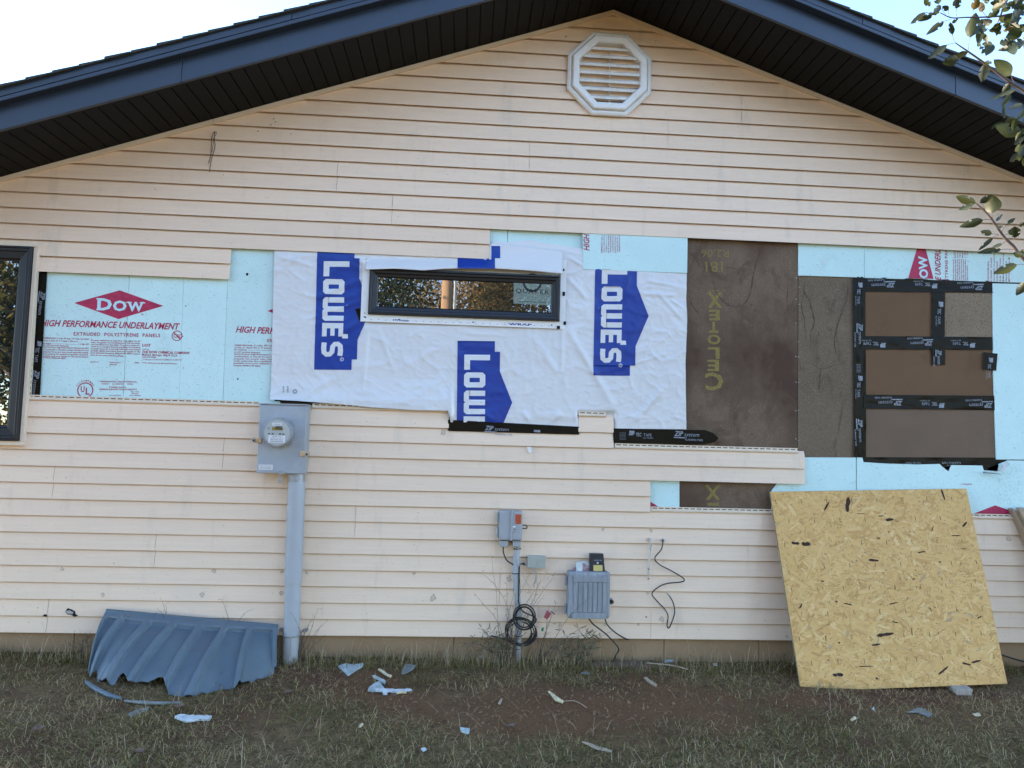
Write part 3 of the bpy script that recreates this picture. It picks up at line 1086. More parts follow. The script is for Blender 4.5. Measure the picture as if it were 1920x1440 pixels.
def z5(x, y):
    return (ZO[0] + x / ZO[2], ZO[1] + y / ZO[2])


Yp = FOAM_Y - 0.0012
pr = Print()
pr.poly([z5(432, 300), z5(952, 490), z5(1480, 335), z5(968, 152)], Yp)
pr.text('HIGH PERFORMANCE UNDERLAYMENT', z5(38, 570), z5(1672, 613), 11.5, Yp, 0.022, 0.28)
pr.text('EXTRUDED  POLYSTYRENE  PANELS', z5(425, 682), z5(1442, 702), 6.2, Yp, 0.018, 0, 0, 1.15)
pr.ring(z5(1640, 686), 9.6, 1.4, Yp)
pr.text('CFC', z5(1597, 705), z5(1690, 708), 6.0, Yp, 0.02)
pr.poly([z5(1598, 648), z5(1606, 640), z5(1684, 726), z5(1676, 734)], Yp - 0.0004)
c1 = ['DIMENSIONS: 4\' wide, 50\' long, 1/4" thick, fan-folded', 'every 2\'. Each 50\' x 4\' panel is 200 sq. ft.', 'R-Value ------------------------------- 1.0 @ 75F', 'at 1/4" nominal thickness', 'NOTICE! Dow High Performance Underlayment (HP)', 'is combustible. It should be stored, handled and used', 'properly. For proper uses, consult applicable building', 'code authority, fire regulations and specific instructions', 'available from your supplier or The Dow Chemical', 'Company, Midland, MI 48674']
c1e = [605, 478, 605, 370, 600, 600, 597, 597, 595, 330]
c1y = [728, 756, 790, 810, 836, 862, 888, 913, 938, 956]
for s, e, y in zip(c1, c1e, c1y):
    pr.text(s, z5(70, y - 8), z5(e, y + 4), 2.5, Yp, 0.02)
c2 = ['R means resistance to heat flow. The higher the R-', 'value, the greater the insulating power. Ask for insula-', 'tion manufacturer\'s fact sheet. To get the marked R-', 'value, it is essential that this insulation be installed', 'properly. If you do it yourself, follow the instructions', 'carefully. Obtain instructions from your supplier or The', 'Dow Chemical Company, Midland, MI 48674. Instruc-', 'tions do not come with this package.']
for i, s in enumerate(c2):
    pr.text(s, z5(632 - i * 1.5, 745 + i * 24.7), z5(1208 - (190 if i == 7 else 0), 758 + i * 24.7), 2.5, Yp, 0.02)
for s, x0, x1, y0, y1, h, b in (('LOT', 1232, 1330, 811, 814, 4.8, .03), ('Sold by', 1232, 1312, 849, 851, 2.4, .01), ('THE DOW CHEMICAL COMPANY', 1230, 1790, 888, 902, 4.3, .028),
                                ('Midland, Michigan 48674 U.S.A.', 1228, 1648, 917, 929, 3.3, .015), ('1-800-258-CHEM', 1228, 1392, 941, 945, 2.2, .015),
                                ('* Trademark of THE DOW CHEMICAL COMPANY', 1228, 1697, 970, 976, 2.1, .012), ('***As defined by the Montreal Protocol', 1228, 1640, 1010, 1021, 2.4, .012),
                                ('27247-L1', 620, 716, 999, 1001, 2.2, .012), ('10600-047-5', 846, 976, 1006, 1009, 2.3, .012), ('4005742', 846, 932, 1030, 1032, 2.2, .012), ('9505', 1142, 1195, 1008, 1010, 2.2, .012),
                                ('UNDERWRITERS LABORATORIES INC.', 730, 1172, 1230, 1234, 2.3, .02), ('R10600     CLASSIFIED     908R6', 755, 1125, 1256, 1259, 2.0, .018),
                                ('FOAMED PLASTIC', 842, 1046, 1297, 1299, 2.4, .02), ('SURFACE BURNING CHARACTERISTICS', 726, 1168, 1322, 1324, 2.6, .022),
                                ('5/8 in. Thick', 1095, 1196, 1348, 1350, 1.9, .018), ('Maximum', 1105, 1188, 1368, 1370, 1.9, .018), ('Flame Spread', 1078, 1212, 1390, 1392, 1.9, .018), ('Fuel Contributed', 842, 978, 1390, 1392, 1.9, .018)):
    pr.text(s, z5(x0, y0), z5(x1, y1), h, Yp, b)
pr.text('*', z5(1218, 470), z5(1246, 470), 6, Yp, 0.03)
pr.ring(z5(562, 1325), 14.2, 1.9, Yp)
pr.text('U', z5(508, 1345), z5(553, 1345), 10.5, Yp, 0.02)
pr.text('L', z5(566, 1375), z5(615, 1375), 12.5, Yp, 0.02)
for i, ch in enumerate('CLASSIFIED'):
    a = math.radians(150 - i * 13.3)
    c = (562 + 104 * math.cos(a), 1325 - 104 * math.sin(a))
    t = (math.sin(a) * 8, math.cos(a) * 8)
    pr.text(ch, z5(c[0] - t[0], c[1] - t[1]), z5(c[0] + t[0], c[1] + t[1]), 2.8, Yp, 0.02)
# knock-out lettering in the diamond
pr.text('D', z5(700, 380), z5(872, 384), 21, Yp - 0.0006, 0.035, 0, 1)
pr.poly([z5(690, 382), z5(745, 384), z5(745, 371), z5(690, 369)], Yp - 0.0009, 1)
pr.poly([z5(692, 258), z5(745, 260), z5(745, 246), z5(692, 244)], Yp - 0.0009, 1)
pr.text('O', z5(884, 389), z5(1046, 392), 18, Yp - 0.0006, 0.035, 0, 1)
pr.text('W', z5(1058, 393), z5(1245, 396), 16.5, Yp - 0.0006, 0.035, 0, 1)
pr.poly([z5(1040, 300), z5(1110, 302), z5(1110, 290), z5(1040, 288)], Yp - 0.0009, 1)
pr.poly([z5(1200, 304), z5(1266, 306), z5(1266, 294), z5(1200, 292)], Yp - 0.0009, 1)
pr.build('printed_text', [M['red'], M['foam_print']], f1, kind='stuff')
# second repeat, running under the wrap
pr = Print()
pr.poly([(501.5, 583), (522, 591), (522, 575)], Yp)
pr.text('HIGH PERF', (442, 623), (514, 626), 11.5, Yp, 0.022, 0.28)
pr.text('EXT', (501, 641), (516, 641.5), 5.5, Yp, 0.018)
for i, s in enumerate(['DIMENSIONS: 4\' wide, 50\' long', 'every 2\'. Each 50\' x 4\' panel is', 'R-Value --------------------', 'at 1/4" nominal thickness', 'NOTICE! Dow High Performance Un', 'combustible. It should be stored', 'properly. For proper uses, consu', 'code authority, fire regulations', 'available from your supplier or', 'Company, Midland, MI 48674']):
    y = 648.5 + i * 4.2
    pr.text(s, (440 - i * 0.3, y), (488 if i in (3, 9) else 513, y + 1), 2.5, Yp, 0.02)
pr.build('printed_text', [M['red']], f4, kind='stuff')
# sideways print on the strip above the boarded window
pr = Print()
pr.poly([(1703, 521.5), (1750.5, 523), (1735.5, 466), (1719.5, 465)], Yp)
pr.text('OW', (1740, 522), (1737.5, 480), 17, Yp - 0.0006, 0.035, 0, 1)
pr.text('E UNDERL', (1764, 526), (1763, 468), 11.5, Yp, 0.022, 0.28)
pr.text('STYRENE PAN', (1777.5, 526), (1776.5, 467), 5.6, Yp, 0.018, 0, 0, 1.1)
for i in range(8):
    pr.text(c2[i][:30], (1789 + i * 3.7, 526), (1788.5 + i * 3.7, 486 + (12 if i == 7 else 0)), 2.4, Yp, 0.022)
for i, s in enumerate(['LOT', 'Sold by', 'THE DOW', 'Midland', '1-800', '* Trade']):
    pr.text(s, (1792 + i * 4.6, 483), (1792 + i * 4.6, 468), 4.2 if i == 0 else 2.4, Yp, 0.022)
for i, s in enumerate(['UNDERWRITERS LABOR', 'R10600  CLASS', 'FOAMED PLASTIC', 'SURFACE BURNING', '5/8 in. Thick', 'Maximum', 'Flame Spread', 'Fuel']):
    pr.text(s, (1854 + i * 5.6, 528), (1854 + i * 5.6, 490 - (i % 3) * 7), 2.4, Yp, 0.022)
pr.build('printed_text', [M['red'], M['foam_print']], fr, kind='stuff')
pr = Print()
Yt = 0.0035 - 0.0012
pr.text('HIGH', (1105, 470), (1104.5, 438), 11, Yt, 0.022, 0.28)
for i in range(9):
    pr.text(c1[i % 10][:22], (1129.5 + i * 4.1, 474 - (i % 3)), (1129.5 + i * 4.1, 441), 2.3, Yt, 0.02)
pr.build('printed_text', [M['red']], ftop, kind='stuff')
pr = Print()
pr.poly([(1818, 966), (1905, 972), (1905, 961), (1866, 947.5)], Yp)
pr.text('- HGE0078 -', (1800, 909), (1825, 909.5), 2.6, Yp)
pr.build('printed_logo', [M['red']], fb)
pr = Print()
pr.poly([(1218, 952), (1237, 952), (1230, 947), (1218, 940)], Yp)
pr.build('printed_logo', [M['red']], fs)
# small dents and punctures in the foam, as flat dark marks
pr = Print()
for (x, y, r) in ((463, 514, 3), (348, 574, 1.6), (446, 711, 2.2), (344, 690, 1), (458, 577, 1), (453, 635, 1), (454, 694, 1), (84, 682, 1), (206, 687, 1), (343, 631, 1)):
    pts = []
    for i in range(7):
        a = i / 7 * 6.283
        rr = r * random.uniform(0.5, 1.1)
        pts.append((x + rr * math.cos(a), y + rr * math.sin(a)))
    pr.poly(pts, Yp)
pr.build('puncture_mark', [M['gap']], f4, kind='stuff')
pr = Print()
for i in range(46):
    x, y = random.choice([(random.uniform(1875, 1918), random.uniform(535, 855)), (random.uniform(1505, 1600), random.uniform(865, 915)), (random.uniform(1612, 1850), random.uniform(880, 915)), (random.uniform(1625, 1900), random.uniform(475, 515))])
    l = random.uniform(0.6, 4)
    a = random.choice([0, 0, 1.5, 0.3])
    pr.poly([(x, y), (x + l * math.cos(a), y + l * math.sin(a)), (x + l * math.cos(a) - 0.5 * math.sin(a), y + l * math.sin(a) + 0.8)], Yp)
pr.build('scratch_mark', [M['scrap_grey']], fb, kind='stuff')

for par_, n_, boxes_ in ((f1, 420, ((90, 520, 240, 738),)), (f2, 260, ((247, 525, 333, 742),)), (f3, 200, ((340, 525, 415, 745),)), (f4, 190, ((432, 470, 505, 745),)), (fr, 170, ((1625, 470, 1915, 520),)), (fb, 420, ((1612, 880, 1915, 955), (1870, 872, 1915, 950)))):
    pr = Print()
    rq = random.Random(n_)
    for i in range(n_):
        bx_ = rq.choice(boxes_)
        x, y = rq.uniform(bx_[0], bx_[2]), rq.uniform(bx_[1], bx_[3])
        l_ = rq.uniform(1.2, 2.6)
        pr.poly([(x, y), (x + 0.45, y), (x + 0.45 + 0.12 * l_, y + l_), (x + 0.12 * l_, y + l_)][::-1], Yp + 0.0004)
    pr.build('perforation_marks', [M['foam_dash']], par_, kind='stuff')

# ---- yellow ink and water stains on the fibreboard
pr = Print()
Yy = 0.0365 - 0.0012
pr.text('R2.06', (1366, 468), (1315, 468), 15, Yy, 0.0, 0, 0, 1.05)
pr.text('IBI', (1355, 491), (1323, 491), 20, Yy, 0.005, 0, 0, 1.25)
for ch, y0, y1, x0, x1 in (('X', 549, 578, 1326, 1354), ('E', 581.5, 601, 1329, 1349), ('T', 604, 624.5, 1329, 1347), ('O', 628, 646, 1326, 1351), ('L', 652, 673, 1327, 1349), ('E', 675.5, 696, 1326, 1348), ('C', 700, 732, 1322, 1356)):
    pr.text(ch, (x1, y0), (x0, y0), y1 - y0, Yy, 0.03)
pr.text('- ---', (1360, 541), (1328, 543), 10, Yy, 0.01)
pr.build('printed_text', [M['yellow']], fa, kind='stuff')
pr = Print()
pr.text('X', (1351, 911), (1322, 911), 26, Yy, 0.03)
pr.poly([(1326, 943), (1348, 943), (1348, 948), (1327, 948)], Yy)
pr.build('printed_text', [M['yellow']], fc, kind='stuff')


def stain_line(pr, pts, w):
    c = catmull([P(x, y, Yy) for x, y in pts], 6)
    V, F = [], []
    for i, p in enumerate(c):
        t = (c[min(i + 1, len(c) - 1)] - c[max(i - 1, 0)]).normalized()
        nrm = Vector((-t.z, 0, t.x))
        jw = w * random.uniform(0.25, 1.0) * 0.0034 * min(1, 4 * min(i, len(c) - 1 - i) / len(c) + 0.15)
        j = nrm * random.uniform(-0.002, 0.002)
        V += [p + j + nrm * jw, p + j - nrm * jw]
    F = [(2 * i, 2 * i + 1, 2 * i + 3, 2 * i + 2) for i in range(len(c) - 1)]
    pr.add(V, F)


pr = Print()
stain_line(pr, [(1293, 473), (1305, 487), (1312, 500)], 1.8)
stain_line(pr, [(1336, 515), (1342, 545), (1360, 568), (1380, 575), (1397, 568), (1406, 550), (1412, 520), (1418, 490), (1428, 465)], 1.7)
stain_line(pr, [(1292, 560), (1300, 575), (1312, 590)], 1.2)
stain_line(pr, [(1478, 520), (1476, 560), (1480, 600)], 1.2)
for (x, y, r) in ((1409, 572, 2.2), (1416, 582, 2.6), (1411, 613, 1.4), (1410, 654, 1.8), (1404, 669, 1.8), (1409, 707, 1.7), (1403, 725, 1.3), (1412, 758, 1.5), (1410, 814, 2), (1309, 543, 1.2)):
    pr.poly([(x + r * random.uniform(.6, 1.1) * math.cos(i * 0.9), y + r * random.uniform(.6, 1.1) * math.sin(i * 0.9)) for i in range(7)], Yy - 0.0003)
stain_line(pr, [(1357, 502), (1370, 502), (1381, 503)], 1.3)
stain_line(pr, [(1383, 502), (1395, 503)], 1.2)
stain_line(pr, [(1404, 506), (1423, 508)], 1.2)
pr.build('water_stain', [M['stain_and_shade']], fa, kind='stuff')
pr = Print()
stain_line(pr, [(1509, 525), (1508, 548), (1516, 560), (1522, 580), (1527, 605), (1520, 625), (1521, 660)], 1.5)
stain_line(pr, [(1507, 545), (1503, 575), (1508, 600), (1511, 640)], 1.3)
stain_line(pr, [(1590, 525), (1588, 560), (1577, 590), (1568, 620), (1564, 645), (1570, 665), (1575, 675)], 1.4)
stain_line(pr, [(1550, 610), (1556, 620), (1562, 612)], 1.0)
stain_line(pr, [(1540, 690), (1536, 715), (1537, 735)], 1.6)
stain_line(pr, [(1520, 680), (1540, 692), (1570, 682)], 0.9)
pr.build('water_stain', [M['stain_and_shade']], fg, kind='stuff')

# ---- the white house wrap
LOGO_H = P(857, 639, 0).z - P(857, 868, 0).z     # full logo length


def interp(tab, x):
    if x <= tab[0][0]:
        return tab[0][1]
    for (a, b), (c, d) in zip(tab[:-1], tab[1:]):
        if x <= c:
            return b + (d - b) * (x - a) / (c - a)
    return tab[-1][1]


wt = [(508, 462), (919, 463), (920, 451), (945, 453), (990, 449.5), (1040, 458), (1093, 466), (1100, 480), (1289, 490)]
wb = [(507, 749), (560, 752), (640, 758), (700, 764), (780, 769), (842, 770), (845, 792), (910, 797), (1000, 801.5), (1086, 804), (1152, 804), (1200, 804), (1287, 805)]
wl = [(462, 514.5), (749, 507.5)]
wrr = [(490, 1289), (560, 1287), (600, 1289), (680, 1285.5), (806, 1287)]


def crease(x, z, ax, az, bx, bz, wdt, amp):
    dx, dz = bx - ax, bz - az
    L2 = dx * dx + dz * dz
    t = ((x - ax) * dx + (z - az) * dz) / L2
    if t < -0.05 or t > 1.05:
        return 0.0
    d = ((x - ax) * dz - (z - az) * dx) / math.sqrt(L2)
    fade = math.sin(math.pi * min(max(t, 0.0), 1.0)) ** 0.5
    return amp * fade * math.exp(-(d / wdt) ** 2)


def PXZ(px, py):
    p = P(px, py, 0.005)
    return p.x, p.z


CR = []
for a, b, wd, am in (((600, 470), (512, 720), .012, .006), ((590, 560), (688, 520), .016, .008), ((600, 590), (690, 560), .014, .008), ((620, 640), (690, 590), .018, .009),
                     ((690, 605), (680, 735), .012, .010), ((705, 605), (740, 700), .014, .006), ((1055, 600), (1052, 700), .012, .010), ((1060, 610), (1150, 760), .02, .010),
                     ((1064, 480), (1095, 500), .010, .010), ((1060, 470), (1095, 478), .008, .008), ((1064, 520), (1100, 560), .015, .008), ((1000, 805), (980, 770), .016, .012), ((1030, 806), (1050, 770), .018, .013),
                     ((940, 800), (900, 770), .016, .010), ((1070, 806), (1085, 770), .015, .010), ((1180, 800), (1250, 720), .02, .008), ((1130, 700), (1260, 660), .01, .005), ((1230, 545), (1280, 600), .012, .008),
                     ((1255, 560), (1284, 580), .008, .008), ((1210, 525), (1285, 540), .012, .007), ((1200, 550), (1270, 555), .012, .006), ((560, 750), (640, 700), .02, .006), ((520, 480), (590, 500), .012, .006), ((530, 500), (590, 470), .01, .006),
                     ((660, 480), (690, 500), .01, .008), ((730, 700), (850, 640), .02, .004), ((1000, 640), (1050, 700), .02, .005), ((750, 760), (850, 700), .02, .005)):
    CR.append((*PXZ(*a), *PXZ(*b), wd, am))


def wrapY(x, z):
    v = Vector((x, z, 0.0))
    n1 = noise.noise(Vector((x * 2.2 + 5, z * 2.6, 1.0)))
    n2 = 1 - abs(noise.noise(Vector((x * 5.5 + n1, z * 7.0, 4.0)))) * 2
    n3 = 1 - abs(noise.noise(Vector((x * 13 + 2 * n1, z * 17, 9.0)))) * 2
    n5 = 1 - abs(noise.noise(Vector((x * 24 + 3 * n1 + z * 6, z * 30, 19.0)))) * 2
    n4 = noise.noise(Vector((x * 3 + 7, z * 42, 2.0)))
    h = 0.004 * n1 + 0.0045 * max(n2, 0) ** 3 + 0.0026 * max(n3, 0) ** 5 + 0.0010 * max(n5, 0) ** 6 + 0.0007 * n4
    for c in CR:
        h += crease(x, z, *c) * 1.0
    return h


wax, waz = PXZ(508, 465)
wbx, wbz = PXZ(843, 768)


def wrap_surf(px, py):
    p = P(px, py, 0.005)
    h = wrapY(p.x, p.z)
    # damp under the siding and at the fixed top
    top = interp(wt, px)
    k = min(1.0, max(0.0, (py - top) / 26.0))
    y = 0.0145 - (0.005 + h) * k
    # the hem hangs clear of the nailing flange on the left
    if px < 850:
        y -= 0.022 * max(0.0, min(1.0, (py - 700) / 50.0)) ** 2
    elif 1080 < px < 1156:
        k2 = max(0.0, min(1.0, (py - 769) / 7.0)) * max(0.0, min(1.0, (px - 1080) / 6.0, (1156 - px) / 4.0))
        y = y * (1 - k2) + 0.0262 * k2
    if 684 < px < 1058 and 494 < py < 612:
        k4 = max(0.0, min(1.0, (px - 684) / 8.0, (1058 - px) / 8.0, (py - 494) / 8.0, (612 - py) / 8.0))
        y = y * (1 - k4) + 0.0150 * k4
    if 843 < px < 1087 and py > 782:
        k3 = min(1.0, (py - 782) / 12.0)
        y = y * (1 - k3) + 0.0085 * k3
    return Vector((p.x, y, p.z))


NU, NV = 300, 140
V, F = [], []
for j in range(NV + 1):
    for i in range(NU + 1):
        u, v = i / NU, j / NV
        xx = 508 + (1288 - 508) * u
        t, b = interp(wt, xx), interp(wb, xx)
        yy = t + (b - t) * v
        lo, hi = interp(wl, yy), interp(wrr, yy)
        xx = lo + (hi - lo) * u
        V.append(wrap_surf(xx, yy))
F = [(j * (NU + 1) + i, (j + 1) * (NU + 1) + i, (j + 1) * (NU + 1) + i + 1, j * (NU + 1) + i + 1) for j in range(NV) for i in range(NU)]
WRAP = mk('house_wrap', V, F, M['wrap'], HOUSE, smooth=True, label='wrinkled white house wrap sheet printed with large blue logos')

# logo: local s runs down the wall, t runs to the right; unit = crop pixels of a 687 long mark
LOGO_SHAPE = [(0, 0), (0, 206), (59, 206), (59, 235), (170, 235), (344, 305), (517, 235), (628, 235), (628, 206), (687, 206), (687, 0)]


def rect(s0, s1, t0, t1):
    return [(s0, t0), (s1, t0), (s1, t1), (s0, t1)]


def letters():
    P_ = []
    P_ += [rect(77, 108, 38, 180), rect(108, 162, 38, 70)]                                  # L
    o, i = [(177, 52), (191, 38), (248, 38), (262, 52), (262, 141), (248, 155), (191, 155), (177, 141)], [(207, 70), (209, 68), (230, 68), (232, 70), (232, 123), (230, 125), (209, 125), (207, 123)]
    for k in range(8):
        P_.append([o[k], o[(k + 1) % 8], i[(k + 1) % 8], i[k]])                              # O
    P_ += [rect(279, 309, 66, 155), rect(330, 361, 66, 155), rect(382, 412, 66, 155), [(279, 66), (279, 52), (292, 38), (338, 38), (345, 46), (345, 66)], [(345, 66), (345, 46), (352, 38), (399, 38), (412, 52), (412, 66)]]  # W
    P_ += [rect(424, 454, 38, 155), rect(454, 500, 38, 64), rect(454, 496, 84, 108), rect(454, 500, 129, 155)]  # E
    P_ += [rect(486, 510, 150, 160), [(486, 160), (510, 160), (510, 182), (486, 180)]]       # apostrophe
    # S as a stroked path
    path = [(534, 52), (560, 50), (590, 52), (601, 66), (600, 84), (586, 97), (557, 99), (543, 110), (542, 128), (553, 141), (580, 143), (608, 140)]
    wv = 14
    left, right = [], []
    for k, (s, t) in enumerate(path):
        a, b = path[max(k - 1, 0)], path[min(k + 1, len(path) - 1)]
        d = Vector((b[0] - a[0], b[1] - a[1])).normalized()
        left.append((s - d.y * wv, t + d.x * wv))
        right.append((s + d.y * wv, t - d.x * wv))
    for k in range(len(path) - 1):
        P_.append([left[k], left[k + 1], right[k + 1], right[k]])
    for k in range(10):                                                                      # registered mark
        a0, a1 = k * 0.6283, (k + 1) * 0.6283
        P_.append([(628 + r * math.cos(a), 152 + r * math.sin(a)) for r, a in ((11, a0), (11, a1), (8, a1), (8, a0))])
    P_.append(rect(623, 633, 149, 151))
    P_.append(rect(623, 626, 151, 157))
    return P_


LET = letters()


def logo(x_tl, y_tl, x_bl, y_bl, s_lo=0, s_hi=687, surf=None, name='printed_logo', parent=None, wid=1.0):
    """left edge runs from (x_tl,y_tl) at s=0 to (x_bl,y_bl) at s=687 in picture coordinates"""
    surf = surf or wrap_surf
    sc = math.hypot(x_bl - x_tl, y_bl - y_tl) / 687.0
    ex = ((x_bl - x_tl) / 687.0, (y_bl - y_tl) / 687.0)
    tx = (1.02 * sc * wid, 0.010 * sc)
    bm = bmesh.new()

    def addpoly(pl, off, mi):
        pl = clip(pl, 1, 0, s_hi)
        if len(pl) >= 3:
            pl = clip(pl, -1, 0, -s_lo)
        if len(pl) < 3:
            return
        b2 = bmesh.new()
        f = b2.faces.new([b2.verts.new((s, t, 0)) for s, t in pl])
        for c in range(int(s_lo), int(s_hi) + 1, 11):
            g = b2.verts[:] + b2.edges[:] + b2.faces[:]
            bmesh.ops.bisect_plane(b2, geom=g, plane_co=(c, 0, 0), plane_no=(1, 0, 0))
        for c in range(11, 305, 11):
            g = b2.verts[:] + b2.edges[:] + b2.faces[:]
            bmesh.ops.bisect_plane(b2, geom=g, plane_co=(0, c, 0), plane_no=(0, 1, 0))
        mp = {}
        for v in b2.verts:
            s, t = v.co.x, v.co.y
            q = surf(x_tl + ex[0] * s + tx[0] * t, y_tl + ex[1] * s + tx[1] * t)
            mp[v] = bm.verts.new((q.x, q.y - off, q.z))
        for f in b2.faces:
            nf = bm.faces.new([mp[v] for v in f.verts])
            nf.material_index = mi
            nf.smooth = True
        b2.free()

    # split the house shape into convex pieces
    for pc in ([(0, 0), (0, 206), (59, 206), (59, 0)], [(59, 0), (59, 235), (170, 235), (170, 0)], [(170, 0), (170, 235), (344, 305), (344, 0)], [(344, 0), (344, 305), (517, 235), (517, 0)], [(517, 0), (517, 235), (628, 235), (628, 0)], [(628, 0), (628, 206), (687, 206), (687, 0)]):
        addpoly(pc, 0.0024, 0)
    for pl in LET:
        addpoly(pl, 0.0038, 1)
    return mk_bm(name, bm, [M['blue'], M['print_white']], parent)


logo(595, 464, 589, 693, s_lo=8, parent=WRAP)
logo(858, 639, 855.5, 868, s_hi=473, parent=WRAP)
logo(1116.5, 479, 1112, 704, s_lo=78, parent=WRAP)
pr = Print()
pr.text('HOUSE WRAP', (533, 736), (533, 724), 3, -0.020, 0.01)
pr.text('ASTM E84', (541, 736), (541, 724), 3, -0.020, 0.01)
pr.ring((553, 734), 4, 0.8, -0.020)
pr.ring((553, 734), 2.4, 0.6, -0.020)
pr.build('printed_text', [M['black']], WRAP, kind='stuff')

# loose flap of wrap over the window head, with the tail of another logo on it
fb_t = [(684, 505.5), (740, 503.5), (795, 507), (830, 504), (870, 503), (930, 503.5), (990, 507), (1054, 513)]


def flap_surf(px, py):
    b = interp(fb_t, px)
    t = 468.0
    v = max(0.0, min(1.1, (py - t) / (b - t)))
    y = 0.003 - 0.047 * v ** 1.3 + 0.0025 * noise.noise(Vector((px * 0.03, py * 0.06, 3.0)))
    if px < 920:
        hid = 0.0140 - 0.012 * max(0.0, v - 0.12)
        k5 = max(0.0, min(1.0, (v - 0.46) / 0.5))
        y = hid * (1 - k5) + (-0.044) * k5
        k6 = max(0.0, min(1.0, (px - 905) / 15.0))
        y = y * (1 - k6) + min(y, 0.003 - 0.047 * v ** 1.3) * k6 if py > 484 else y
    return P(px, py, y)


V = []
nu, nv = 90, 12
for j in range(nv + 1):
    for i in range(nu + 1):
        px_ = 690 + (1055 - 690) * i / nu
        px_ -= 6 * (j / nv) * (1 - i / nu)
        top = interp([(690, 462), (918, 464), (921, 455), (950, 458), (1055, 470)], px_)
        b = interp(fb_t, px_)
        V.append(flap_surf(px_, top + (b - top) * j / nv))
F = [(j * (nu + 1) + i, (j + 1) * (nu + 1) + i, (j + 1) * (nu + 1) + i + 1, j * (nu + 1) + i + 1) for j in range(nv) for i in range(nu)]
FLAP = mk('wrap_flap', V, F, M['wrap'], HOUSE, smooth=True, label='white wrap flap hanging over the narrow window head')
so = FLAP.modifiers.new('t', 'SOLIDIFY')
so.thickness = 0.001
lg = 0.3333


def flap_logo_surf(px, py):
    return P(px, py, 0.024) if px < 919.5 and py < 481 else flap_surf(px, py)


logo(858, 503 - 229, 858, 503, s_lo=560, surf=flap_logo_surf, parent=FLAP)


# ---- black flashing tape
def tape(px, Y, mat=None, parent=None, wr=0.002, label=None):
    """px: 4 corners TL TR BR BL"""
    c = [P(x, y, Y) for x, y in px]
    L1 = max((c[1] - c[0]).length, (c[3] - c[0]).length)
    nu = max(4, int((c[1] - c[0]).length / 0.012))
    nv = max(4, int((c[3] - c[0]).length / 0.012))
    V = []
    along_u = nu > nv
    for j in range(nv + 1):
        for i in range(nu + 1):
            u, v = i / nu, j / nv
            p = c[0] * (1 - u) * (1 - v) + c[1] * u * (1 - v) + c[2] * u * v + c[3] * (1 - u) * v
            q = (p.x * (3 if along_u else 26), p.z * (26 if along_u else 3), 5.0)
            n_ = 1 - 2 * abs(noise.noise(Vector(q)))
            p = p + Vector((0, -wr * max(0, n_) ** 4 * 2 - 0.0004, 0))
            V.append(p)
    F = [(j * (nu + 1) + i, (j + 1) * (nu + 1) + i, (j + 1) * (nu + 1) + i + 1, j * (nu + 1) + i + 1) for j in range(nv) for i in range(nu)]
    o = mk('flashing_tape', V, F, mat or M['tape'], HOUSE, smooth=True)
    if label:
        o['label'] = label
    return o


def zip_mark(pr, A, B, h, Y):
    """ZIP System wordmark between A and B on its baseline"""
    ax, ay = A
    dx, dy = B[0] - ax, B[1] - ay
    pr.text('ZIP', A, (ax + dx * 0.36, ay + dy * 0.36), h, Y, 0.03, 0.3)
    pr.text('system', (ax + dx * 0.40, ay + dy * 0.40), B, h * 0.85, Y, 0.0, 0.25)
    L = math.hypot(dx, dy)
    nx_, ny_ = -dy / L, dx / L
    pr.poly([(ax + nx_ * 2, ay + ny_ * 2), (ax + dx * .45 + nx_ * 2, ay + dy * .45 + ny_ * 2), (ax + dx * .45 + nx_ * 4, ay + dy * .45 + ny_ * 4), (ax + nx_ * 4 - dx * 0.03, ay + ny_ * 4)], Y)
    pr.text('FLASHING TAPE', (ax + dx * .45 + nx_ * 8, ay + dy * .45 + ny_ * 8), (ax + dx * 1.15 + nx_ * 8, ay + dy * 1.15 + ny_ * 8), h * 0.4, Y, 0.01)


def tec_mark(pr, A, ang, s, Y):
    """small block emblem with text"""
    ca, sa = math.cos(ang), math.sin(ang)

    def q(x, y):
        return (A[0] + (x * ca - y * sa) * s, A[1] + (x * sa + y * ca) * s)
    pr.poly([q(0, 0), q(0, -7), q(10, -7), q(10, 0)][::-1], Y)
    pr.poly([q(-1, 0), q(-1, 2), q(8, 2), q(8, 1)][::-1], Y)
    pr.text('TEC', q(13, 4), q(24, 4), 7 * s, Y, 0.02)
    pr.text('TAPE', q(28, 4), q(44, 4), 6 * s, Y, 0.0)
    pr.text('by Huber', q(28, 8), q(48, 8), 3 * s, Y, 0.0)


t1 = tape([(1603, 519), (1862, 527), (1862, 549), (1603, 547)], 0.0300, label='black flashing tape strip along the head of the boarded window')
pr = Print()
zip_mark(pr, (1678, 531), (1634, 532), 8, 0.0245)
zip_mark(pr, (1844, 536), (1801, 537), 8, 0.0245)
tec_mark(pr, (1757, 534), math.pi, 0.95, 0.0245)
pr.build('printed_text', [M['tape_print']], t1, kind='stuff')
t2 = tape([(1598.5, 519), (1622, 519), (1624, 862), (1601, 862)], 0.0290, label='black flashing tape strip down the left of the boarded window')
pr = Print()
zip_mark(pr, (1610, 606), (1610, 645), 8, 0.0235)
zip_mark(pr, (1609, 785), (1611, 829), 8, 0.0235)
tec_mark(pr, (1611, 530), math.pi / 2, 0.9, 0.0235)
tec_mark(pr, (1611, 705), math.pi / 2, 0.9, 0.0235)
for i in range(7):
    pr.text('IIIIII', (1606 + i * 1.2, 683), (1606 + i * 1.2, 698), 0.7, 0.0235)
pr.build('printed_text', [M['tape_print']], t2, kind='stuff')
t3 = tape([(1622, 630), (1860, 632), (1861, 656), (1622, 655)], 0.0280, label='black flashing tape strip across the upper part of the boarded window')
pr = Print()
zip_mark(pr, (1749, 640), (1707, 641), 8, 0.0225)
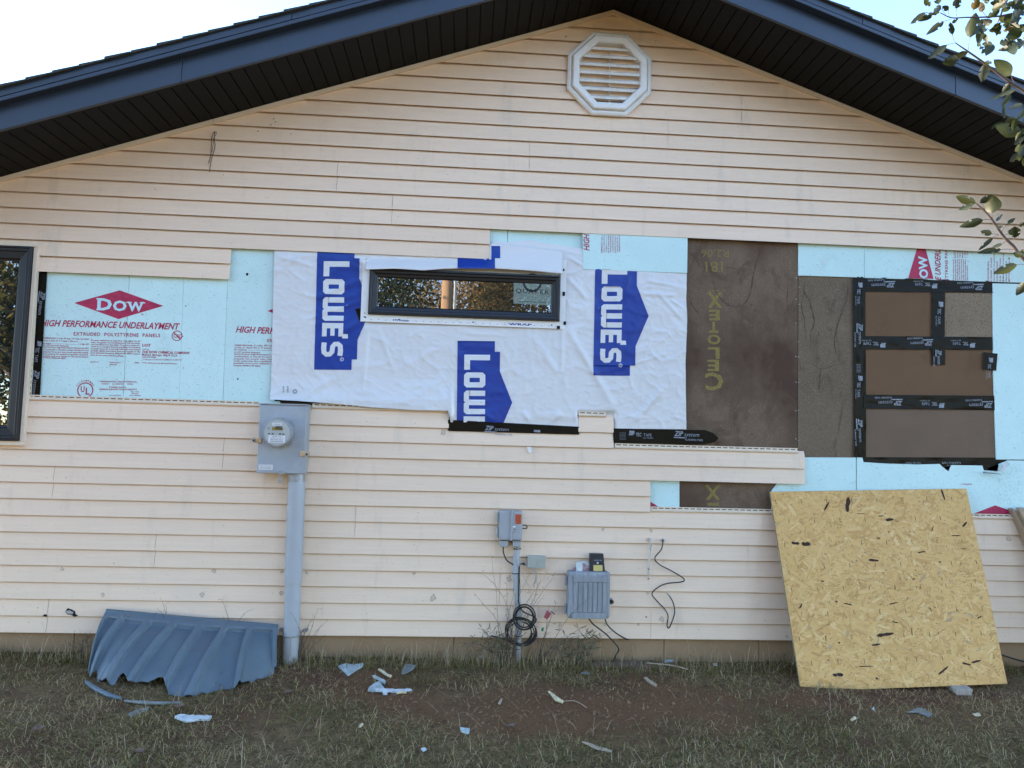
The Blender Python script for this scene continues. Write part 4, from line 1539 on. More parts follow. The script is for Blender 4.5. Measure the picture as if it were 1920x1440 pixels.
tec_mark(pr, (1660, 645), math.pi, 0.95, 0.0225)
tec_mark(pr, (1828, 645), math.pi, 0.95, 0.0225)
pr.build('printed_text', [M['tape_print']], t3, kind='stuff')
t4 = tape([(1619, 740), (1864, 742), (1865, 769), (1619, 766)], 0.0280, label='black flashing tape strip across the lower part of the boarded window')
pr = Print()
zip_mark(pr, (1692, 752), (1647, 752), 8.5, 0.0225)
zip_mark(pr, (1861, 756), (1817, 757), 8.5, 0.0225)
tec_mark(pr, (1770, 758), math.pi, 0.95, 0.0225)
pr.build('printed_text', [M['tape_print']], t4, kind='stuff')
t5 = tape([(1747, 548), (1772, 549), (1771, 631), (1746, 631)], 0.0270)
pr = Print()
tec_mark(pr, (1762, 566), math.pi / 2, 0.95, 0.0215)
pr.build('printed_text', [M['tape_print']], t5, kind='stuff')
t6 = tape([(1746, 654), (1772, 654), (1772, 684), (1747, 684)], 0.0265)
pr = Print()
zip_mark(pr, (1758, 656), (1758, 683), 8, 0.0210)
pr.build('printed_text', [M['tape_print']], t6, kind='stuff')
t7 = tape([(1844, 660), (1870, 663), (1868, 695), (1843, 693)], 0.0230, label='small black tape patch bridging the board and the blue foam')
pr = Print()
tec_mark(pr, (1856, 671), math.pi / 2, 0.85, 0.0175)
pr.build('printed_text', [M['tape_print']], t7, kind='stuff')
t8 = tape([(1618, 857), (1886, 858), (1880, 892), (1618, 878)], 0.0330)
pr = Print()
pr.text('FLASHING TAPE', (1801, 866), (1766, 866), 4, 0.0275)
pr.text('TEC by Huber', (1727, 866), (1697, 867), 4, 0.0275)
pr.text('m', (1782, 872), (1776, 872), 6, 0.0275)
pr.build('printed_text', [M['tape_print']], t8, kind='stuff')
t9 = tape([(72, 503), (89, 503), (75, 745), (58, 745)], 0.0215, label='black flashing tape strip beside the left window')
pr = Print()
zip_mark(pr, (77, 546), (71, 590), 8, 0.0165)
zip_mark(pr, (66, 694), (60, 738), 8, 0.0165)
tec_mark(pr, (72, 640), math.pi / 2 + 0.1, 0.9, 0.0165)
pr.build('printed_text', [M['tape_print']], t9, kind='stuff')
# slotted J channel between window and tape
c = [(63, 505), (72.5, 506), (58, 745), (47.5, 744)]
pxprism('window_channel', c, 0.008, 0.004, M['cream'], HOUSE, 0.001)
for i in range(22):
    t = i / 21
    p = P(70.5 + (56.5 - 70.5) * t, 512 + (738 - 512) * t, 0.0075)
    box('channel_slot', p.x - 0.002, p.x + 0.002, 0.0072, 0.0078, p.z - 0.010, p.z + 0.010, M['gap'], HOUSE)
t10 = tape([(840, 787), (1086, 800), (1086, 815), (840, 808)], 0.0045, wr=0.0006, label='black tape strip under the wrap in the siding notch')
pr = Print()
zip_mark(pr, (909, 806), (954, 808.5), 8, -0.003)
pr.poly([(1001, 806), (1013, 806.5), (1013, 811), (1001, 810)][::-1], -0.003)
pr.build('printed_text', [M['tape_print']], t10, kind='stuff')
tp = [(1150, 803), (1290, 806), (1322, 806), (1338, 812), (1348, 822), (1340, 829), (1318, 833), (1290, 832), (1150, 830)]
t11 = pxprism('flashing_tape', tp, 0.0045, 0.012, M['tape'], HOUSE, 0.003, label='black tape roll end with a pointed tail below the wrap')
pr = Print()
zip_mark(pr, (1264, 817), (1311, 819), 9, 0.0030)
tec_mark(pr, (1180, 814), 0.02, 0.95, 0.0030)
for i in range(6):
    pr.text('IIIIIIII', (1162, 812 + i * 2.5), (1173, 812 + i * 2.5), 1, 0.0030)
pr.build('printed_text', [M['tape_print']], t11, kind='stuff')
tape([(515, 746), (570, 748), (600, 757), (515, 752)], 0.006)
t12 = tape([(666, 579), (680, 578), (690, 597), (674, 601)], -0.004)

# ---- dried residue spots, scuffs and damage on the siding


def residue(px, py, r, dark=False):
    p = P(px, py, 0)
    k = math.floor(p.z / CP)
    pts, ptr = [], []
    for i in range(12):
        a = i / 12 * 6.283
        rr = r * random.uniform(0.45, 1.15)
        x, z = p.x + rr * 0.0030 * math.cos(a), p.z + rr * 0.0034 * math.sin(a)
        z = min(max(z, k * CP + 0.002), (k + 1) * CP - 0.002)
        ptr.append((x, course_y(z, k) - 0.0018, z))
        x, z = p.x + (x - p.x) * 0.72, p.z + (z - p.z) * 0.72
        pts.append((x, course_y(z, k) - 0.0026, z))
    mk('residue_spot', ptr + pts, [tuple(range(12)), tuple(range(12, 24))], [M['residue_rim'], M['residue']] if not dark else [M['gap'], M['stain_and_shade']], HOUSE, midx=[0, 1])


for x, y, r in ((115, 1067, 4.5), (400, 1071, 5), (528, 1073, 4), (574, 1074, 4), (192, 1115, 4.5), (379, 1115, 5.5), (527, 1113, 5), (776, 1075, 4), (812, 1121, 7), (831, 811, 6), (1131, 992, 5), (1221, 994, 5),
                (1245, 1052, 4), (1215, 1112, 5), (1241, 1161, 6), (1036, 1077, 4), (955, 1085, 6), (1198, 1172, 3.5), (1040, 1168, 4), (1050, 1171, 5), (1893, 1010, 7), (1135, 1172, 4), (1475, 1193, 6), (1112, 1183, 3.5)):
    residue(x, y, r)
for x, y, r in ((213, 1056, 1.1), (70, 1140, 1), (1212, 1157, 2), (418, 327, 1.2), (545, 250, 1.4), (483, 245, 1.6), (375, 237, 2), (382, 235, 1.6), (513, 222, 1.5), (516, 228, 1.6), (508, 234, 1.6), (1061, 68, 2), (1230, 76, 1.3), (1046, 88, 0.9), (290, 354, 1.2)):
    residue(x, y, r, True)
# cracked hole in the lowest courses
p = P(131, 1147, 0)
pts = [(P(x, y, -0.003).x, P(x, y, -0.003).z) for x, y in ((122, 1147), (126, 1141), (133, 1143), (140, 1147), (141, 1152), (146, 1154), (140, 1157), (133, 1153), (126, 1152))]
prism('siding_hole', pts, -0.0012, 0.0105, M['gap'], HOUSE)
pts = [(P(x, y, -0.003).x, P(x, y, -0.003).z) for x, y in ((123, 1146), (130, 1144), (138, 1148), (136, 1152), (127, 1150))]
prism('torn_flap', pts, -0.005, -0.002, M['grey_wire'], HOUSE)
pts = [(P(x, y, -0.003).x, P(x, y, -0.003).z) for x, y in ((79, 1155.5), (83, 1152), (88, 1153), (87, 1156.5))]
prism('siding_hole', pts, -0.0012, 0.004, M['gap'], HOUSE)


# ================================================================== ELECTRIC METER
def Z4(x, y):
    return (440 + x / 9.6, 740 + y / 9.6)


def wrect(px, Y):
    """world x0,x1,z0,z1 of a picture rectangle TL TR BR BL on plane Y"""
    c = [P(x, y, Y) for x, y in px]
    return (c[0].x + c[3].x) / 2, (c[1].x + c[2].x) / 2, (c[2].z + c[3].z) / 2, (c[0].z + c[1].z) / 2


def disc(name, c, r, y0, y1, mat, parent=None, n=32, bev=0.0, **tags):
    return prism(name, [(c[0] + r * math.cos(2 * math.pi * i / n), c[1] + r * math.sin(2 * math.pi * i / n)) for i in range(n)], y0, y1, mat, parent, bev, **tags)


x0, x1, z0, z1 = wrect([Z4(452, 180), Z4(1300, 190), Z4(1240, 1420), Z4(385, 1420)], -0.12)
MET = root('electric_meter', ((x0 + x1) / 2, -0.06, gz(x0, -0.06)), 'grey blue electric meter box with round dial and thick grey conduit', 'electric meter')
box('meter_box', x0, x1, -0.118, -0.001, z0, z1, M['meter_box'], MET, 0.004)
box('box_cover', x0 + 0.004, x1 - 0.002, -0.121, -0.1185, z0 + 0.003, z1 - 0.010, M['meter_box'], MET, 0.001)
box('rain_lip', x0 - 0.004, x1 + 0.004, -0.126, -0.0005, z1 + 0.0005, z1 + 0.008, M['meter_box'], MET, 0.002)
mc = P(*Z4(828, 682), -0.121)
mcx, mcz = mc.x, mc.z
disc('socket_ring', (mcx, mcz), 0.096, -0.134, -0.1212, M['steel'], MET, 40, 0.003)
dial = disc('meter_dial', (mcx, mcz), 0.084, -0.208, -0.1342, M['meter_glass'], MET, 40, 0.008)
disc('face_plate', (mcx, mcz), 0.075, -0.2095, -0.2083, M['meter_face'], dial, 40)
box('display_screen', mcx - 0.032, mcx + 0.034, -0.2115, -0.2098, mcz + 0.014, mcz + 0.033, M['lcd'], dial)
box('nameplate', mcx - 0.030, mcx + 0.026, -0.2110, -0.2098, mcz + 0.042, mcz + 0.058, M['print_white'], dial)
box('nameplate', mcx - 0.050, mcx + 0.050, -0.2110, -0.2098, mcz - 0.062, mcz - 0.018, M['print_white'], dial)
disc('optical_port', (mcx - 0.052, mcz + 0.024), 0.009, -0.2120, -0.2098, M['steel'], dial, 16)
for dx_ in (-0.048, -0.026, 0.018, 0.038):
    box('meter_button', mcx + dx_ - 0.005, mcx + dx_ + 0.006, -0.2118, -0.2098, mcz - 0.012, mcz - 0.005, M['black'], dial)
pr = Print()
k = FPX / (CAM.y * -1 - 0.212)


def mline(s, xa, xb, z, h):
    v, f = text_geo(s, 0.01)
    u0, u1 = v[:, 0].min(), v[:, 0].max()
    pr.add([(mcx + xa + (q[0] - u0) / (u1 - u0) * (xb - xa), -0.2118, mcz + z + q[1] / 0.7 * h) for q in v], f)


mline('CL200 240V 3W 60Hz', -0.030, 0.030, -0.027, 0.004)
mline('TYPE FM2S  TA 30  Kh 7.2', -0.040, 0.040, -0.036, 0.004)
mline('89 760 431', -0.036, 0.034, -0.047, 0.006)
mline('|||||||||||||||||', -0.038, 0.038, -0.056, 0.005)
mline('WATTHOUR', -0.022, 0.018, 0.047, 0.005)
mline('88888', -0.012, 0.028, 0.018, 0.0225)
pr.build('printed_text', [M['black']], dial, kind='stuff')
for sgn, zz in ((-1, P(*Z4(400, 825), -0.125).z), (1, P(*Z4(1290, 1070), -0.125).z)):
    xe = x0 if sgn < 0 else x1
    la = box('latch', min(xe + sgn * 0.034, xe - sgn * 0.026), max(xe + sgn * 0.034, xe - sgn * 0.026), -0.130, -0.1215, zz - 0.015, zz + 0.018, M['brass'], MET, 0.004)
    disc('latch_barrel', (xe + sgn * 0.018, zz), 0.011, -0.146, -0.1302, M['steel'], la, 16, 0.002)
    disc('latch_hole', (xe + sgn * 0.018, zz), 0.006, -0.1475, -0.1462, M['black'], la, 12)
xa, xb, za, zb = wrect([Z4(432, 1260), Z4(685, 1260), Z4(685, 1352), Z4(432, 1352)], -0.122)
lb = box('box_label', xa, xb, -0.1235, -0.1213, za, zb, M['print_white'], MET)
for i in range(3):
    box('label_line', xa + 0.006, xb - 0.008, -0.1243, -0.1237, za + 0.006 + i * 0.008, za + 0.009 + i * 0.008, M['steel'], lb)
hs = P(*Z4(840, 1420), -0.12)
box('hasp', hs.x - 0.016, hs.x + 0.022, -0.128, -0.1215, z0 - 0.006, z0 + 0.014, M['steel'], MET, 0.002)
pl = P(525, 900, -0.12)
lk = box('padlock', pl.x - 0.009, pl.x + 0.009, -0.124, -0.112, pl.z - 0.020, pl.z + 0.018, M['steel'], MET, 0.002)
tube('shackle', [(pl.x, -0.118, pl.z + 0.017), (pl.x - 0.003, -0.120, pl.z + 0.034), (pl.x, -0.119, z0 + 0.002)], 0.0022, M['steel'], lk, 6)
# conduit
ct, cb = P(556, 890, -0.06), P(549.5, 1092, -0.06)
cg = P(544, 1250, -0.06)
tube('conduit_sleeve', [P(556.5, 903, -0.06), P(549.5, 1092, -0.06)], 0.0525, M['pvc_grey'], MET, 24)
tube('conduit_collar', [(ct.x, -0.06, z0 - 0.001), P(556.5, 904, -0.06)], 0.050, M['steel'], MET, 24)
tube('conduit', [P(549.5, 1090, -0.06), P(547, 1180, -0.06), Vector((P(544, 1240, -0.06).x, -0.06, -0.30))], 0.0475, M['pvc_grey'], MET, 24, 4)
bp_ = P(547, 1190, -0.06)
st_ = []
for i in range(19):
    a = math.pi * i / 18
    st_.append((bp_.x + 0.051 * math.cos(a), -0.06 - 0.051 * math.sin(a), bp_.z))
st_ = [(bp_.x + 0.090, 0.024, bp_.z + 0.02), (bp_.x + 0.055, 0.0, bp_.z + 0.008)] + st_ + [(bp_.x - 0.055, 0.0, bp_.z + 0.008), (bp_.x - 0.085, 0.024, bp_.z + 0.02)]
tube('conduit_strap', st_, 0.006, M['steel'], MET, 6, 2)
for s in (-1, 1):
    disc('strap_bolt', (bp_.x + s * 0.078, bp_.z + 0.016), 0.012, -0.016, 0.020, M['steel'], MET, 6)

# ================================================================== TELEPHONE / NETWORK BOX


def Z5(x, y):
    return (880 + x / 4.3636, 930 + y / 4.3636)


x0, x1, z0, z1 = wrect([Z5(240, 120), Z5(440, 122), Z5(434, 370), Z5(243, 370)], -0.085)
NID = root('utility_box', ((x0 + x1) / 2, -0.04, z0 - 0.04), 'small grey utility box with orange label above the coiled cables', 'utility box')
box('housing', x0, x1, -0.060, -0.001, z0, z1 - 0.004, M['nid'], NID, 0.010)
ld = box('lid', x0 + 0.004, x1 - 0.003, -0.088, -0.0605, z0 + 0.003, z1, M['nid'], NID, 0.012)
rx = P(*Z5(347, 250), -0.09).x
box('lid_ridge', rx - 0.008, rx + 0.004, -0.096, -0.0885, z0 + 0.004, z1 + 0.012, M['nid'], ld, 0.003)
xa, xb, za, zb = wrect([Z5(377, 150), Z5(425, 150), Z5(425, 228), Z5(377, 228)], -0.088)
box('warning_label', xa, xb, -0.0900, -0.0885, za, zb, M['orange'], ld)
xa, xb, za, zb = wrect([Z5(350, 240), Z5(382, 240), Z5(382, 290), Z5(350, 290)], -0.092)
lt_ = box('latch', xa, xb, -0.096, -0.0885, za, zb, M['nid'], ld, 0.003)
box('latch_label', xa + 0.003, xb - 0.003, -0.0972, -0.0962, zb - 0.012, zb - 0.004, M['print_white'], lt_)
disc('latch_screw', ((xa + xb) / 2 + 0.004, za + 0.014), 0.004, -0.0975, -0.0962, M['black'], lt_, 10)
for a, b in ((250, 318), (355, 420)):
    xa, xb, za, zb = wrect([Z5(a, 372), Z5(b, 372), Z5(b, 416), Z5(a, 416)], -0.07)
    box('cable_tab', xa, xb, -0.072, -0.002, za, z0 - 0.001, M['nid'], NID, 0.004)
for zz in (z0 + 0.05, z1 - 0.05):
    box('hinge', x0 - 0.010, x0 - 0.0005, -0.055, -0.004, zz - 0.030, zz + 0.030, M['nid'], NID, 0.003)
hk = P(*Z5(452, 252), -0.04)
o = tube('lock_loop', [(x1, -0.045, hk.z + 0.010), (hk.x + 0.012, -0.045, hk.z + 0.010), (hk.x + 0.012, -0.045, hk.z - 0.010), (x1, -0.045, hk.z - 0.010)], 0.0035, M['black'], NID, 6, 3)

# grey conduit pipe with its ties, under the utility box
CON = root('cable_conduit', P(970, 1238, -0.04), 'slim grey conduit pipe dropping from the utility box to the ground', 'conduit')
tube('pipe', [P(970.5, 1026, -0.045), P(968, 1048, -0.045), P(967.5, 1085, -0.04), P(971, 1130, -0.04), P(973, 1170, -0.04), P(972.5, 1195, -0.04), P(970, 1250, -0.04)], [0.014, 0.022, 0.0215, 0.020, 0.018, 0.0175, 0.017], M['pvc_grey'], CON, 14)
for q in ((969.5, 1029), (967, 1075), (973.5, 1160), (972, 1192)):
    c = P(q[0], q[1], -0.042)
    pts = [Vector((c.x + 0.0235 * math.cos(i * 0.628), c.y + 0.0235 * math.sin(i * 0.628), c.z + 0.002 * math.sin(i))) for i in range(11)]
    tube('cable_tie', pts, 0.003, M['black'], CON, 6, 2)

# cables at the pipe
tube('cable', [P(943.5, 1024, -0.04), P(944, 1036, -0.05), P(950, 1050, -0.055), P(961, 1058, -0.055), P(967, 1060, -0.050)], 0.0042, M['rubber'], None, 8, label='short black cable looping from the utility box into the pipe', category='cable', group='black cables')
COIL = root('coiled_cable', P(985, 1215, -0.07), 'coil of black cable hung round the grey conduit pipe', 'coiled cable')


def coil(cx, cy, rpx, turns, Y, ey=1.0, jit=0.1, seed=1, tilt=0.0):
    rr = random.Random(seed)
    pts = []
    n = int(turns * 14)
    for i in range(n + 1):
        a = i / 14 * 2 * math.pi
        r = rpx * (1 + jit * math.sin(i / 14 * 2.1 + seed) + rr.uniform(-0.02, 0.02))
        x = cx + r * math.cos(a) + tilt * r * math.sin(a)
        y = cy + r * ey * math.sin(a)
        pts.append(P(x, y, Y - 0.012 * math.sin(a * 0.37 + seed) - 0.006 * (i / 14)))
    return pts


tube('cable_loop', [P(974, 1062, -0.058), P(973.5, 1090, -0.062), P(975, 1140, -0.064)] + coil(983, 1158, 18.5, 4.2, -0.066, 1.15, 0.14, 2), 0.0042, M['rubber'], COIL, 8, 4)
tube('cable_loop', coil(977, 1184, 27, 3.0, -0.06, 0.92, 0.10, 5, 0.1), 0.0042, M['rubber'], COIL, 8, 4)
tube('cable_loop', coil(974, 1187, 24, 1.4, -0.05, 0.95, 0.08, 9, -0.1) + [P(945, 1198, -0.05), P(920, 1192, -0.04)], 0.0045, M['rubber'], COIL, 8, 4)
WR = root('loose_wires', P(1000, 1106, -0.03), 'thin pale wires dangling beside the small beige junction box', 'wires')
for s in range(4):
    tube('wire', [P(972 + s * .5, 1066, -0.05), P(976, 1059 - s, -0.045), P(985, 1057 + s, -0.045), P(996 + s * 2, 1065, -0.05), P(1003 + s * 1.2, 1078, -0.05), P(1004 + s - 2, 1092, -0.045), P(1001 - s * 0.6, 1104 - 3 * s, -0.04)], 0.0016, M['grey_wire'], WR, 5, 6)
tube('wire', [P(978, 1072, -0.045), P(984, 1085, -0.045), P(992, 1100, -0.04), P(998, 1105, -0.04)], 0.0012, M['grey_wire'], WR, 5)
tube('wire_knot', [P(979, 1058, -0.055), P(982, 1056, -0.058), P(983, 1060, -0.055)], 0.005, M['black'], WR, 6)

x0, x1, z0, z1 = wrect([(990, 1043), (1022.5, 1044), (1022, 1065), (989.5, 1064.5)], -0.048)
JB = root('junction_box', ((x0 + x1) / 2, -0.02, z0), 'small plain beige junction box on the siding', 'junction box')
box('box_body', x0, x1, -0.030, -0.001, z0, z1, M['beige_box'], JB, 0.003)
box('box_lid', x0 - 0.003, x1 + 0.003, -0.050, -0.0303, z0 - 0.003, z1 + 0.003, M['beige_box'], JB, 0.004)
disc('lid_screw', ((x0 + x1) / 2 + 0.045, (z0 + z1) / 2), 0.003, -0.0515, -0.0502, M['steel'], JB, 8)

# ================================================================== RIBBED GREY BOX


def Z7(x, y):
    return (1040 + x / 9, 1020 + y / 9)


x0, x1, z0, z1 = wrect([Z7(240, 470), Z7(948, 475), Z7(932, 1275), Z7(205, 1262)], -0.11)
RB = root('cable_box', ((x0 + x1) / 2, -0.05, z0), 'weathered grey cable box with a ribbed lid mounted low on the siding', 'cable box')
box('housing', x0 + 0.004, x1 - 0.002, -0.072, -0.001, z0 + 0.003, z1 - 0.004, M['ribbed'], RB, 0.014)
RL = box('lid', x0, x1, -0.108, -0.0725, z0, z1, M['ribbed'], RB, 0.016)
ra, rb_, rc, rd = wrect([Z7(320, 540), Z7(892, 545), Z7(892, 650), Z7(318, 640)], -0.114)
box('lid_bar', ra, rb_, -0.117, -0.1083, rc, rd, M['ribbed'], RL, 0.002)
ea, eb, ec, ed = wrect([Z7(292, 1155), Z7(875, 1165), Z7(868, 1270), Z7(290, 1258)], -0.114)
box('lid_bar', ea, eb, -0.117, -0.1083, ec, ed, M['ribbed'], RL, 0.002)
nr = 7
for i in range(nr):
    wa = ra + (rb_ - ra) * i / nr
    wb_ = ra + (rb_ - ra) * (i + 1) / nr
    box('lid_rib', wa + 0.0022, wb_ - 0.0022, -0.1135, -0.1083, ed + 0.001, rc - 0.001, M['ribbed'], RL, 0.0018)
for zz in (P(*Z7(200, 620), -0.08).z, P(*Z7(190, 1095), -0.08).z):
    h_ = box('hinge', x0 - 0.014, x0 - 0.001, -0.086, -0.056, zz - 0.030, zz + 0.030, M['ribbed'], RB, 0.004)
    for j in (-1, 0, 1):
        disc('hinge_knuckle', (x0 - 0.013, zz + j * 0.019), 0.006, -0.092, -0.0862, M['ribbed'], h_, 10)
lp = P(*Z7(965, 965), -0.07)
box('latch', x1 + 0.0005, x1 + 0.022, -0.076, -0.05, lp.z - 0.020, lp.z + 0.016, M['ribbed'], RB, 0.003)
disc('latch_bolt', (x1 + 0.015, lp.z), 0.012, -0.094, -0.0765, M['black'], RB, 14, 0.002)
# things standing on top of it
bx0, bx1, bz0, bz1 = wrect([Z7(592, 172), Z7(832, 178), Z7(850, 475), Z7(598, 465)], -0.08)
zt = z1 + 0.0005
BB = root('black_carton', ((bx0 + bx1) / 2, -0.06, zt), 'small black carton with a yellow label standing on the grey cable box', 'carton')
V = [(bx0, -0.085, zt), (bx1 + 0.004, -0.085, zt), (bx1 + 0.004, -0.030, zt), (bx0, -0.030, zt), (bx0 + 0.002, -0.062, bz1), (bx1 - 0.004, -0.062, bz1), (bx1 - 0.004, -0.022, bz1), (bx0 + 0.002, -0.022, bz1)]
F = [(0, 1, 5, 4), (1, 2, 6, 5), (2, 3, 7, 6), (3, 0, 4, 7), (4, 5, 6, 7), (3, 2, 1, 0)]
bevel(mk('carton_body', V, F, M['black'], BB), 0.003)
sl = (0.085 - 0.062) / (bz1 - zt)


def onface(x, z, off):
    return (x, -0.085 + (z - zt) * sl - off, z)


mxx = (bx0 + bx1) / 2 + 0.006
mk('yellow_label', [onface(mxx - 0.030, zt + 0.002, .0012), onface(mxx + 0.028, zt + 0.002, .0012), onface(mxx + 0.028, zt + 0.038, .0012), onface(mxx - 0.030, zt + 0.038, .0012)], [(0, 1, 2, 3)], M['yellow_label'], BB)
v, f = text_geo('RESIDENTIAL', 0.02)
u0, u1 = v[:, 0].min(), v[:, 0].max()
mk('printed_text', [onface(mxx - 0.026 + (q[0] - u0) / (u1 - u0) * 0.052, zt + 0.064 + q[1] * 0.009, .0012) for q in v], f, M['tape_print'], BB)
V, F = [], []
for i in range(17):
    a = i / 16 * 6.283
    for r in (0.006, 0.003):
        V.append(onface(mxx - 0.002 + r * math.cos(a), zt + 0.051 + r * math.sin(a), .0012))
F = [(2 * i, 2 * i + 2, 2 * i + 3, 2 * i + 1) for i in range(16)]
mk('printed_ring', V, F, M['print_white'], BB)
FS = root('foam_offcuts', (x0 + 0.07, -0.05, zt), 'broken foam offcuts with red print lying on the grey cable box', 'foam offcuts')


def Z7w(x, y, Y):
    p = P(*Z7(x, y), Y)
    return (p.x, p.z)


prism('offcut', [Z7w(365, 462, -.07), Z7w(470, 462, -.07), Z7w(468, 300, -.07), Z7w(375, 305, -.07), Z7w(362, 330, -.07)], -0.072, -0.062, M['scrap_white'], FS, 0.002)
oc = prism('offcut', [Z7w(445, 466, -.05), Z7w(592, 466, -.05), Z7w(585, 325, -.05), Z7w(540, 300, -.05), Z7w(465, 285, -.05), Z7w(450, 330, -.05)], -0.055, -0.045, M['scrap_white'], FS, 0.002)
oc2 = prism('offcut', [Z7w(305, 466, -.04), Z7w(370, 466, -.04), Z7w(362, 380, -.04), Z7w(330, 370, -.04)], -0.045, -0.036, M['scrap_white'], FS, 0.002)
pr = Print()
for i in range(6):
    a, b = Z7(480 + i * 19, 458), Z7(478 + i * 19, 320 + 8 * i)
    pr.text(c2[i][:14], a, b, 1.5, -0.0565, 0.03)
for i in range(3):
    pr.text(c1[i][:9], Z7(318 + i * 18, 462), Z7(330 + i * 14, 392), 1.6, -0.0465, 0.04)
pr.build('printed_text', [M['red']], FS, kind='stuff')
# cables leaving the box
tube('cable', [P(1103, 1158, -0.05), P(1112, 1170, -0.06), P(1135, 1188, -0.06), P(1152, 1205, -0.06), P(1160, 1217, -0.06), P(1155, 1228, -0.05), P(1148, 1244, -0.04)], 0.0045, M['rubber'], None, 8, label='black cable from the grey cable box bending down into the weeds', category='cable', group='black cables')
tube('cable', [P(1134, 1160, -0.04), P(1140, 1173, -0.05), P(1155, 1187, -0.045), P(1172, 1197, -0.02), P(1178, 1199, 0.02)], 0.0042, M['rubber'], None, 8, label='black cable from the grey cable box tucking behind the lowest siding', category='cable', group='black cables')
# two cable stubs right of it
WC = root('cable_stub', P(1216, 1087, -0.02), 'short dirty white cable poking out of the siding', 'cable')
tube('cable_run', [P(1217, 1012, 0.01), P(1217.5, 1012.5, -0.02), P(1221, 1018, -0.028), P(1220, 1030, -0.022), P(1217.5, 1050, -0.018), P(1216, 1075, -0.016), P(1215.5, 1087, -0.016)], 0.0045, M['white_cable'], WC, 8)
tube('cable_run', [P(1219, 1017, -0.03), P(1217.5, 1026, -0.03), P(1220, 1033, -0.026)], 0.003, M['white_cable'], WC, 6)
disc('wall_grommet', (P(1217, 1012).x, P(1217, 1012).z), 0.012, -0.010, 0.004, M['grey_wire'], WC, 12, 0.002)
for y in (1067, 1085):
    p = P(1216, y, -0.018)
    tube('cable_band', [p + Vector((0, 0, -.003)), p + Vector((0, 0, .003))], 0.0055, M['rubber'], WC, 8)
BC = root('cable_stub', P(1253, 1178, -0.02), 'long black cable snaking down the siding from a small hole', 'cable')
tube('cable_run', [P(1242.5, 1013, 0.01), P(1243, 1014, -0.02), P(1240, 1030, -0.022), P(1228, 1046, -0.022), P(1236, 1058, -0.02), P(1262, 1072, -0.02), P(1282, 1085, -0.03), P(1278, 1091, -0.03), P(1252, 1094, -0.02), P(1236, 1100, -0.02), P(1222.5, 1113, -0.02), P(1232, 1127, -0.02), P(1246, 1142, -0.02), P(1252.5, 1155, -0.022), P(1250.5, 1172, -0.025), P(1254, 1177.5, -0.025), P(1259, 1168, -0.022), P(1265, 1148, -0.02), P(1262, 1130, -0.02), P(1255, 1117, -0.02)], 0.0038, M['rubber'], BC, 8)
tube('cable_plug', [P(1255, 1117, -0.02), P(1250.5, 1112, -0.022)], 0.0055, M['steel'], BC, 8)
disc('wall_grommet', (P(1242.5, 1013).x, P(1242.5, 1013).z), 0.011, -0.010, 0.004, M['grey_wire'], BC, 12, 0.002)
# wires high on the gable
GW = root('hanging_wires', P(393, 322, -0.02), 'thin black wires hanging from a hole in the upper left siding', 'wires')
tube('wire', [P(402, 247, 0.01), P(401.5, 248, -0.015), P(397, 258, -0.018), P(396, 275, -0.02), P(395, 292, -0.018), P(391, 306, -0.018)], 0.0022, M['rubber'], GW, 6)
tube('wire', [P(403.5, 248, 0.01), P(403, 249, -0.02), P(402, 262, -0.022), P(403, 274, -0.022), P(399, 290, -0.02), P(395, 305, -0.02), P(393, 323, -0.02)], 0.0022, M['rubber'], GW, 6)
tube('wire', [P(401, 249, -0.01), P(405, 247, -0.022), P(406, 251, -0.02), P(401, 258, -0.02), P(400, 270, -0.022), P(397, 285, -0.02)], 0.0016, M['rubber'], GW, 6)
# red tag and green plug on dead stems
TG = root('red_tag', P(1163, 1160, -0.05), 'small faded red tag caught on dead stems by the grey cable box', 'tag')
V = [P(1023.5 + a, 1156 + b, Y) for a, b, Y in ((2, -12, -.06), (11, -6, -.058), (6, 2, -.055), (1, 6, -.05), (-4, 1, -.054), (-1, -5, -.058))]
V2 = [q + Vector((0, 0.002, 0)) for q in V]
mk('tag_body', V + V2, [tuple(range(6)), tuple(range(11, 5, -1))] + [(i, i + 6, (i + 1) % 6 + 6, (i + 1) % 6) for i in range(6)], M['red_tag'], TG)
tube('tag_wire', [P(1033, 1146, -.058), P(1040, 1152, -.055)], 0.003, M['rubber'], TG, 6)
p = P(1017.5, 1180, -0.05)
bm = bmesh.new()
bmesh.ops.create_uvsphere(bm, u_segments=12, v_segments=8, radius=0.011)
for v in bm.verts:
    v.co = Vector((v.co.x * 0.8 + v.co.z * 0.3, v.co.y * 0.8, v.co.z * 1.2)) + p
mk_bm('green_cap', bm, M['green'], None, True, label='tiny green plastic cap hanging by the coiled cable', category='cap')

# ================================================================== WINDOW WELL COVER


def Z3(x, y):
    return (150 + x / 4.923, 1130 + y / 4.923)


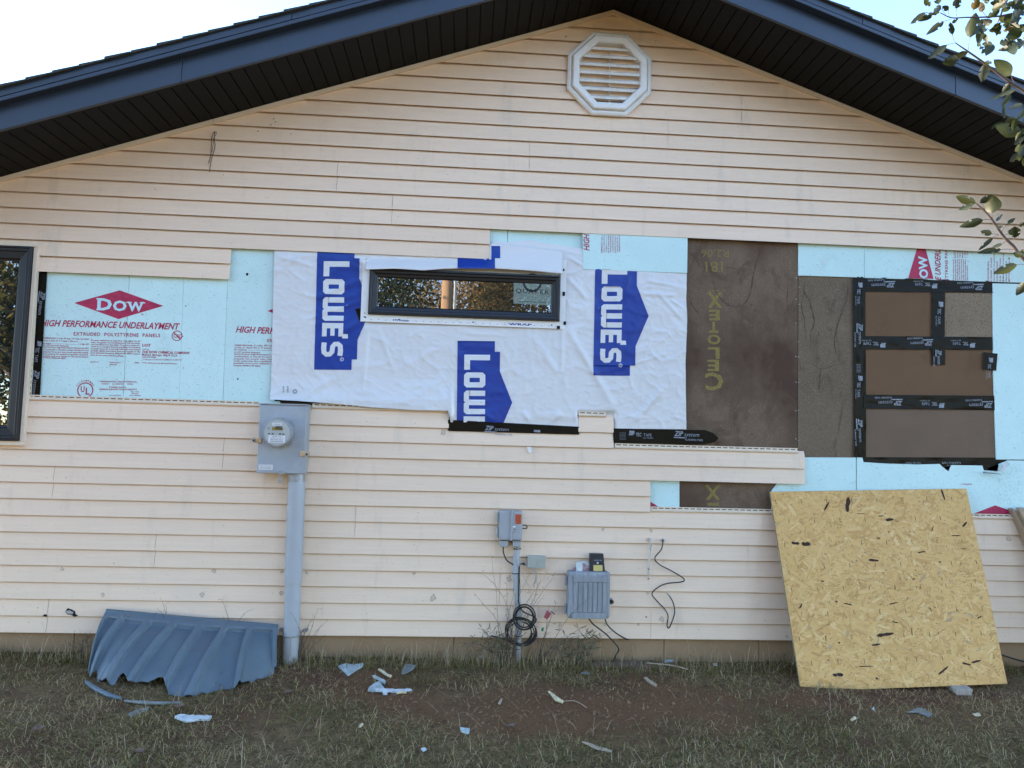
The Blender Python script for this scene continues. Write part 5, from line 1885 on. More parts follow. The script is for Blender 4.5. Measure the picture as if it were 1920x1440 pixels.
TL, TR = P(*Z3(250, 60), -0.045), P(*Z3(1835, 205), -0.045)
bot_px = [(70, 668), (120, 720), (250, 780), (420, 800), (600, 795), (780, 850), (950, 868), (1130, 852), (1320, 805), (1480, 800), (1620, 720), (1760, 670), (1822, 600)]
bot = [G(*Z3(x, y), 0.012) for x, y in bot_px]
bot_s = catmull(bot, 10)
jag = [(0.0, .02), (.02, .05), (.03, .0), (.05, .02), (.06, .09), (.075, .14), (.09, .06), (.10, .0), (.115, .07), (.135, .04), (.15, .09), (.165, .05), (.185, .05), (.20, .16), (.215, .20), (.235, .15), (.255, .08), (.275, .09), (.30, .10), (.335, .09), (.365, .15), (.385, .19), (.405, .17), (.418, .10), (.425, .02), (.44, .0), (.5, .01), (.55, .02), (.58, .06), (.60, .02), (.7, .0), (.725, .03), (.75, .10), (.79, .09), (.81, .02), (.85, .05), (.87, .0), (.92, .03), (.95, .0), (.97, .06), (1.0, .0)]
ribs = [(.105, .035), (.26, .125), (.40, .235), (.55, .385), (.69, .515), (.832, .725)]
WW = root('window_well_cover', G(345, 1300), 'cracked blue translucent window well cover leaning on the foundation', 'window well cover')
NU, NV = 240, 60
V = []
for j in range(NV + 1):
    for i in range(NU + 1):
        u = i / NU
        jv = interp(jag, u) + 0.012 * noise.noise(Vector((u * 90, 1, 1)))
        v = j / NV * (1 - jv * (1 if j else 0))
        a = TL.lerp(TR, u)
        t = u * (len(bot_s) - 1)
        k_ = min(int(t), len(bot_s) - 2)
        b = bot_s[k_].lerp(bot_s[k_ + 1], t - k_)
        p = a.lerp(b, v)
        # gentle outward bow, flat upper flange, pans sunk between ribs
        nrm = Vector((0, -0.75, 0.66))
        bow = 0.05 * math.sin(math.pi * min(1, v)) ** 0.8
        h = bow
        fl = min(1.0, max(0.0, (v - 0.13) / 0.035))
        edge = min(1.0, max(0.0, (u - 0.008) / 0.012)) * min(1.0, max(0.0, (0.955 + 0.02 * (1 - v) - u) / 0.03))
        rib = 0.0
        for (ut, ub) in ribs:
            uc = ut + (ub - ut) * max(0.0, (v - 0.1) / 0.9)
            d = abs(u - uc)
            rib = max(rib, max(0.0, min(1.0, (0.024 - d) / 0.010)))
        h -= 0.034 * fl * edge * (1 - rib)
        rim = 0.006 if v < 0.045 else 0.0
        # a shallow crease line pressed across the pans
        h += rim + 0.003 * noise.noise(Vector((u * 6, v * 4, 2))) + 0.0015 * noise.noise(Vector((u * 22, v * 9, 5)))
        V.append(p + nrm * h)
F = [(j * (NU + 1) + i, (j + 1) * (NU + 1) + i, (j + 1) * (NU + 1) + i + 1, j * (NU + 1) + i + 1) for j in range(NV) for i in range(NU)]
o = mk('ribbed_cover', V, F, M['cover'], WW, smooth=True)
so = o.modifiers.new('t', 'SOLIDIFY')
so.thickness = 0.003
o.data.polygons.foreach_set('use_smooth', [True] * len(o.data.polygons))
# broken rim pieces lying in the grass
tube('broken_rim', [G(*Z3(60, 735), 0.02), G(*Z3(140, 790), 0.02), G(*Z3(260, 850), 0.018), G(*Z3(380, 885), 0.014)], [0.011, 0.013, 0.013, 0.009], M['cover'], None, 8, label='short broken blue plastic rim piece at the left of the well cover', category='plastic rim', group='broken well cover rim pieces')
tube('broken_rim', [G(*Z3(410, 905), 0.012), G(*Z3(560, 922), 0.014), G(*Z3(740, 928), 0.014), G(*Z3(940, 920), 0.010)], [0.006, 0.010, 0.009, 0.005], M['scrap_grey'], None, 8, label='long broken plastic rim piece in the grass below the well cover', category='plastic rim', group='broken well cover rim pieces')

# ================================================================== OSB SHEET
tl, tr = P(1443.5, 922, -0.020), P(1812, 916, -0.020)
bl, br = G(1502, 1297, 0.0), P(1889, 1282, -0.38)
bl = P(1502, 1297, -0.37)
OSB = root('osb_sheet', (bl + br) / 2, 'square sheet of oriented strand board leaning against the siding', 'osb sheet')
ex = ((tr - tl) + (br - bl)).normalized()
ez = ((tl - bl) + (tr - br)).normalized()
en = ex.cross(ez).normalized()
if en.y > 0:
    en = -en
th = 0.0115
quad = [bl, br, tr, tl]
V = [q for q in quad] + [q - en * th for q in quad]
F = [(0, 1, 2, 3), (7, 6, 5, 4), (0, 4, 5, 1), (1, 5, 6, 2), (2, 6, 7, 3), (3, 7, 4, 0)]
mk('panel', V, F, [M['osb'], M['osb_edge']], OSB, midx=[0, 0, 1, 1, 1, 1])


def bil(u, v):
    return bl * (1 - u) * (1 - v) + br * u * (1 - v) + tr * u * v + tl * (1 - u) * v


rr = np.random.default_rng(11)


def strands(n, lmin, lmax, wmin, wmax, off0, off1, bend=0.25):
    V, F = [], []
    for i in range(n):
        L_, W_ = rr.uniform(lmin, lmax), rr.uniform(wmin, wmax)
        a = rr.normal(0, 0.75) if rr.random() < 0.65 else rr.uniform(0, math.pi)
        u, v = rr.uniform(0.0, 1.0), rr.uniform(0.0, 1.0)
        du, dv = math.cos(a) / 1.31, math.sin(a) / 1.22
        nu_, nv_ = -math.sin(a) / 1.31, math.cos(a) / 1.22
        n_ = 4
        off = off0 + (off1 - off0) * i / n
        b = len(V)
        ok = True
        for s in range(n_ + 1):
            t = s / n_ - 0.5
            wv = W_ * (0.5 if s in (0, n_) else rr.uniform(0.42, 0.5)) * (rr.uniform(0.25, 0.9) if s in (0, n_) else 1)
            sk = rr.uniform(-0.1, 0.1) * W_
            for sg in (-1, 1):
                uu = u + du * L_ * t + nu_ * (sg * wv + sk)
                vv = v + dv * L_ * t + nv_ * (sg * wv + sk)
                V.append(bil(min(max(uu, 0.001), 0.999), min(max(vv, 0.001), 0.999)) + en * off)
        for s in range(n_):
            F.append((b + 2 * s, b + 2 * s + 1, b + 2 * s + 3, b + 2 * s + 2))
    return V, F


V, F = strands(11000, 0.018, 0.085, 0.003, 0.015, 0.0003, 0.0016)
mk('wood_strands', V, F, M['osb_strand'], OSB, kind='stuff')
V, F = strands(3400, 0.035, 0.12, 0.008, 0.026, 0.0011, 0.0019)
mk('wide_strands', V, F, M['osb_wide'], OSB, kind='stuff')
V, F = strands(26, 0.03, 0.07, 0.008, 0.020, 0.0017, 0.0019)
mk('grey_strands', V, F, M['osb_grey'], OSB, kind='stuff')
V, F = strands(1500, 0.004, 0.020, 0.0012, 0.004, 0.0020, 0.0024)
mk('fine_strands', V, F, island_mat('osb_fine', [(0.10, 0.055, 0.03), (0.30, 0.19, 0.09), (0.20, 0.12, 0.06), (0.62, 0.48, 0.29)], 0.8), OSB, kind='stuff')
# individual dark bark flakes, placed as in the picture (u, v from bottom-left of the board)


def OB(px, py):
    return Vector((px, py))


def z6(x, y):
    return (1440 + x / 3.4277, 900 + y / 3.4277)


flakes = [(360, 195, 392, 140, 14), (515, 110, 508, 205, 34), (150, 405, 200, 408, 22), (215, 410, 270, 412, 30), (755, 258, 805, 252, 24), (570, 216, 625, 218, 6), (705, 233, 742, 230, 8),
          (1112, 60, 1135, 130, 16), (960, 470, 1010, 458, 11), (645, 515, 710, 517, 18), (1178, 357, 1235, 358, 10), (1095, 527, 1112, 527, 11), (340, 650, 358, 652, 9), (200, 826, 218, 795, 11),
          (485, 792, 538, 803, 10), (778, 799, 832, 786, 9), (797, 910, 835, 918, 10), (700, 1000, 805, 985, 26), (665, 1062, 718, 1055, 14), (415, 1252, 482, 1252, 24), (1248, 1176, 1302, 1188, 14), (1305, 1174, 1366, 1158, 13),
          (1095, 1250, 1155, 1198, 14), (580, 1198, 680, 1196, 7), (690, 1270, 706, 1280, 14), (920, 950, 926, 1000, 7), (1345, 890, 1370, 875, 10), (925, 640, 945, 634, 9), (1250, 300, 1275, 270, 16), (450, 1046, 462, 1046, 12), (700, 374, 720, 374, 10), (1235, 440, 1275, 444, 6), (430, 778, 446, 784, 12), (1050, 330, 1062, 296, 6)]
pin = (bl.y - CAM.y)
for a, b, c, d, w_ in flakes:
    A_, B_ = z6(a, b), z6(c, d)

    def hit(px, py):
        u_, v_ = 0.5, 0.5
        for _ in range(12):
            def pj(a_, b_):
                q_ = bil(a_, b_) - CAM
                w_ = q_.dot(_f)
                return 960 + FPX * q_.dot(_r) / w_, 720 - FPX * q_.dot(_u) / w_
            x_, y_ = pj(u_, v_)
            xu, yu = pj(u_ + 0.01, v_)
            xv, yv = pj(u_, v_ + 0.01)
            a11, a21, a12, a22 = (xu - x_) * 100, (yu - y_) * 100, (xv - x_) * 100, (yv - y_) * 100
            dt = a11 * a22 - a12 * a21
            ex_, ey_ = px - x_, py - y_
            u_ += (a22 * ex_ - a12 * ey_) / dt
            v_ += (a11 * ey_ - a21 * ex_) / dt
        return bil(u_, v_)
    p0, p1 = hit(*A_), hit(*B_)
    t = (p1 - p0)
    L_ = t.length
    t.normalize()
    s = t.cross(en).normalized() * (w_ / 3.4277 / FPX * 4.5 / 2)
    ln = en * 0.0030
    pts = []
    nseg = 5
    for i in range(nseg + 1):
        k = i / nseg
        ww_ = random.uniform(0.55, 1.0) * (0.45 if i in (0, nseg) else 1)
        pts.append((p0.lerp(p1, k) + s * ww_, p0.lerp(p1, k) - s * random.uniform(0.5, 1.0) * (0.5 if i in (0, nseg) else 1)))
    V = [q + ln for pq in pts for q in pq]
    V2 = [q - ln * 0.5 for q in V]
    n_ = len(V)
    F = [(2 * i, 2 * i + 1, 2 * i + 3, 2 * i + 2) for i in range(nseg)]
    mk('bark_flake', V, F, M['osb_dark'], OSB)
# stencilled dash rows and a chalk line
V, F = [], []
for rowv, off in ((0.945, 0.02), (0.84, 0.07), (0.715, 0.03), (0.60, 0.08), (0.485, 0.03), (0.365, 0.06), (0.245, 0.03), (0.13, 0.07)):
    for i in range(8):
        u = off + i * 0.155 * 0.82
        if u > 0.98:
            continue
        b = len(V)
        V += [bil(u, rowv - 0.011) + en * 0.0028, bil(u + 0.002, rowv - 0.011) + en * 0.0028, bil(u + 0.002, rowv + 0.011) + en * 0.0028, bil(u, rowv + 0.011) + en * 0.0028]
        F.append((b, b + 1, b + 2, b + 3))
u = 0.0
while u < 0.985:
    b = len(V)
    e = u + random.uniform(0.003, 0.014)
    V += [bil(u, 0.528) + en * 0.0028, bil(e, 0.528) + en * 0.0028, bil(e, 0.5293) + en * 0.0028, bil(u, 0.5293) + en * 0.0028]
    F.append((b, b + 1, b + 2, b + 3))
    u = e + random.uniform(0.008, 0.045)
mk('stencil_marks', V, F, M['osb_dark'], OSB, kind='stuff')

# wood block under its right corner
q = G(1803, 1318)
q2 = P(1806, 1285, -0.36)
WB = root('wood_block', (q.x, q.y + 0.1, q.z), 'weathered wood block propping up the strand board corner', 'wood block')
pts = [P(1788, 1289, -0.41), P(1818, 1287, -0.41)]
V = [(pts[0].x, -0.44, gz(pts[0].x, -0.44) - 0.03), (pts[1].x - 0.012, -0.44, gz(pts[1].x, -0.44) - 0.03), (pts[1].x, -0.44, pts[0].z), (pts[0].x, -0.44, pts[0].z),
     (pts[0].x + 0.02, -0.20, gz(pts[0].x, -0.2) - 0.03), (pts[1].x + 0.03, -0.20, gz(pts[0].x, -0.2) - 0.03), (pts[1].x + 0.03, -0.20, pts[0].z + 0.01), (pts[0].x + 0.02, -0.20, pts[0].z + 0.01)]
bevel(mk('block', V, [(0, 1, 2, 3), (7, 6, 5, 4), (0, 4, 5, 1), (1, 5, 6, 2), (2, 6, 7, 3), (3, 7, 4, 0)], M['wood_block'], WB), 0.004)


# leaning boards at the right edge
def lean_board(name, top_px, bot_xy, wdt, thk, mat, label, Yt=-0.03):
    t = P(top_px[0], top_px[1], Yt)
    b = Vector((bot_xy[0], bot_xy[1], gz(*bot_xy)))
    r_ = root(name, b, label, 'board')
    V = []
    for p_ in (b, t):
        V += [p_, p_ + Vector((wdt, 0, 0)), p_ + Vector((wdt, thk, thk * 0.25)), p_ + Vector((0, thk, thk * 0.25))]
    bevel(mk('board_face', V, [(0, 3, 2, 1), (4, 5, 6, 7), (0, 1, 5, 4), (1, 2, 6, 5), (2, 3, 7, 6), (3, 0, 4, 7)], mat, r_), 0.003)


lean_board('leaning_board', (1901, 958), (4.02, -0.34), 0.035, 0.09, M['wood_tan'], 'narrow tan board leaning on the siding at the right edge')
lean_board('leaning_board', (1910, 954), (4.075, -0.36), 0.30, 0.03, M['wood_tan'], 'wide tan board leaning at the extreme right edge of the picture', -0.06)

# ================================================================== DEBRIS
SCR = 'debris scattered on the ground'


def scrap(name, px, th, mat, label, cat, h=0.012, tilt=None):
    rs_ = random.Random(int(px[0][0] * 7 + px[0][1]))
    jp = []
    for (xa_, ya_), (xb_, yb_) in zip(px, px[1:] + px[:1]):
        L_ = math.hypot(xb_ - xa_, yb_ - ya_)
        ns = max(1, int(L_ / 5))
        for k_ in range(ns):
            t_ = k_ / ns
            jj = 0.0 if k_ == 0 else min(1.0, 0.10 * L_)
            jp.append((xa_ + (xb_ - xa_) * t_ + rs_.uniform(-jj, jj), ya_ + (yb_ - ya_) * t_ + rs_.uniform(-jj, jj) * 0.6))
    mx_, my_ = sum(q[0] for q in jp) / len(jp), sum(q[1] for q in jp) / len(jp)
    px = [(mx_ + (q[0] - mx_) * 0.88, my_ + (q[1] - my_) * 0.85) for q in jp]
    h = h * 0.35
    pts = [G(x, y, h) for x, y in px]
    c = sum(pts, Vector()) / len(pts)
    zavg = c.z
    sl_ = random.uniform(-0.12, 0.12) if tilt is None else tilt
    top = [Vector((p_.x, p_.y, zavg + th + (p_.x - c.x) * sl_ + (p_.y - c.y) * 0.12 + rs_.uniform(-0.0015, 0.0015))) for p_ in pts]
    bot_ = [q - Vector((0, 0, th)) for q in top]
    n_ = len(pts)
    bm = bmesh.new()
    vs = [bm.verts.new(q) for q in top + bot_]
    bm.faces.new(vs[:n_])
    bm.faces.new(vs[n_:][::-1])
    for i in range(n_):
        bm.faces.new([vs[i], vs[i + n_], vs[(i + 1) % n_ + n_], vs[(i + 1) % n_]])
    bmesh.ops.triangulate(bm, faces=[q for q in bm.faces if len(q.verts) > 4])
    o = mk_bm(name, bm, mat, None, label=label, category=cat, group=SCR)
    bevel(o, min(0.002, th * 0.3))
    return o


def stick(name, pts, r, mat, label, cat, h=0.012):
    return tube(name, [G(x, y, h) for x, y in pts], r, mat, None, 6, 4, label=label, category=cat, group=SCR)


scrap('foam_scrap', [(631, 1253), (645, 1246), (662, 1248), (685, 1245), (684, 1250), (672, 1256), (651, 1270), (645, 1263)], 0.010, M['scrap_blue'], 'pale blue foam scrap with a pointed tail near the conduit foot', 'foam scrap')
scrap('foam_scrap', [(696, 1266), (701, 1266), (725, 1283), (723, 1287), (716, 1283)], 0.012, M['scrap_blue'], 'short pale blue foam strip above the white sliver', 'foam scrap', 0.02)
scrap('foam_scrap', [(687, 1297), (700, 1286), (712, 1281), (722, 1293), (720, 1298)], 0.014, M['scrap_blue'], 'triangular blue foam scrap beside the long white sliver', 'foam scrap', 0.015)
scrap('foam_scrap', [(698, 1297), (730, 1295), (775, 1291), (778, 1294), (740, 1299), (700, 1300)], 0.010, M['scrap_white'], 'long thin white foam sliver on the grass', 'foam scrap', 0.02)
scrap('foam_scrap', [(716, 1300), (727, 1299), (727, 1304), (718, 1303)], 0.012, M['scrap_white'], 'tiny white foam crumb under the long sliver', 'foam scrap')
scrap('plastic_scrap', [(742, 1258), (750, 1256), (757, 1246), (768, 1248), (782, 1257), (774, 1263), (745, 1263)], 0.008, M['scrap_grey'], 'crumpled grey plastic scrap half hidden in the weeds', 'plastic scrap', 0.02, 0.4)
stick('spray_foam_bit', [(710, 1255), (717, 1259), (725, 1265), (733, 1268)], [0.006, 0.010, 0.008, 0.009], M['spray_foam'], 'yellow spray foam stick left of the grey plastic scrap', 'spray foam', 0.016)
stick('spray_foam_bit', [(744, 1300), (752, 1298), (762, 1299)], [0.006, 0.008, 0.005], M['spray_foam'], 'yellow spray foam crumb beside the long white sliver', 'spray foam')
scrap('foam_scrap', [(861, 1366), (882, 1367), (881, 1374), (877, 1379), (863, 1375)], 0.008, M['scrap_blue'], 'small square blue foam scrap alone on the lawn', 'foam scrap', 0.02)
stick('spray_foam_bit', [(1029, 1297), (1036, 1303), (1044, 1311), (1055, 1316)], [0.006, 0.009, 0.014, 0.009], M['spray_foam'], 'lumpy cream spray foam bit in the bare soil', 'spray foam', 0.016)
stick('straw_string', [(1055, 1315), (1075, 1314), (1090, 1320), (1100, 1327)], 0.002, M['splinter'], 'thin pale string trailing from the cream foam bit', 'string')
scrap('foam_scrap', [(1245, 1240), (1262, 1239), (1265, 1252), (1245, 1253)], 0.012, M['scrap_blue'], 'small blue foam cube by the foundation with a stick through it', 'foam scrap', 0.025)
stick('stick', [(1212, 1243), (1235, 1245), (1262, 1248), (1290, 1255)], 0.004, M['splinter'], 'pale thin stick lying beside the small foam cube', 'stick', 0.03)
scrap('foam_scrap', [(322, 1350), (332, 1345), (345, 1343), (370, 1344), (402, 1344), (397, 1350), (378, 1351), (366, 1354), (348, 1357), (338, 1354)], 0.012, M['scrap_white'], 'white foam sliver on the grass below the well cover', 'foam scrap', 0.02)
scrap('foam_scrap', [(897, 1233), (900, 1223), (906, 1218), (909, 1226), (903, 1236)], 0.006, M['scrap_blue'], 'small blue foam flake leaning in weeds near the conduit pipe', 'foam scrap', 0.03, 0.2)
scrap('wood_sliver', [(1086, 1394), (1095, 1393), (1152, 1408), (1150, 1412), (1120, 1407)], 0.006, M['splinter'], 'long yellowish wood sliver at the bottom of the lawn', 'wood sliver', 0.022)
scrap('wood_sliver', [(933, 1320), (940, 1311), (943, 1312), (938, 1322)], 0.005, M['splinter'], 'tiny brown wood sliver in the bare soil', 'wood sliver')
scrap('wood_sliver', [(1205, 1273), (1212, 1272), (1234, 1284), (1230, 1287), (1213, 1279)], 0.005, M['splinter'], 'pale wood sliver on the soil right of centre', 'wood sliver')
stick('spray_foam_bit', [(674, 1363), (679, 1358)], [0.006, 0.008], M['spray_foam'], 'tiny yellow crumb at the left of the soil patch', 'spray foam')
scrap('foam_scrap', [(788, 1405), (798, 1403), (801, 1408), (793, 1412)], 0.006, M['scrap_white'], 'tiny white crumb near the bottom edge of the lawn', 'foam scrap', 0.02)
stick('spray_foam_bit', [(1597, 1350), (1603, 1346)], [0.007, 0.009], M['spray_foam'], 'tiny yellow crumb on the dark grass below the strand board', 'spray foam')
scrap('foam_scrap', [(1634, 1330), (1639, 1326), (1640, 1333)], 0.006, M['scrap_white'], 'tiny white chip below the strand board', 'foam scrap')
scrap('spray_foam_bit', [(1822, 1339), (1838, 1338), (1840, 1343), (1828, 1344)], 0.006, M['spray_foam'], 'small tan chip right of the wood block', 'chip')
scrap('foam_scrap', [(1088, 1263), (1098, 1259), (1108, 1262), (1102, 1266)], 0.006, M['scrap_grey'], 'small grey plastic chip by the dark plank', 'plastic scrap')
scrap('foam_scrap', [(1335, 1246), (1343, 1244), (1346, 1249), (1338, 1249)], 0.006, M['scrap_white'], 'tiny white chip by the foundation left of the strand board', 'foam scrap', 0.02)
scrap('plastic_scrap', [(1697, 1338), (1720, 1327), (1738, 1329), (1730, 1334), (1752, 1338), (1744, 1346), (1722, 1337)], 0.004, M['scrap_grey'], 'torn grey plastic film in front of the wood block', 'plastic scrap')
scrap('plastic_scrap', [(236, 1340), (258, 1331), (282, 1326), (280, 1332), (262, 1338), (244, 1345)], 0.004, M['scrap_grey'], 'torn grey plastic film in front of the well cover', 'plastic scrap')
scrap('plank', [(1093, 1246), (1180, 1243), (1274, 1248), (1276, 1255), (1180, 1254), (1095, 1252)], 0.018, M['wood_dark'], 'dark rotting plank lying along the foundation', 'plank', 0.006, 0.0)
cab = [P(1878, 1228, 0.0), P(1900, 1235, 0.0), P(1925, 1242, -0.02), P(1990, 1262, -0.10)]
tube('cable', cab, 0.005, M['rubber'], None, 8, label='black cable along the foundation right of the strand board', category='cable', group='black cables')


def dry_leaf(px, py, s, label, rot):
    c = G(px, py, 0.03)
    V = []
    for i in range(6):
        t = i / 5
        wv = math.sin(math.pi * t) ** 0.7 * 0.4 + 0.02
        for sg in (-1, 0, 1):
            x, y = (t - 0.5) * s, sg * wv * s * random.uniform(0.7, 1.2)
            z = abs(sg) * 0.22 * s * random.uniform(0.6, 1.2) + 0.25 * s * (t - 0.5) ** 2
            V.append(c + Vector((x * math.cos(rot) - y * math.sin(rot), x * math.sin(rot) + y * math.cos(rot), z)))
    F = [(3 * i + k, 3 * i + k + 1, 3 * i + k + 4, 3 * i + k + 3) for i in range(5) for k in (0, 1)]
    mk('dry_leaf', V, F, M['dry_leaf'], None, True, label=label, category='dry leaf', group='fallen dry leaves')


dry_leaf(541, 1301, 0.06, 'curled pale brown dry leaf right of the well cover', 1.2)
dry_leaf(263, 1411, 0.055, 'curled brown dry leaf at the bottom left of the lawn', 0.6)
dry_leaf(72, 1370, 0.075, 'reddish brown dry leaf at the far left of the lawn', 2.2)
dry_leaf(957, 1364, 0.06, 'brown dry leaf on the soil below the conduit pipe', 0.3)
dry_leaf(335, 1327, 0.06, 'tan dry leaf just below the well cover rim', 0.1)

# ================================================================== GRASS, THATCH, WEEDS


def blades(name, n, area, hmin, hmax, wid, lean, mat, dens, seed, label, cat, mult=1):
    r = np.random.default_rng(seed)
    x0_, x1_, y0_, y1_ = area
    V = np.zeros((n * 5, 3), dtype=np.float32)
    cnt = 0
    tries = 0
    while cnt < n and tries < n * 8:
        tries += 1
        x, y = r.uniform(x0_, x1_), r.uniform(y0_, y1_)
        if r.random() > dens(x, y):
            continue
        z = gz(x, y) - 0.002
        h = r.uniform(hmin, hmax) * (0.6 + 0.8 * r.random())
        a = r.uniform(0, 6.283)
        le = lean * r.uniform(0.3, 1.3)
        dx_, dy_ = math.cos(a), math.sin(a)
        wv = wid * r.uniform(0.6, 1.3)
        sx_, sy_ = -dy_ * wv, dx_ * wv
        up1, out1 = h * 0.55 * math.cos(le * 0.6), h * 0.55 * math.sin(le * 0.6)
        up2, out2 = up1 + h * 0.45 * math.cos(min(1.75, le * 1.5)), out1 + h * 0.45 * math.sin(min(1.75, le * 1.5))
        up2 = max(up2, 0.004)
        b = cnt * 5
        V[b] = (x + sx_, y + sy_, z)
        V[b + 1] = (x - sx_, y - sy_, z)
        V[b + 2] = (x + dx_ * out1 + sx_ * .8, y + dy_ * out1 + sy_ * .8, z + up1)
        V[b + 3] = (x + dx_ * out1 - sx_ * .8, y + dy_ * out1 - sy_ * .8, z + up1)
        V[b + 4] = (x + dx_ * out2, y + dy_ * out2, z + up2)
        cnt += 1
    V = V[:cnt * 5]
    base = (np.arange(cnt) * 5)[:, None]
    tri = np.concatenate([base + np.array([0, 1, 3]), base + np.array([0, 3, 2]), base + np.array([2, 3, 4])], axis=1).reshape(-1, 3)
    me = bpy.data.meshes.new(name)
    me.vertices.add(len(V))
    me.vertices.foreach_set('co', V.ravel())
    nt_ = len(tri)
    me.loops.add(nt_ * 3)
    me.loops.foreach_set('vertex_index', tri.astype(np.int32).ravel())
    me.polygons.add(nt_)
    me.polygons.foreach_set('loop_start', np.arange(0, nt_ * 3, 3, dtype=np.int32))
    me.materials.append(mat)
    me.update()
    me.validate()
    o = bpy.data.objects.new(name, me)
    link(o, None, label, cat, None, 'stuff')


AREA = (-3.6, 4.4, -2.3, 0.02)


def d_green(x, y):
    n_ = noise.noise(Vector((x * 1.3, y * 1.6, 7.7)))
    n2 = noise.noise(Vector((x * 4.5, y * 4.5, 2.7)))
    base = 0.32 + 0.95 * n_ + 0.55 * n2
    base += 0.45 * max(0.0, min(1.0, (-y - 0.75) / 0.5))
    if y > -0.22:
        base += 0.15
    return base * (1 - 0.92 * soil(x, y))


def d_dry(x, y):
    n_ = noise.noise(Vector((x * 1.7 + 9, y * 2.0, 1.7)))
    n2 = noise.noise(Vector((x * 6, y * 6, 12.7)))
    return (0.50 + 0.8 * n_ + 0.6 * n2) * (1 - 0.88 * soil(x, y))


blades('grass', 60000, AREA, 0.014, 0.042, 0.0016, 1.45, M['grass_green'], d_green, 3, 'short dull green autumn grass on the lawn', 'grass')
blades('dry_grass', 62000, AREA, 0.025, 0.075, 0.0013, 2.5, M['grass_dry'], d_dry, 4, 'matted brown dead grass over the lawn and soil', 'dry grass')
blades('straw', 2600, AREA, 0.06, 0.20, 0.0011, 2.7, M['straw'], lambda x, y: 0.7 * (1 - 0.65 * soil(x, y)), 5, 'pale straw stalks strewn over the lawn', 'straw')


def d_wall(x, y):
    n_ = noise.noise(Vector((x * 2.4, 3.0, 1.7)))
    k = 0.45 + 0.7 * n_
    for c_, w_, a_ in ((0.10, 0.22, 1.2), (0.62, 0.14, 1.0), (-0.95, 0.15, 0.6), (-2.1, 0.25, 0.5), (0.35, 0.4, 0.3)):
        k += a_ * math.exp(-((x - c_) / w_) ** 2)
    return k


blades('wall_weeds', 1900, (-3.4, 2.2, -0.14, 0.015), 0.06, 0.20, 0.0011, 0.85, M['straw'], d_wall, 6, 'thin dry weeds standing along the foundation', 'dry weeds')
blades('wall_grass', 3800, (-3.4, 4.2, -0.20, 0.015), 0.03, 0.08, 0.0014, 0.8, M['grass_green'], lambda x, y: 0.5 + 0.5 * d_wall(x, y) * 0.4, 8, 'darker green grass fringe along the foundation', 'grass')


def litter(name, n, seed, smin, smax, mat, dens, label, cat, clod=False):
    r = np.random.default_rng(seed)
    V, F = [], []
    c_ = 0
    while c_ < n:
        x, y = r.uniform(AREA[0], AREA[1]), r.uniform(AREA[2], AREA[3])
        if r.random() > dens(x, y):
            continue
        c_ += 1
        z = gz(x, y)
        s_ = r.uniform(smin, smax) * (0.5 + r.random())
        a = r.uniform(0, 6.283)
        b = len(V)
        if clod:
            for k in range(6):
                an = a + k * 1.047
                q = s_ * r.uniform(0.7, 1.2)
                V.append((x + q * math.cos(an), y + q * math.sin(an), z - 0.003))
            for k in range(4):
                an = a + k * 1.571
                q = s_ * r.uniform(0.35, 0.7)
                V.append((x + q * math.cos(an), y + q * math.sin(an), z + s_ * r.uniform(0.4, 0.8)))
            F.append((b + 6, b + 7, b + 8, b + 9))
            for k in range(6):
                t0, t1 = 6 + int(k * 4 / 6) % 4, 6 + int((k + 1) * 4 / 6) % 4
                F.append((b + k, b + (k + 1) % 6, b + t1, b + t0) if t0 != t1 else (b + k, b + (k + 1) % 6, b + t0))
        else:
            cx_, sx_ = math.cos(a), math.sin(a)
            tl_ = r.uniform(-0.5, 0.5)
            for (u, v_, h_) in ((-0.5, 0, 0.1), (-0.1, 0.24, 0.45), (0.5, 0, 0.25), (-0.05, -0.24, 0.4)):
                V.append((x + s_ * (u * cx_ - v_ * sx_), y + s_ * (u * sx_ + v_ * cx_), z + 0.008 + s_ * (h_ * 0.4 + u * tl_ * 0.3)))
            F += [(b, b + 1, b + 2), (b, b + 2, b + 3)]
    mk(name, V, F, mat, None, kind='stuff', label=label, category=cat)


M['litter'] = island_mat('leaf_litter', [(0.10, 0.06, 0.035), (0.19, 0.12, 0.07), (0.28, 0.19, 0.11), (0.15, 0.10, 0.07)], 0.8)
M['clod'] = island_mat('soil_clod', [(0.09, 0.048, 0.026), (0.16, 0.088, 0.046), (0.23, 0.14, 0.08)], 0.95)
litter('leaf_litter', 900, 51, 0.010, 0.026, M['litter'], lambda x, y: 0.25 + 0.6 * noise.noise(Vector((x * 1.1, y * 2.0, 5))), 'small brown leaf litter strewn through the grass', 'leaf litter')
litter('soil_clods', 2600, 52, 0.003, 0.010, M['clod'], lambda x, y: 0.08 + 0.92 * soil(x, y), 'loose crumbs of reddish soil on the bare patch', 'soil clods', True)


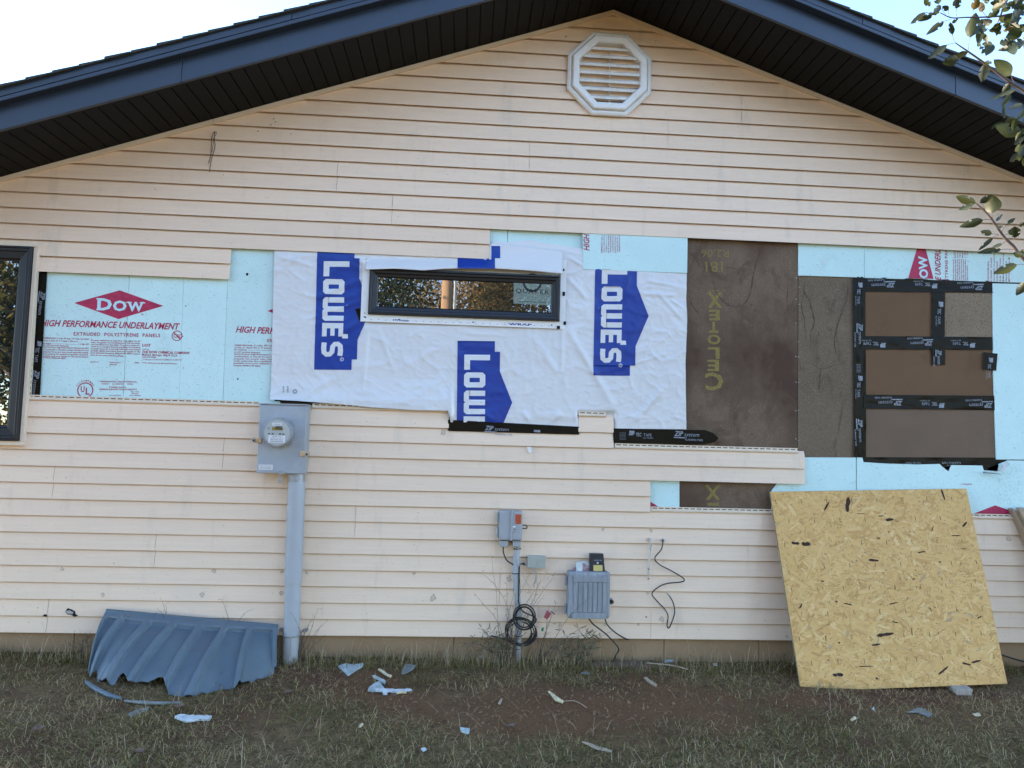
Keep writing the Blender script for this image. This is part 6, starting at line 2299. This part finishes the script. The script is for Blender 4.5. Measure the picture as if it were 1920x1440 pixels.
def plant(name, base, n, hmin, hmax, spread, label, cat, seed, leafy=0.5, leafmat=None, leaf=(0.02, 0.04), side=0.0, zlift=0.0, group=None):
    r = random.Random(seed)
    R_ = root(name, base, label, cat, group)
    V, F, LV, LF = [], [], [], []
    for i in range(n):
        h = r.uniform(hmin, hmax)
        a = r.uniform(-1, 1)
        pts = [base + Vector((r.uniform(-.03, .03), r.uniform(-.02, .02), 0))]
        d = Vector((a * spread + side, r.uniform(-0.35, 0.05), 1)).normalized()
        p_ = pts[0]
        for s in range(6):
            d = (d + Vector((r.uniform(-.22, .22) + a * 0.05, r.uniform(-.12, .08), -0.06 * s * spread))).normalized()
            p_ = p_ + d * h / 6
            if p_.y > -0.015:
                p_.y = -0.015
            pts.append(p_)
            if r.random() < leafy:
                for _ in range(r.randint(1, 4)):
                    L_ = r.uniform(*leaf)
                    ld = Vector((r.uniform(-1, 1), r.uniform(-.7, .2), r.uniform(-0.3, 1))).normalized()
                    sd = ld.cross(Vector((r.uniform(-1, 1), 1, r.uniform(-1, 1)))).normalized() * L_ * 0.06
                    b_ = len(LV)
                    LV += [p_, p_ + ld * L_ * .5 + sd, p_ + ld * L_, p_ + ld * L_ * .5 - sd]
                    LF.append((b_, b_ + 1, b_ + 2, b_ + 3))
        rad = [0.0022 * (1 - 0.75 * k / 6) for k in range(7)]
        tube_data(pts, rad, 4, V, F)
    mk('stems', V, F, M['twig'], R_)
    if LV:
        mk('leaves', LV, LF, leafmat or M['weed_leaf'], R_, kind='stuff')


def GB(px, py=1235):
    p_ = P(px, py, -0.05)
    return Vector((p_.x, -0.05, gz(p_.x, -0.05)))


plant('dead_shrub', GB(948), 16, 0.16, 0.36, 0.9, 'scraggly half dead shrub left of the grey conduit pipe', 'shrub', 21, 0.9, None, (0.025, 0.06), -0.55)
plant('dead_vine', GB(958), 14, 0.45, 0.72, 0.16, 'dry vine climbing up beside the grey conduit pipe', 'vine', 22, 0.85, M['grass_dry'], (0.015, 0.035), -0.02)
plant('dry_weed', GB(1085), 11, 0.14, 0.34, 0.55, 'clump of dry weeds under the grey cable box', 'weed', 23, 0.8, None, (0.03, 0.08), 0.0)
plant('dry_weed', GB(1010), 9, 0.25, 0.55, 0.7, 'thin dead stems fanning between the pipe and the cable box', 'weed', 24, 0.25, M['grass_dry'], (0.015, 0.03), 0.35)
plant('dry_weed', GB(566), 8, 0.12, 0.36, 0.25, 'dark seedy weed beside the thick conduit', 'weed', 25, 0.95, M['twig'], (0.008, 0.016), 0.15)
plant('dry_weed', GB(150), 8, 0.10, 0.22, 0.5, 'small weed left of the well cover', 'weed', 26, 0.7, None, (0.015, 0.03), 0.0)
for i, px_ in enumerate((270, 330, 430)):
    b_ = P(px_, 1160, -0.035)
    plant('dead_weed', Vector((b_.x, -0.035, b_.z - 0.13)), 4, 0.16, 0.30, 0.5, ['curly dead stems behind the left of the well cover', 'curly dead stems behind the middle of the well cover', 'curly dead stems behind the right of the well cover'][i], 'weed', 30 + i, 0.25, M['grass_dry'], (0.01, 0.03))

# ================================================================== NEAR TREE AT THE RIGHT
TY = -2.2
TREE = root('apple_tree', (2.95, -2.35, gz(2.95, -2.35)), 'broad leaved tree reaching in from the right edge with two leafy branches', 'tree')


def leaf_mesh(name, seed, mat):
    r = random.Random(seed)
    V, F = [], []
    n = 9
    fold, curl, twist = r.uniform(0.15, 0.5), r.uniform(-0.5, 0.5), r.uniform(-0.5, 0.5)
    for i in range(n + 1):
        t = i / n
        wv = 0.5 * (math.sin(math.pi * t ** 0.85) ** 0.75) * (1 - 0.15 * t)
        z0_ = curl * (t - 0.3) ** 2
        for k, sg in enumerate((-1, -0.5, 0, 0.5, 1)):
            w2 = wv * sg * r.uniform(0.92, 1.06)
            z_ = z0_ + abs(w2) * fold + w2 * twist * (t - 0.4) + 0.02 * r.uniform(-1, 1) * abs(sg)
            V.append((w2, t, z_))
    for i in range(n):
        for k in range(4):
            if r.random() < 0.03 and k in (0, 3):
                continue
            F.append((5 * i + k, 5 * i + k + 1, 5 * i + 5 + k + 1, 5 * i + 5 + k))
    me = bpy.data.meshes.new(name)
    me.from_pydata(V, [], F)
    me.materials.append(mat)
    me.polygons.foreach_set('use_smooth', [True] * len(me.polygons))
    return me


LM = [leaf_mesh('leaf', 40 + i, M['leaf']) for i in range(4)] + [leaf_mesh('leaf', 50 + i, M['leaf_dark']) for i in range(3)] + [leaf_mesh('leaf', 60 + i, M['leaf_yellow']) for i in range(2)]
rl = random.Random(99)


def leaf(A, B, wpx, parent, kind=None, Y=TY, dd=None):
    """leaf from base A to tip B in picture coordinates"""
    y0_ = Y + rl.uniform(-0.05, 0.05)
    y1_ = y0_ + (rl.uniform(-0.05, 0.05) if dd is None else dd)
    a, b = P(A[0], A[1], y0_), P(B[0], B[1], y1_)
    d = b - a
    L_ = d.length
    ey_ = d / L_
    wn = wpx / FPX * (Y - CAM.y)
    view = (a - CAM).normalized()
    side = ey_.cross(view).normalized()
    side = (side + view * rl.uniform(-0.35, 0.35)).normalized()
    nz_ = side.cross(ey_).normalized()
    if nz_.z < 0 and rl.random() < 0.5:
        nz_, side = -nz_, -side
    me = LM[kind] if kind is not None else LM[rl.randrange(7)]
    o = bpy.data.objects.new('leaf', me)
    o.matrix_local = Matrix(((side.x * wn * 1.05, ey_.x * L_, nz_.x * wn, a.x), (side.y * wn * 1.05, ey_.y * L_, nz_.y * wn, a.y), (side.z * wn * 1.05, ey_.z * L_, nz_.z * wn, a.z), (0, 0, 0, 1)))
    COL.objects.link(o)
    o.parent = parent
    return a


def ZA(x, y):
    return (1680 + x / 8, y / 8)


def ZB(x, y):
    return (1700 + x / 8.727, 160 + y / 8.727)


def ZC(x, y):
    return (1740 + x / 6.545, 340 + y / 6.545)


def branch(pts, radii, parent=TREE, name='branch'):
    return tube(name, pts, radii, M['twig'], parent, 7, 5)


base = TREE.location.copy()
tube('trunk', [base + Vector((0, 0, -0.1)), base + Vector((0.03, 0.02, 0.8)), base + Vector((-0.02, 0.03, 1.7)), base + Vector((0.05, 0, 2.7)), base + Vector((0.12, 0.05, 3.9))], [0.11, 0.085, 0.075, 0.055, 0.02], M['trunk'], TREE, 14)
b1 = branch([base + Vector((0.0, 0.02, 1.9)), P(2120, 330, TY), P(1990, 230, TY), P(*ZA(1920, 1370), TY), P(*ZA(1720, 1240), TY), P(*ZA(1330, 950), TY), P(*ZA(1090, 780), TY), P(*ZA(885, 640), TY)], [0.028, 0.016, 0.009, 0.0060, 0.0052, 0.0042, 0.0034, 0.0018])
b2 = branch([base + Vector((0.02, 0.02, 2.6)), P(2140, 0, TY), P(2000, 20, TY), P(*ZA(1920, 180), TY), P(*ZA(1560, 240), TY), P(*ZA(1270, 258), TY), P(*ZA(1050, 260), TY), P(*ZA(830, 265), TY), P(*ZA(660, 190), TY)], [0.026, 0.016, 0.010, 0.005, 0.0034, 0.003, 0.0026, 0.0022, 0.0016])
b3 = branch([base + Vector((0.0, 0.02, 1.35)), P(2130, 660, TY), P(2000, 560, TY), P(*ZC(1178, 960), TY), P(*ZC(1050, 800), TY), P(*ZC(930, 680), TY), P(*ZC(800, 490), TY), P(*ZC(690, 360), TY), P(*ZC(590, 270), TY)], [0.028, 0.016, 0.010, 0.0062, 0.0058, 0.0052, 0.0042, 0.0036, 0.002])
b4 = branch([P(1990, -60, TY), P(*ZA(1760, -80), TY + 0.03), P(*ZA(1640, 60), TY), P(*ZA(1570, 230), TY), P(*ZA(1500, 400), TY)], [0.008, 0.006, 0.004, 0.003, 0.0015])
PET = {}


def pet(A, B, parent):
    a, b = P(A[0], A[1], TY), P(B[0], B[1], TY)
    V, F = tube_data([a, (a + b) / 2 + Vector((0, 0.004, 0.002)), b], [0.0012, 0.001, 0.0009], 5)
    mk('leaf_stalk', V, F, M['twig'], parent, True)


for A, B, wz, kd, pa in (((515, 95), (400, -20), 95, 4, None), ((640, 65), (630, -60), 115, 0, (745, 215)), ((790, 150), (690, 95), 90, 5, (800, 245)), ((650, 190), (560, 180), 90, 4, None), ((560, 190), (700, 80), 100, 4, None),
                         ((450, 185), (192, 350), 95, 5, (560, 215)), ((580, 195), (338, 322), 100, 4, None), ((720, 320), (460, 525), 105, 4, (830, 290)), ((848, 520), (822, 325), 90, 5, (890, 640)),
                         ((1112, 560), (1165, 168), 215, 0, (1085, 750)), ((908, 130), (940, -60), 135, 4, (910, 245)), ((1160, 150), (1230, -40), 130, 7, (1165, 250)), ((1300, 175), (1190, 40), 110, 8, (1385, 260)),
                         ((1340, 370), (1190, 530), 120, 1, (1420, 300)), ((840, 345), (940, 285), 60, 5, None), ((1370, 430), (1290, 490), 60, 5, (1480, 470)), ((1560, 130), (1360, 275), 120, 0, None),
                         ((770, 670), (488, 895), 115, 5, (880, 645)), ((1080, 790), (855, 850), 100, 5, None), ((940, 880), (695, 950), 175, 4, (1110, 810)), ((1330, 960), (1290, 1240), 140, 4, None), ((1380, 980), (1365, 1205), 105, 5, None), ((1440, 950), (1330, 920), 70, 4, None),
                         ((1730, 1130), (1470, 900), 205, 1, (1780, 1240)), ((1700, 1250), (1590, 1400), 100, 4, None), ((1800, 1340), (1530, 1440), 65, 5, None), ((1850, 700), (1700, 760), 190, 0, None), ((1700, 600), (1540, 670), 120, 4, None),
                         ((1900, 480), (1640, 560), 190, 1, None), ((1850, 300), (1600, 420), 190, 2, None), ((1920, 620), (1740, 700), 170, 0, None), ((1780, 420), (1600, 470), 90, 7, None), ((1560, 330), (1510, 540), 90, 4, None), ((1880, 150), (1700, 330), 180, 4, None), ((1920, 60), (1760, 190), 150, 0, None),
                         ((1640, 60), (1480, 60), 120, 4, None), ((1620, -20), (1500, 90), 120, 1, None), ((1760, 20), (1660, 140), 110, 5, None), ((1900, -40), (1800, 60), 120, 0, None), ((1920, 360), (1800, 520), 150, 2, None), ((1340, -30), (1360, 15), 50, 4, None), ((1750, 230), (1610, 330), 140, 1, None), ((1690, 330), (1560, 260), 100, 0, None), ((1620, 720), (1570, 760), 40, 5, None)):
    par = b1 if B[1] > 590 or pa in ((890, 640), (1085, 750)) else b2
    leaf(ZA(*A), ZA(*B), wz / 8, par, kd)
    if pa:
        pet(ZA(*A), ZA(*pa), par)
for A, B, wz, kd, pa in (((1870, 800), (1450, 650), 240, 0, None), ((1700, 140), (1570, 360), 95, 1, None), ((1780, 60), (1380, 265), 65, 5, None), ((1590, 340), (1560, 545), 65, 4, None), ((1790, 540), (1600, 590), 110, 4, None), ((1920, 850), (1745, 975), 90, 5, None),
                         ((1860, 950), (1830, 1245), 165, 0, (1920, 830)), ((1930, 960), (1880, 1180), 120, 4, None), ((1930, 460), (1820, 560), 80, 5, None), ((1720, 30), (1560, 70), 110, 4, None), ((1930, 700), (1890, 800), 90, 4, None)):
    leaf(ZB(*A), ZB(*B), wz / 8.727, b1, kd)
    if pa:
        pet(ZB(*A), ZB(*pa), b1)
for A, B, wz, kd, pa in (((590, 270), (328, 180), 115, 4, None), ((560, 285), (393, 350), 75, 0, None), ((785, 392), (785, 165), 205, 1, (800, 480)), ((640, 265), (800, 165), 85, 5, None), ((680, 472), (385, 560), 115, 0, (770, 470)), ((835, 490), (922, 400), 42, 5, None), ((970, 535), (1072, 458), 60, 4, (905, 620)),
                         ((1065, 695), (1065, 545), 135, 4, (1045, 790)), ((1115, 552), (1190, 495), 55, 4, None), ((785, 645), (640, 612), 80, 5, (870, 655)), ((800, 690), (608, 852), 55, 5, (870, 665)), ((900, 835), (618, 892), 85, 4, (1050, 835)), ((920, 765), (785, 800), 50, 5, (960, 740)),
                         ((1100, 1022), (820, 1115), 120, 0, (1178, 1020)), ((1190, 1240), (1080, 1400), 115, 4, None), ((1178, 920), (1030, 880), 80, 4, None), ((1190, 890), (1120, 850), 90, 4, None), ((850, 570), (910, 540), 40, 5, None), ((1000, 640), (1010, 580), 60, 4, (940, 665))):
    leaf(ZC(*A), ZC(*B), wz / 6.545, b3, kd)
    if pa:
        pet(ZC(*A), ZC(*pa), b3)
for i in range(34):
    bx_, by_ = rl.uniform(1838, 1930), rl.uniform(-20, 92)
    an_ = rl.uniform(0.5, 2.9)
    ln_ = rl.uniform(16, 34)
    leaf((bx_, by_), (bx_ - ln_ * abs(math.cos(an_)) * rl.choice((1, 1, -1)), by_ + ln_ * math.sin(an_) * rl.choice((1, 0.4, -0.3))), ln_ * rl.uniform(0.4, 0.62), b2, None, TY + rl.uniform(-0.12, 0.12))
for i in range(10):
    bx_, by_ = rl.uniform(1895, 1935), rl.uniform(180, 300)
    ln_ = rl.uniform(14, 26)
    an_ = rl.uniform(0.3, 2.6)
    leaf((bx_, by_), (bx_ - ln_ * abs(math.cos(an_)), by_ + ln_ * math.sin(an_)), ln_ * 0.5, b1, None, TY + rl.uniform(-0.1, 0.1))
# the rest of the crown, outside the picture to the right
b5 = branch([base + Vector((0.03, 0.02, 2.2)), base + Vector((0.3, -0.3, 2.7)), base + Vector((0.7, -0.5, 3.0))], [0.03, 0.02, 0.006])
b6 = branch([base + Vector((0.03, 0.02, 2.9)), base + Vector((0.2, 0.5, 3.3)), base + Vector((0.3, 1.0, 3.5))], [0.03, 0.02, 0.006])
for bb_, o_ in ((b5, Vector((0.45, -0.35, 2.85))), (b6, Vector((0.25, 0.6, 3.35))), (b2, Vector((0.1, 0.0, 3.7)))):
    for i in range(34):
        c = base + o_ + Vector((rl.gauss(0, .28), rl.gauss(0, .28), rl.gauss(0, .2)))
        q = Matrix.Rotation(rl.uniform(0, 6.28), 4, 'Z') @ Matrix.Rotation(rl.uniform(-1.2, 1.2), 4, 'X') @ Matrix.Rotation(rl.uniform(-1, 1), 4, 'Y')
        s = rl.uniform(0.06, 0.1)
        o = bpy.data.objects.new('leaf', LM[rl.randrange(7)])
        o.matrix_local = Matrix.Translation(c) @ q @ Matrix.Diagonal((s * 0.6, s, s * 0.6, 1))
        COL.objects.link(o)
        o.parent = bb_

# ================================================================== BEHIND THE CAMERA, MOSTLY SEEN IN THE GLASS


def tree(name, x, y, h, cr, ch, n, mat, label, seed, leafs=0.11, sparse=0.0):
    r = np.random.default_rng(seed)
    z = gz(x, y)
    R_ = root(name, (x, y, z), label, 'tree', 'trees across the yard')
    V, F = [], []
    pr_ = random.Random(seed)
    tube_data([Vector((x, y, z - 0.1)), Vector((x + .1, y, z + h * .3)), Vector((x - .05, y + .1, z + h * .6)), Vector((x, y, z + h * .95))], [0.16, 0.13, 0.09, 0.02], 8, V, F)
    ends = []
    for i in range(22):
        a = pr_.uniform(0, 6.283)
        z0_ = z + h * pr_.uniform(0.15, 0.85)
        rr_ = cr * pr_.uniform(0.55, 1.0)
        e = Vector((x + rr_ * math.cos(a), y + rr_ * math.sin(a), z0_ + rr_ * pr_.uniform(0.3, 0.9)))
        m_ = (Vector((x, y, z0_)) + e) / 2 + Vector((0, 0, 0.2))
        tube_data([Vector((x, y, z0_)), m_, e], [0.06, 0.035, 0.008], 6, V, F)
        ends.append((m_, e))
    mk('trunk', V, F, M['trunk'], R_, True)
    cl = []
    for m_, e in ends:
        for t in (0.3, 0.65, 1.0):
            cl.append((m_.lerp(e, t), 0.26 * cr))
    for i in range(26):
        a, t = r.uniform(0, 6.283), r.random()
        rr_ = cr * math.sqrt(r.random())
        cl.append((Vector((x + rr_ * math.cos(a), y + rr_ * math.sin(a), z + h * (0.12 + 0.85 * t))), 0.30 * cr))
    C_ = np.array([c[0] for c in cl])
    S_ = np.array([c[1] for c in cl])
    idx = r.integers(0, len(cl), n)
    P0 = C_[idx] + r.normal(0, 1, (n, 3)) * S_[idx][:, None] * np.array([0.62, 0.62, 0.55])
    P0[:, 2] = np.maximum(P0[:, 2], z + 0.15)
    d1 = r.normal(0, 1, (n, 3))
    d1 /= np.linalg.norm(d1, axis=1)[:, None]
    d2 = np.cross(d1, r.normal(0, 1, (n, 3)))
    d2 /= np.linalg.norm(d2, axis=1)[:, None]
    s = leafs * r.uniform(0.6, 1.2, n)[:, None]
    Q = np.stack([P0 - d1 * s * .5, P0 + d2 * s * .3, P0 + d1 * s * .5, P0 - d2 * s * .3], axis=1).reshape(-1, 3)
    me = bpy.data.meshes.new('crown')
    me.from_pydata(Q.tolist(), [], [(4 * i, 4 * i + 1, 4 * i + 2, 4 * i + 3) for i in range(n)])
    me.materials.append(mat)
    link(bpy.data.objects.new('crown', me), R_)


tree('evergreen_tree', -2.7, -16.5, 8.6, 2.5, 6, 36000, M['crown_green'], 'dark green tree left of the pole in the narrow window reflection', 71, 0.13)
tree('golden_tree', 2.4, -18.5, 8.4, 2.9, 6, 36000, M['crown_gold'], 'golden brown tree right of the pole in the narrow window reflection', 72, 0.125)
tree('golden_tree', -0.3, -25.0, 8.6, 3.0, 4, 24000, M['crown_gold'], 'paler golden tree behind the pole in the reflection', 73, 0.15)
tree('leafy_tree', -10.0, -13.0, 8.0, 3.4, 6, 34000, M['crown_green'], 'bushy green gold tree in the left window reflection', 74, 0.16)
tree('leafy_tree', -19.0, -18.0, 8.0, 3.4, 6, 18000, M['crown_green'], 'farther bushy tree at the left across the yard', 75, 0.26)
tree('golden_tree', 9.5, -21.0, 8.0, 3.4, 6, 18000, M['crown_gold'], 'golden tree far right across the yard', 76, 0.25)
tree('leafy_tree', 18.0, -16.0, 8.0, 3.4, 6, 18000, M['crown_green'], 'green tree at the far right end of the yard', 77, 0.26)


def tree_copy(src, x, y, rot, sc, label):
    r_ = root(src.name.split('.')[0], (x, y, gz(x, y)), label, 'tree', 'trees across the yard')
    for ch in list(src.children):
        c_ = ch.copy()
        COL.objects.link(c_)
        c_.parent = r_
        c_.matrix_parent_inverse = Matrix.Rotation(rot, 4, 'Z') @ Matrix.Diagonal((sc, sc, sc, 1)) @ Matrix.Translation(-src.location)


_src = [o for o in bpy.data.objects if o.get('group') == 'trees across the yard' and o.type == 'EMPTY']
_src.sort(key=lambda o: o['label'])
_by = {o['label']: o for o in _src}
_lt, _gt = _by['bushy green gold tree in the left window reflection'], _by['golden tree far right across the yard']
for sr_, x_, y_, ro_, sc_, lb_ in ((_lt, -6.4, -22.0, 1.0, 0.95, 'unseen green tree added across the yard to block the low sky'), (_lt, -13.4, -16.0, 4.0, 0.72, 'short bushy tree between the left trees'), (_lt, -7.6, -13.5, 5.0, 0.5, 'low bush at the foot of the left trees')):  # first copy is an unseen tree, added to block low sky light
    tree_copy(sr_, x_, y_, ro_, sc_, lb_)
UP = root('utility_pole', (-0.44, -12.0, gz(-0.44, -12)), 'bare wooden utility pole mirrored in the narrow window', 'utility pole')
tube('pole', [Vector((-0.48, -12, -0.5)), Vector((-0.46, -12, 3)), Vector((-0.42, -12, 9.5))], [0.155, 0.14, 0.115], M['pole'], UP, 18)
tube('guard_pipe', [Vector((-0.29, -11.93, -0.5)), Vector((-0.28, -11.93, 3)), Vector((-0.27, -11.94, 7.5))], 0.030, M['white_pvc'], UP, 10)
tube('pole_cable', [Vector((-0.40, -11.85, -0.5)), Vector((-0.36, -11.86, 3)), Vector((-0.35, -11.88, 9.0))], 0.012, M['rubber'], UP, 6)
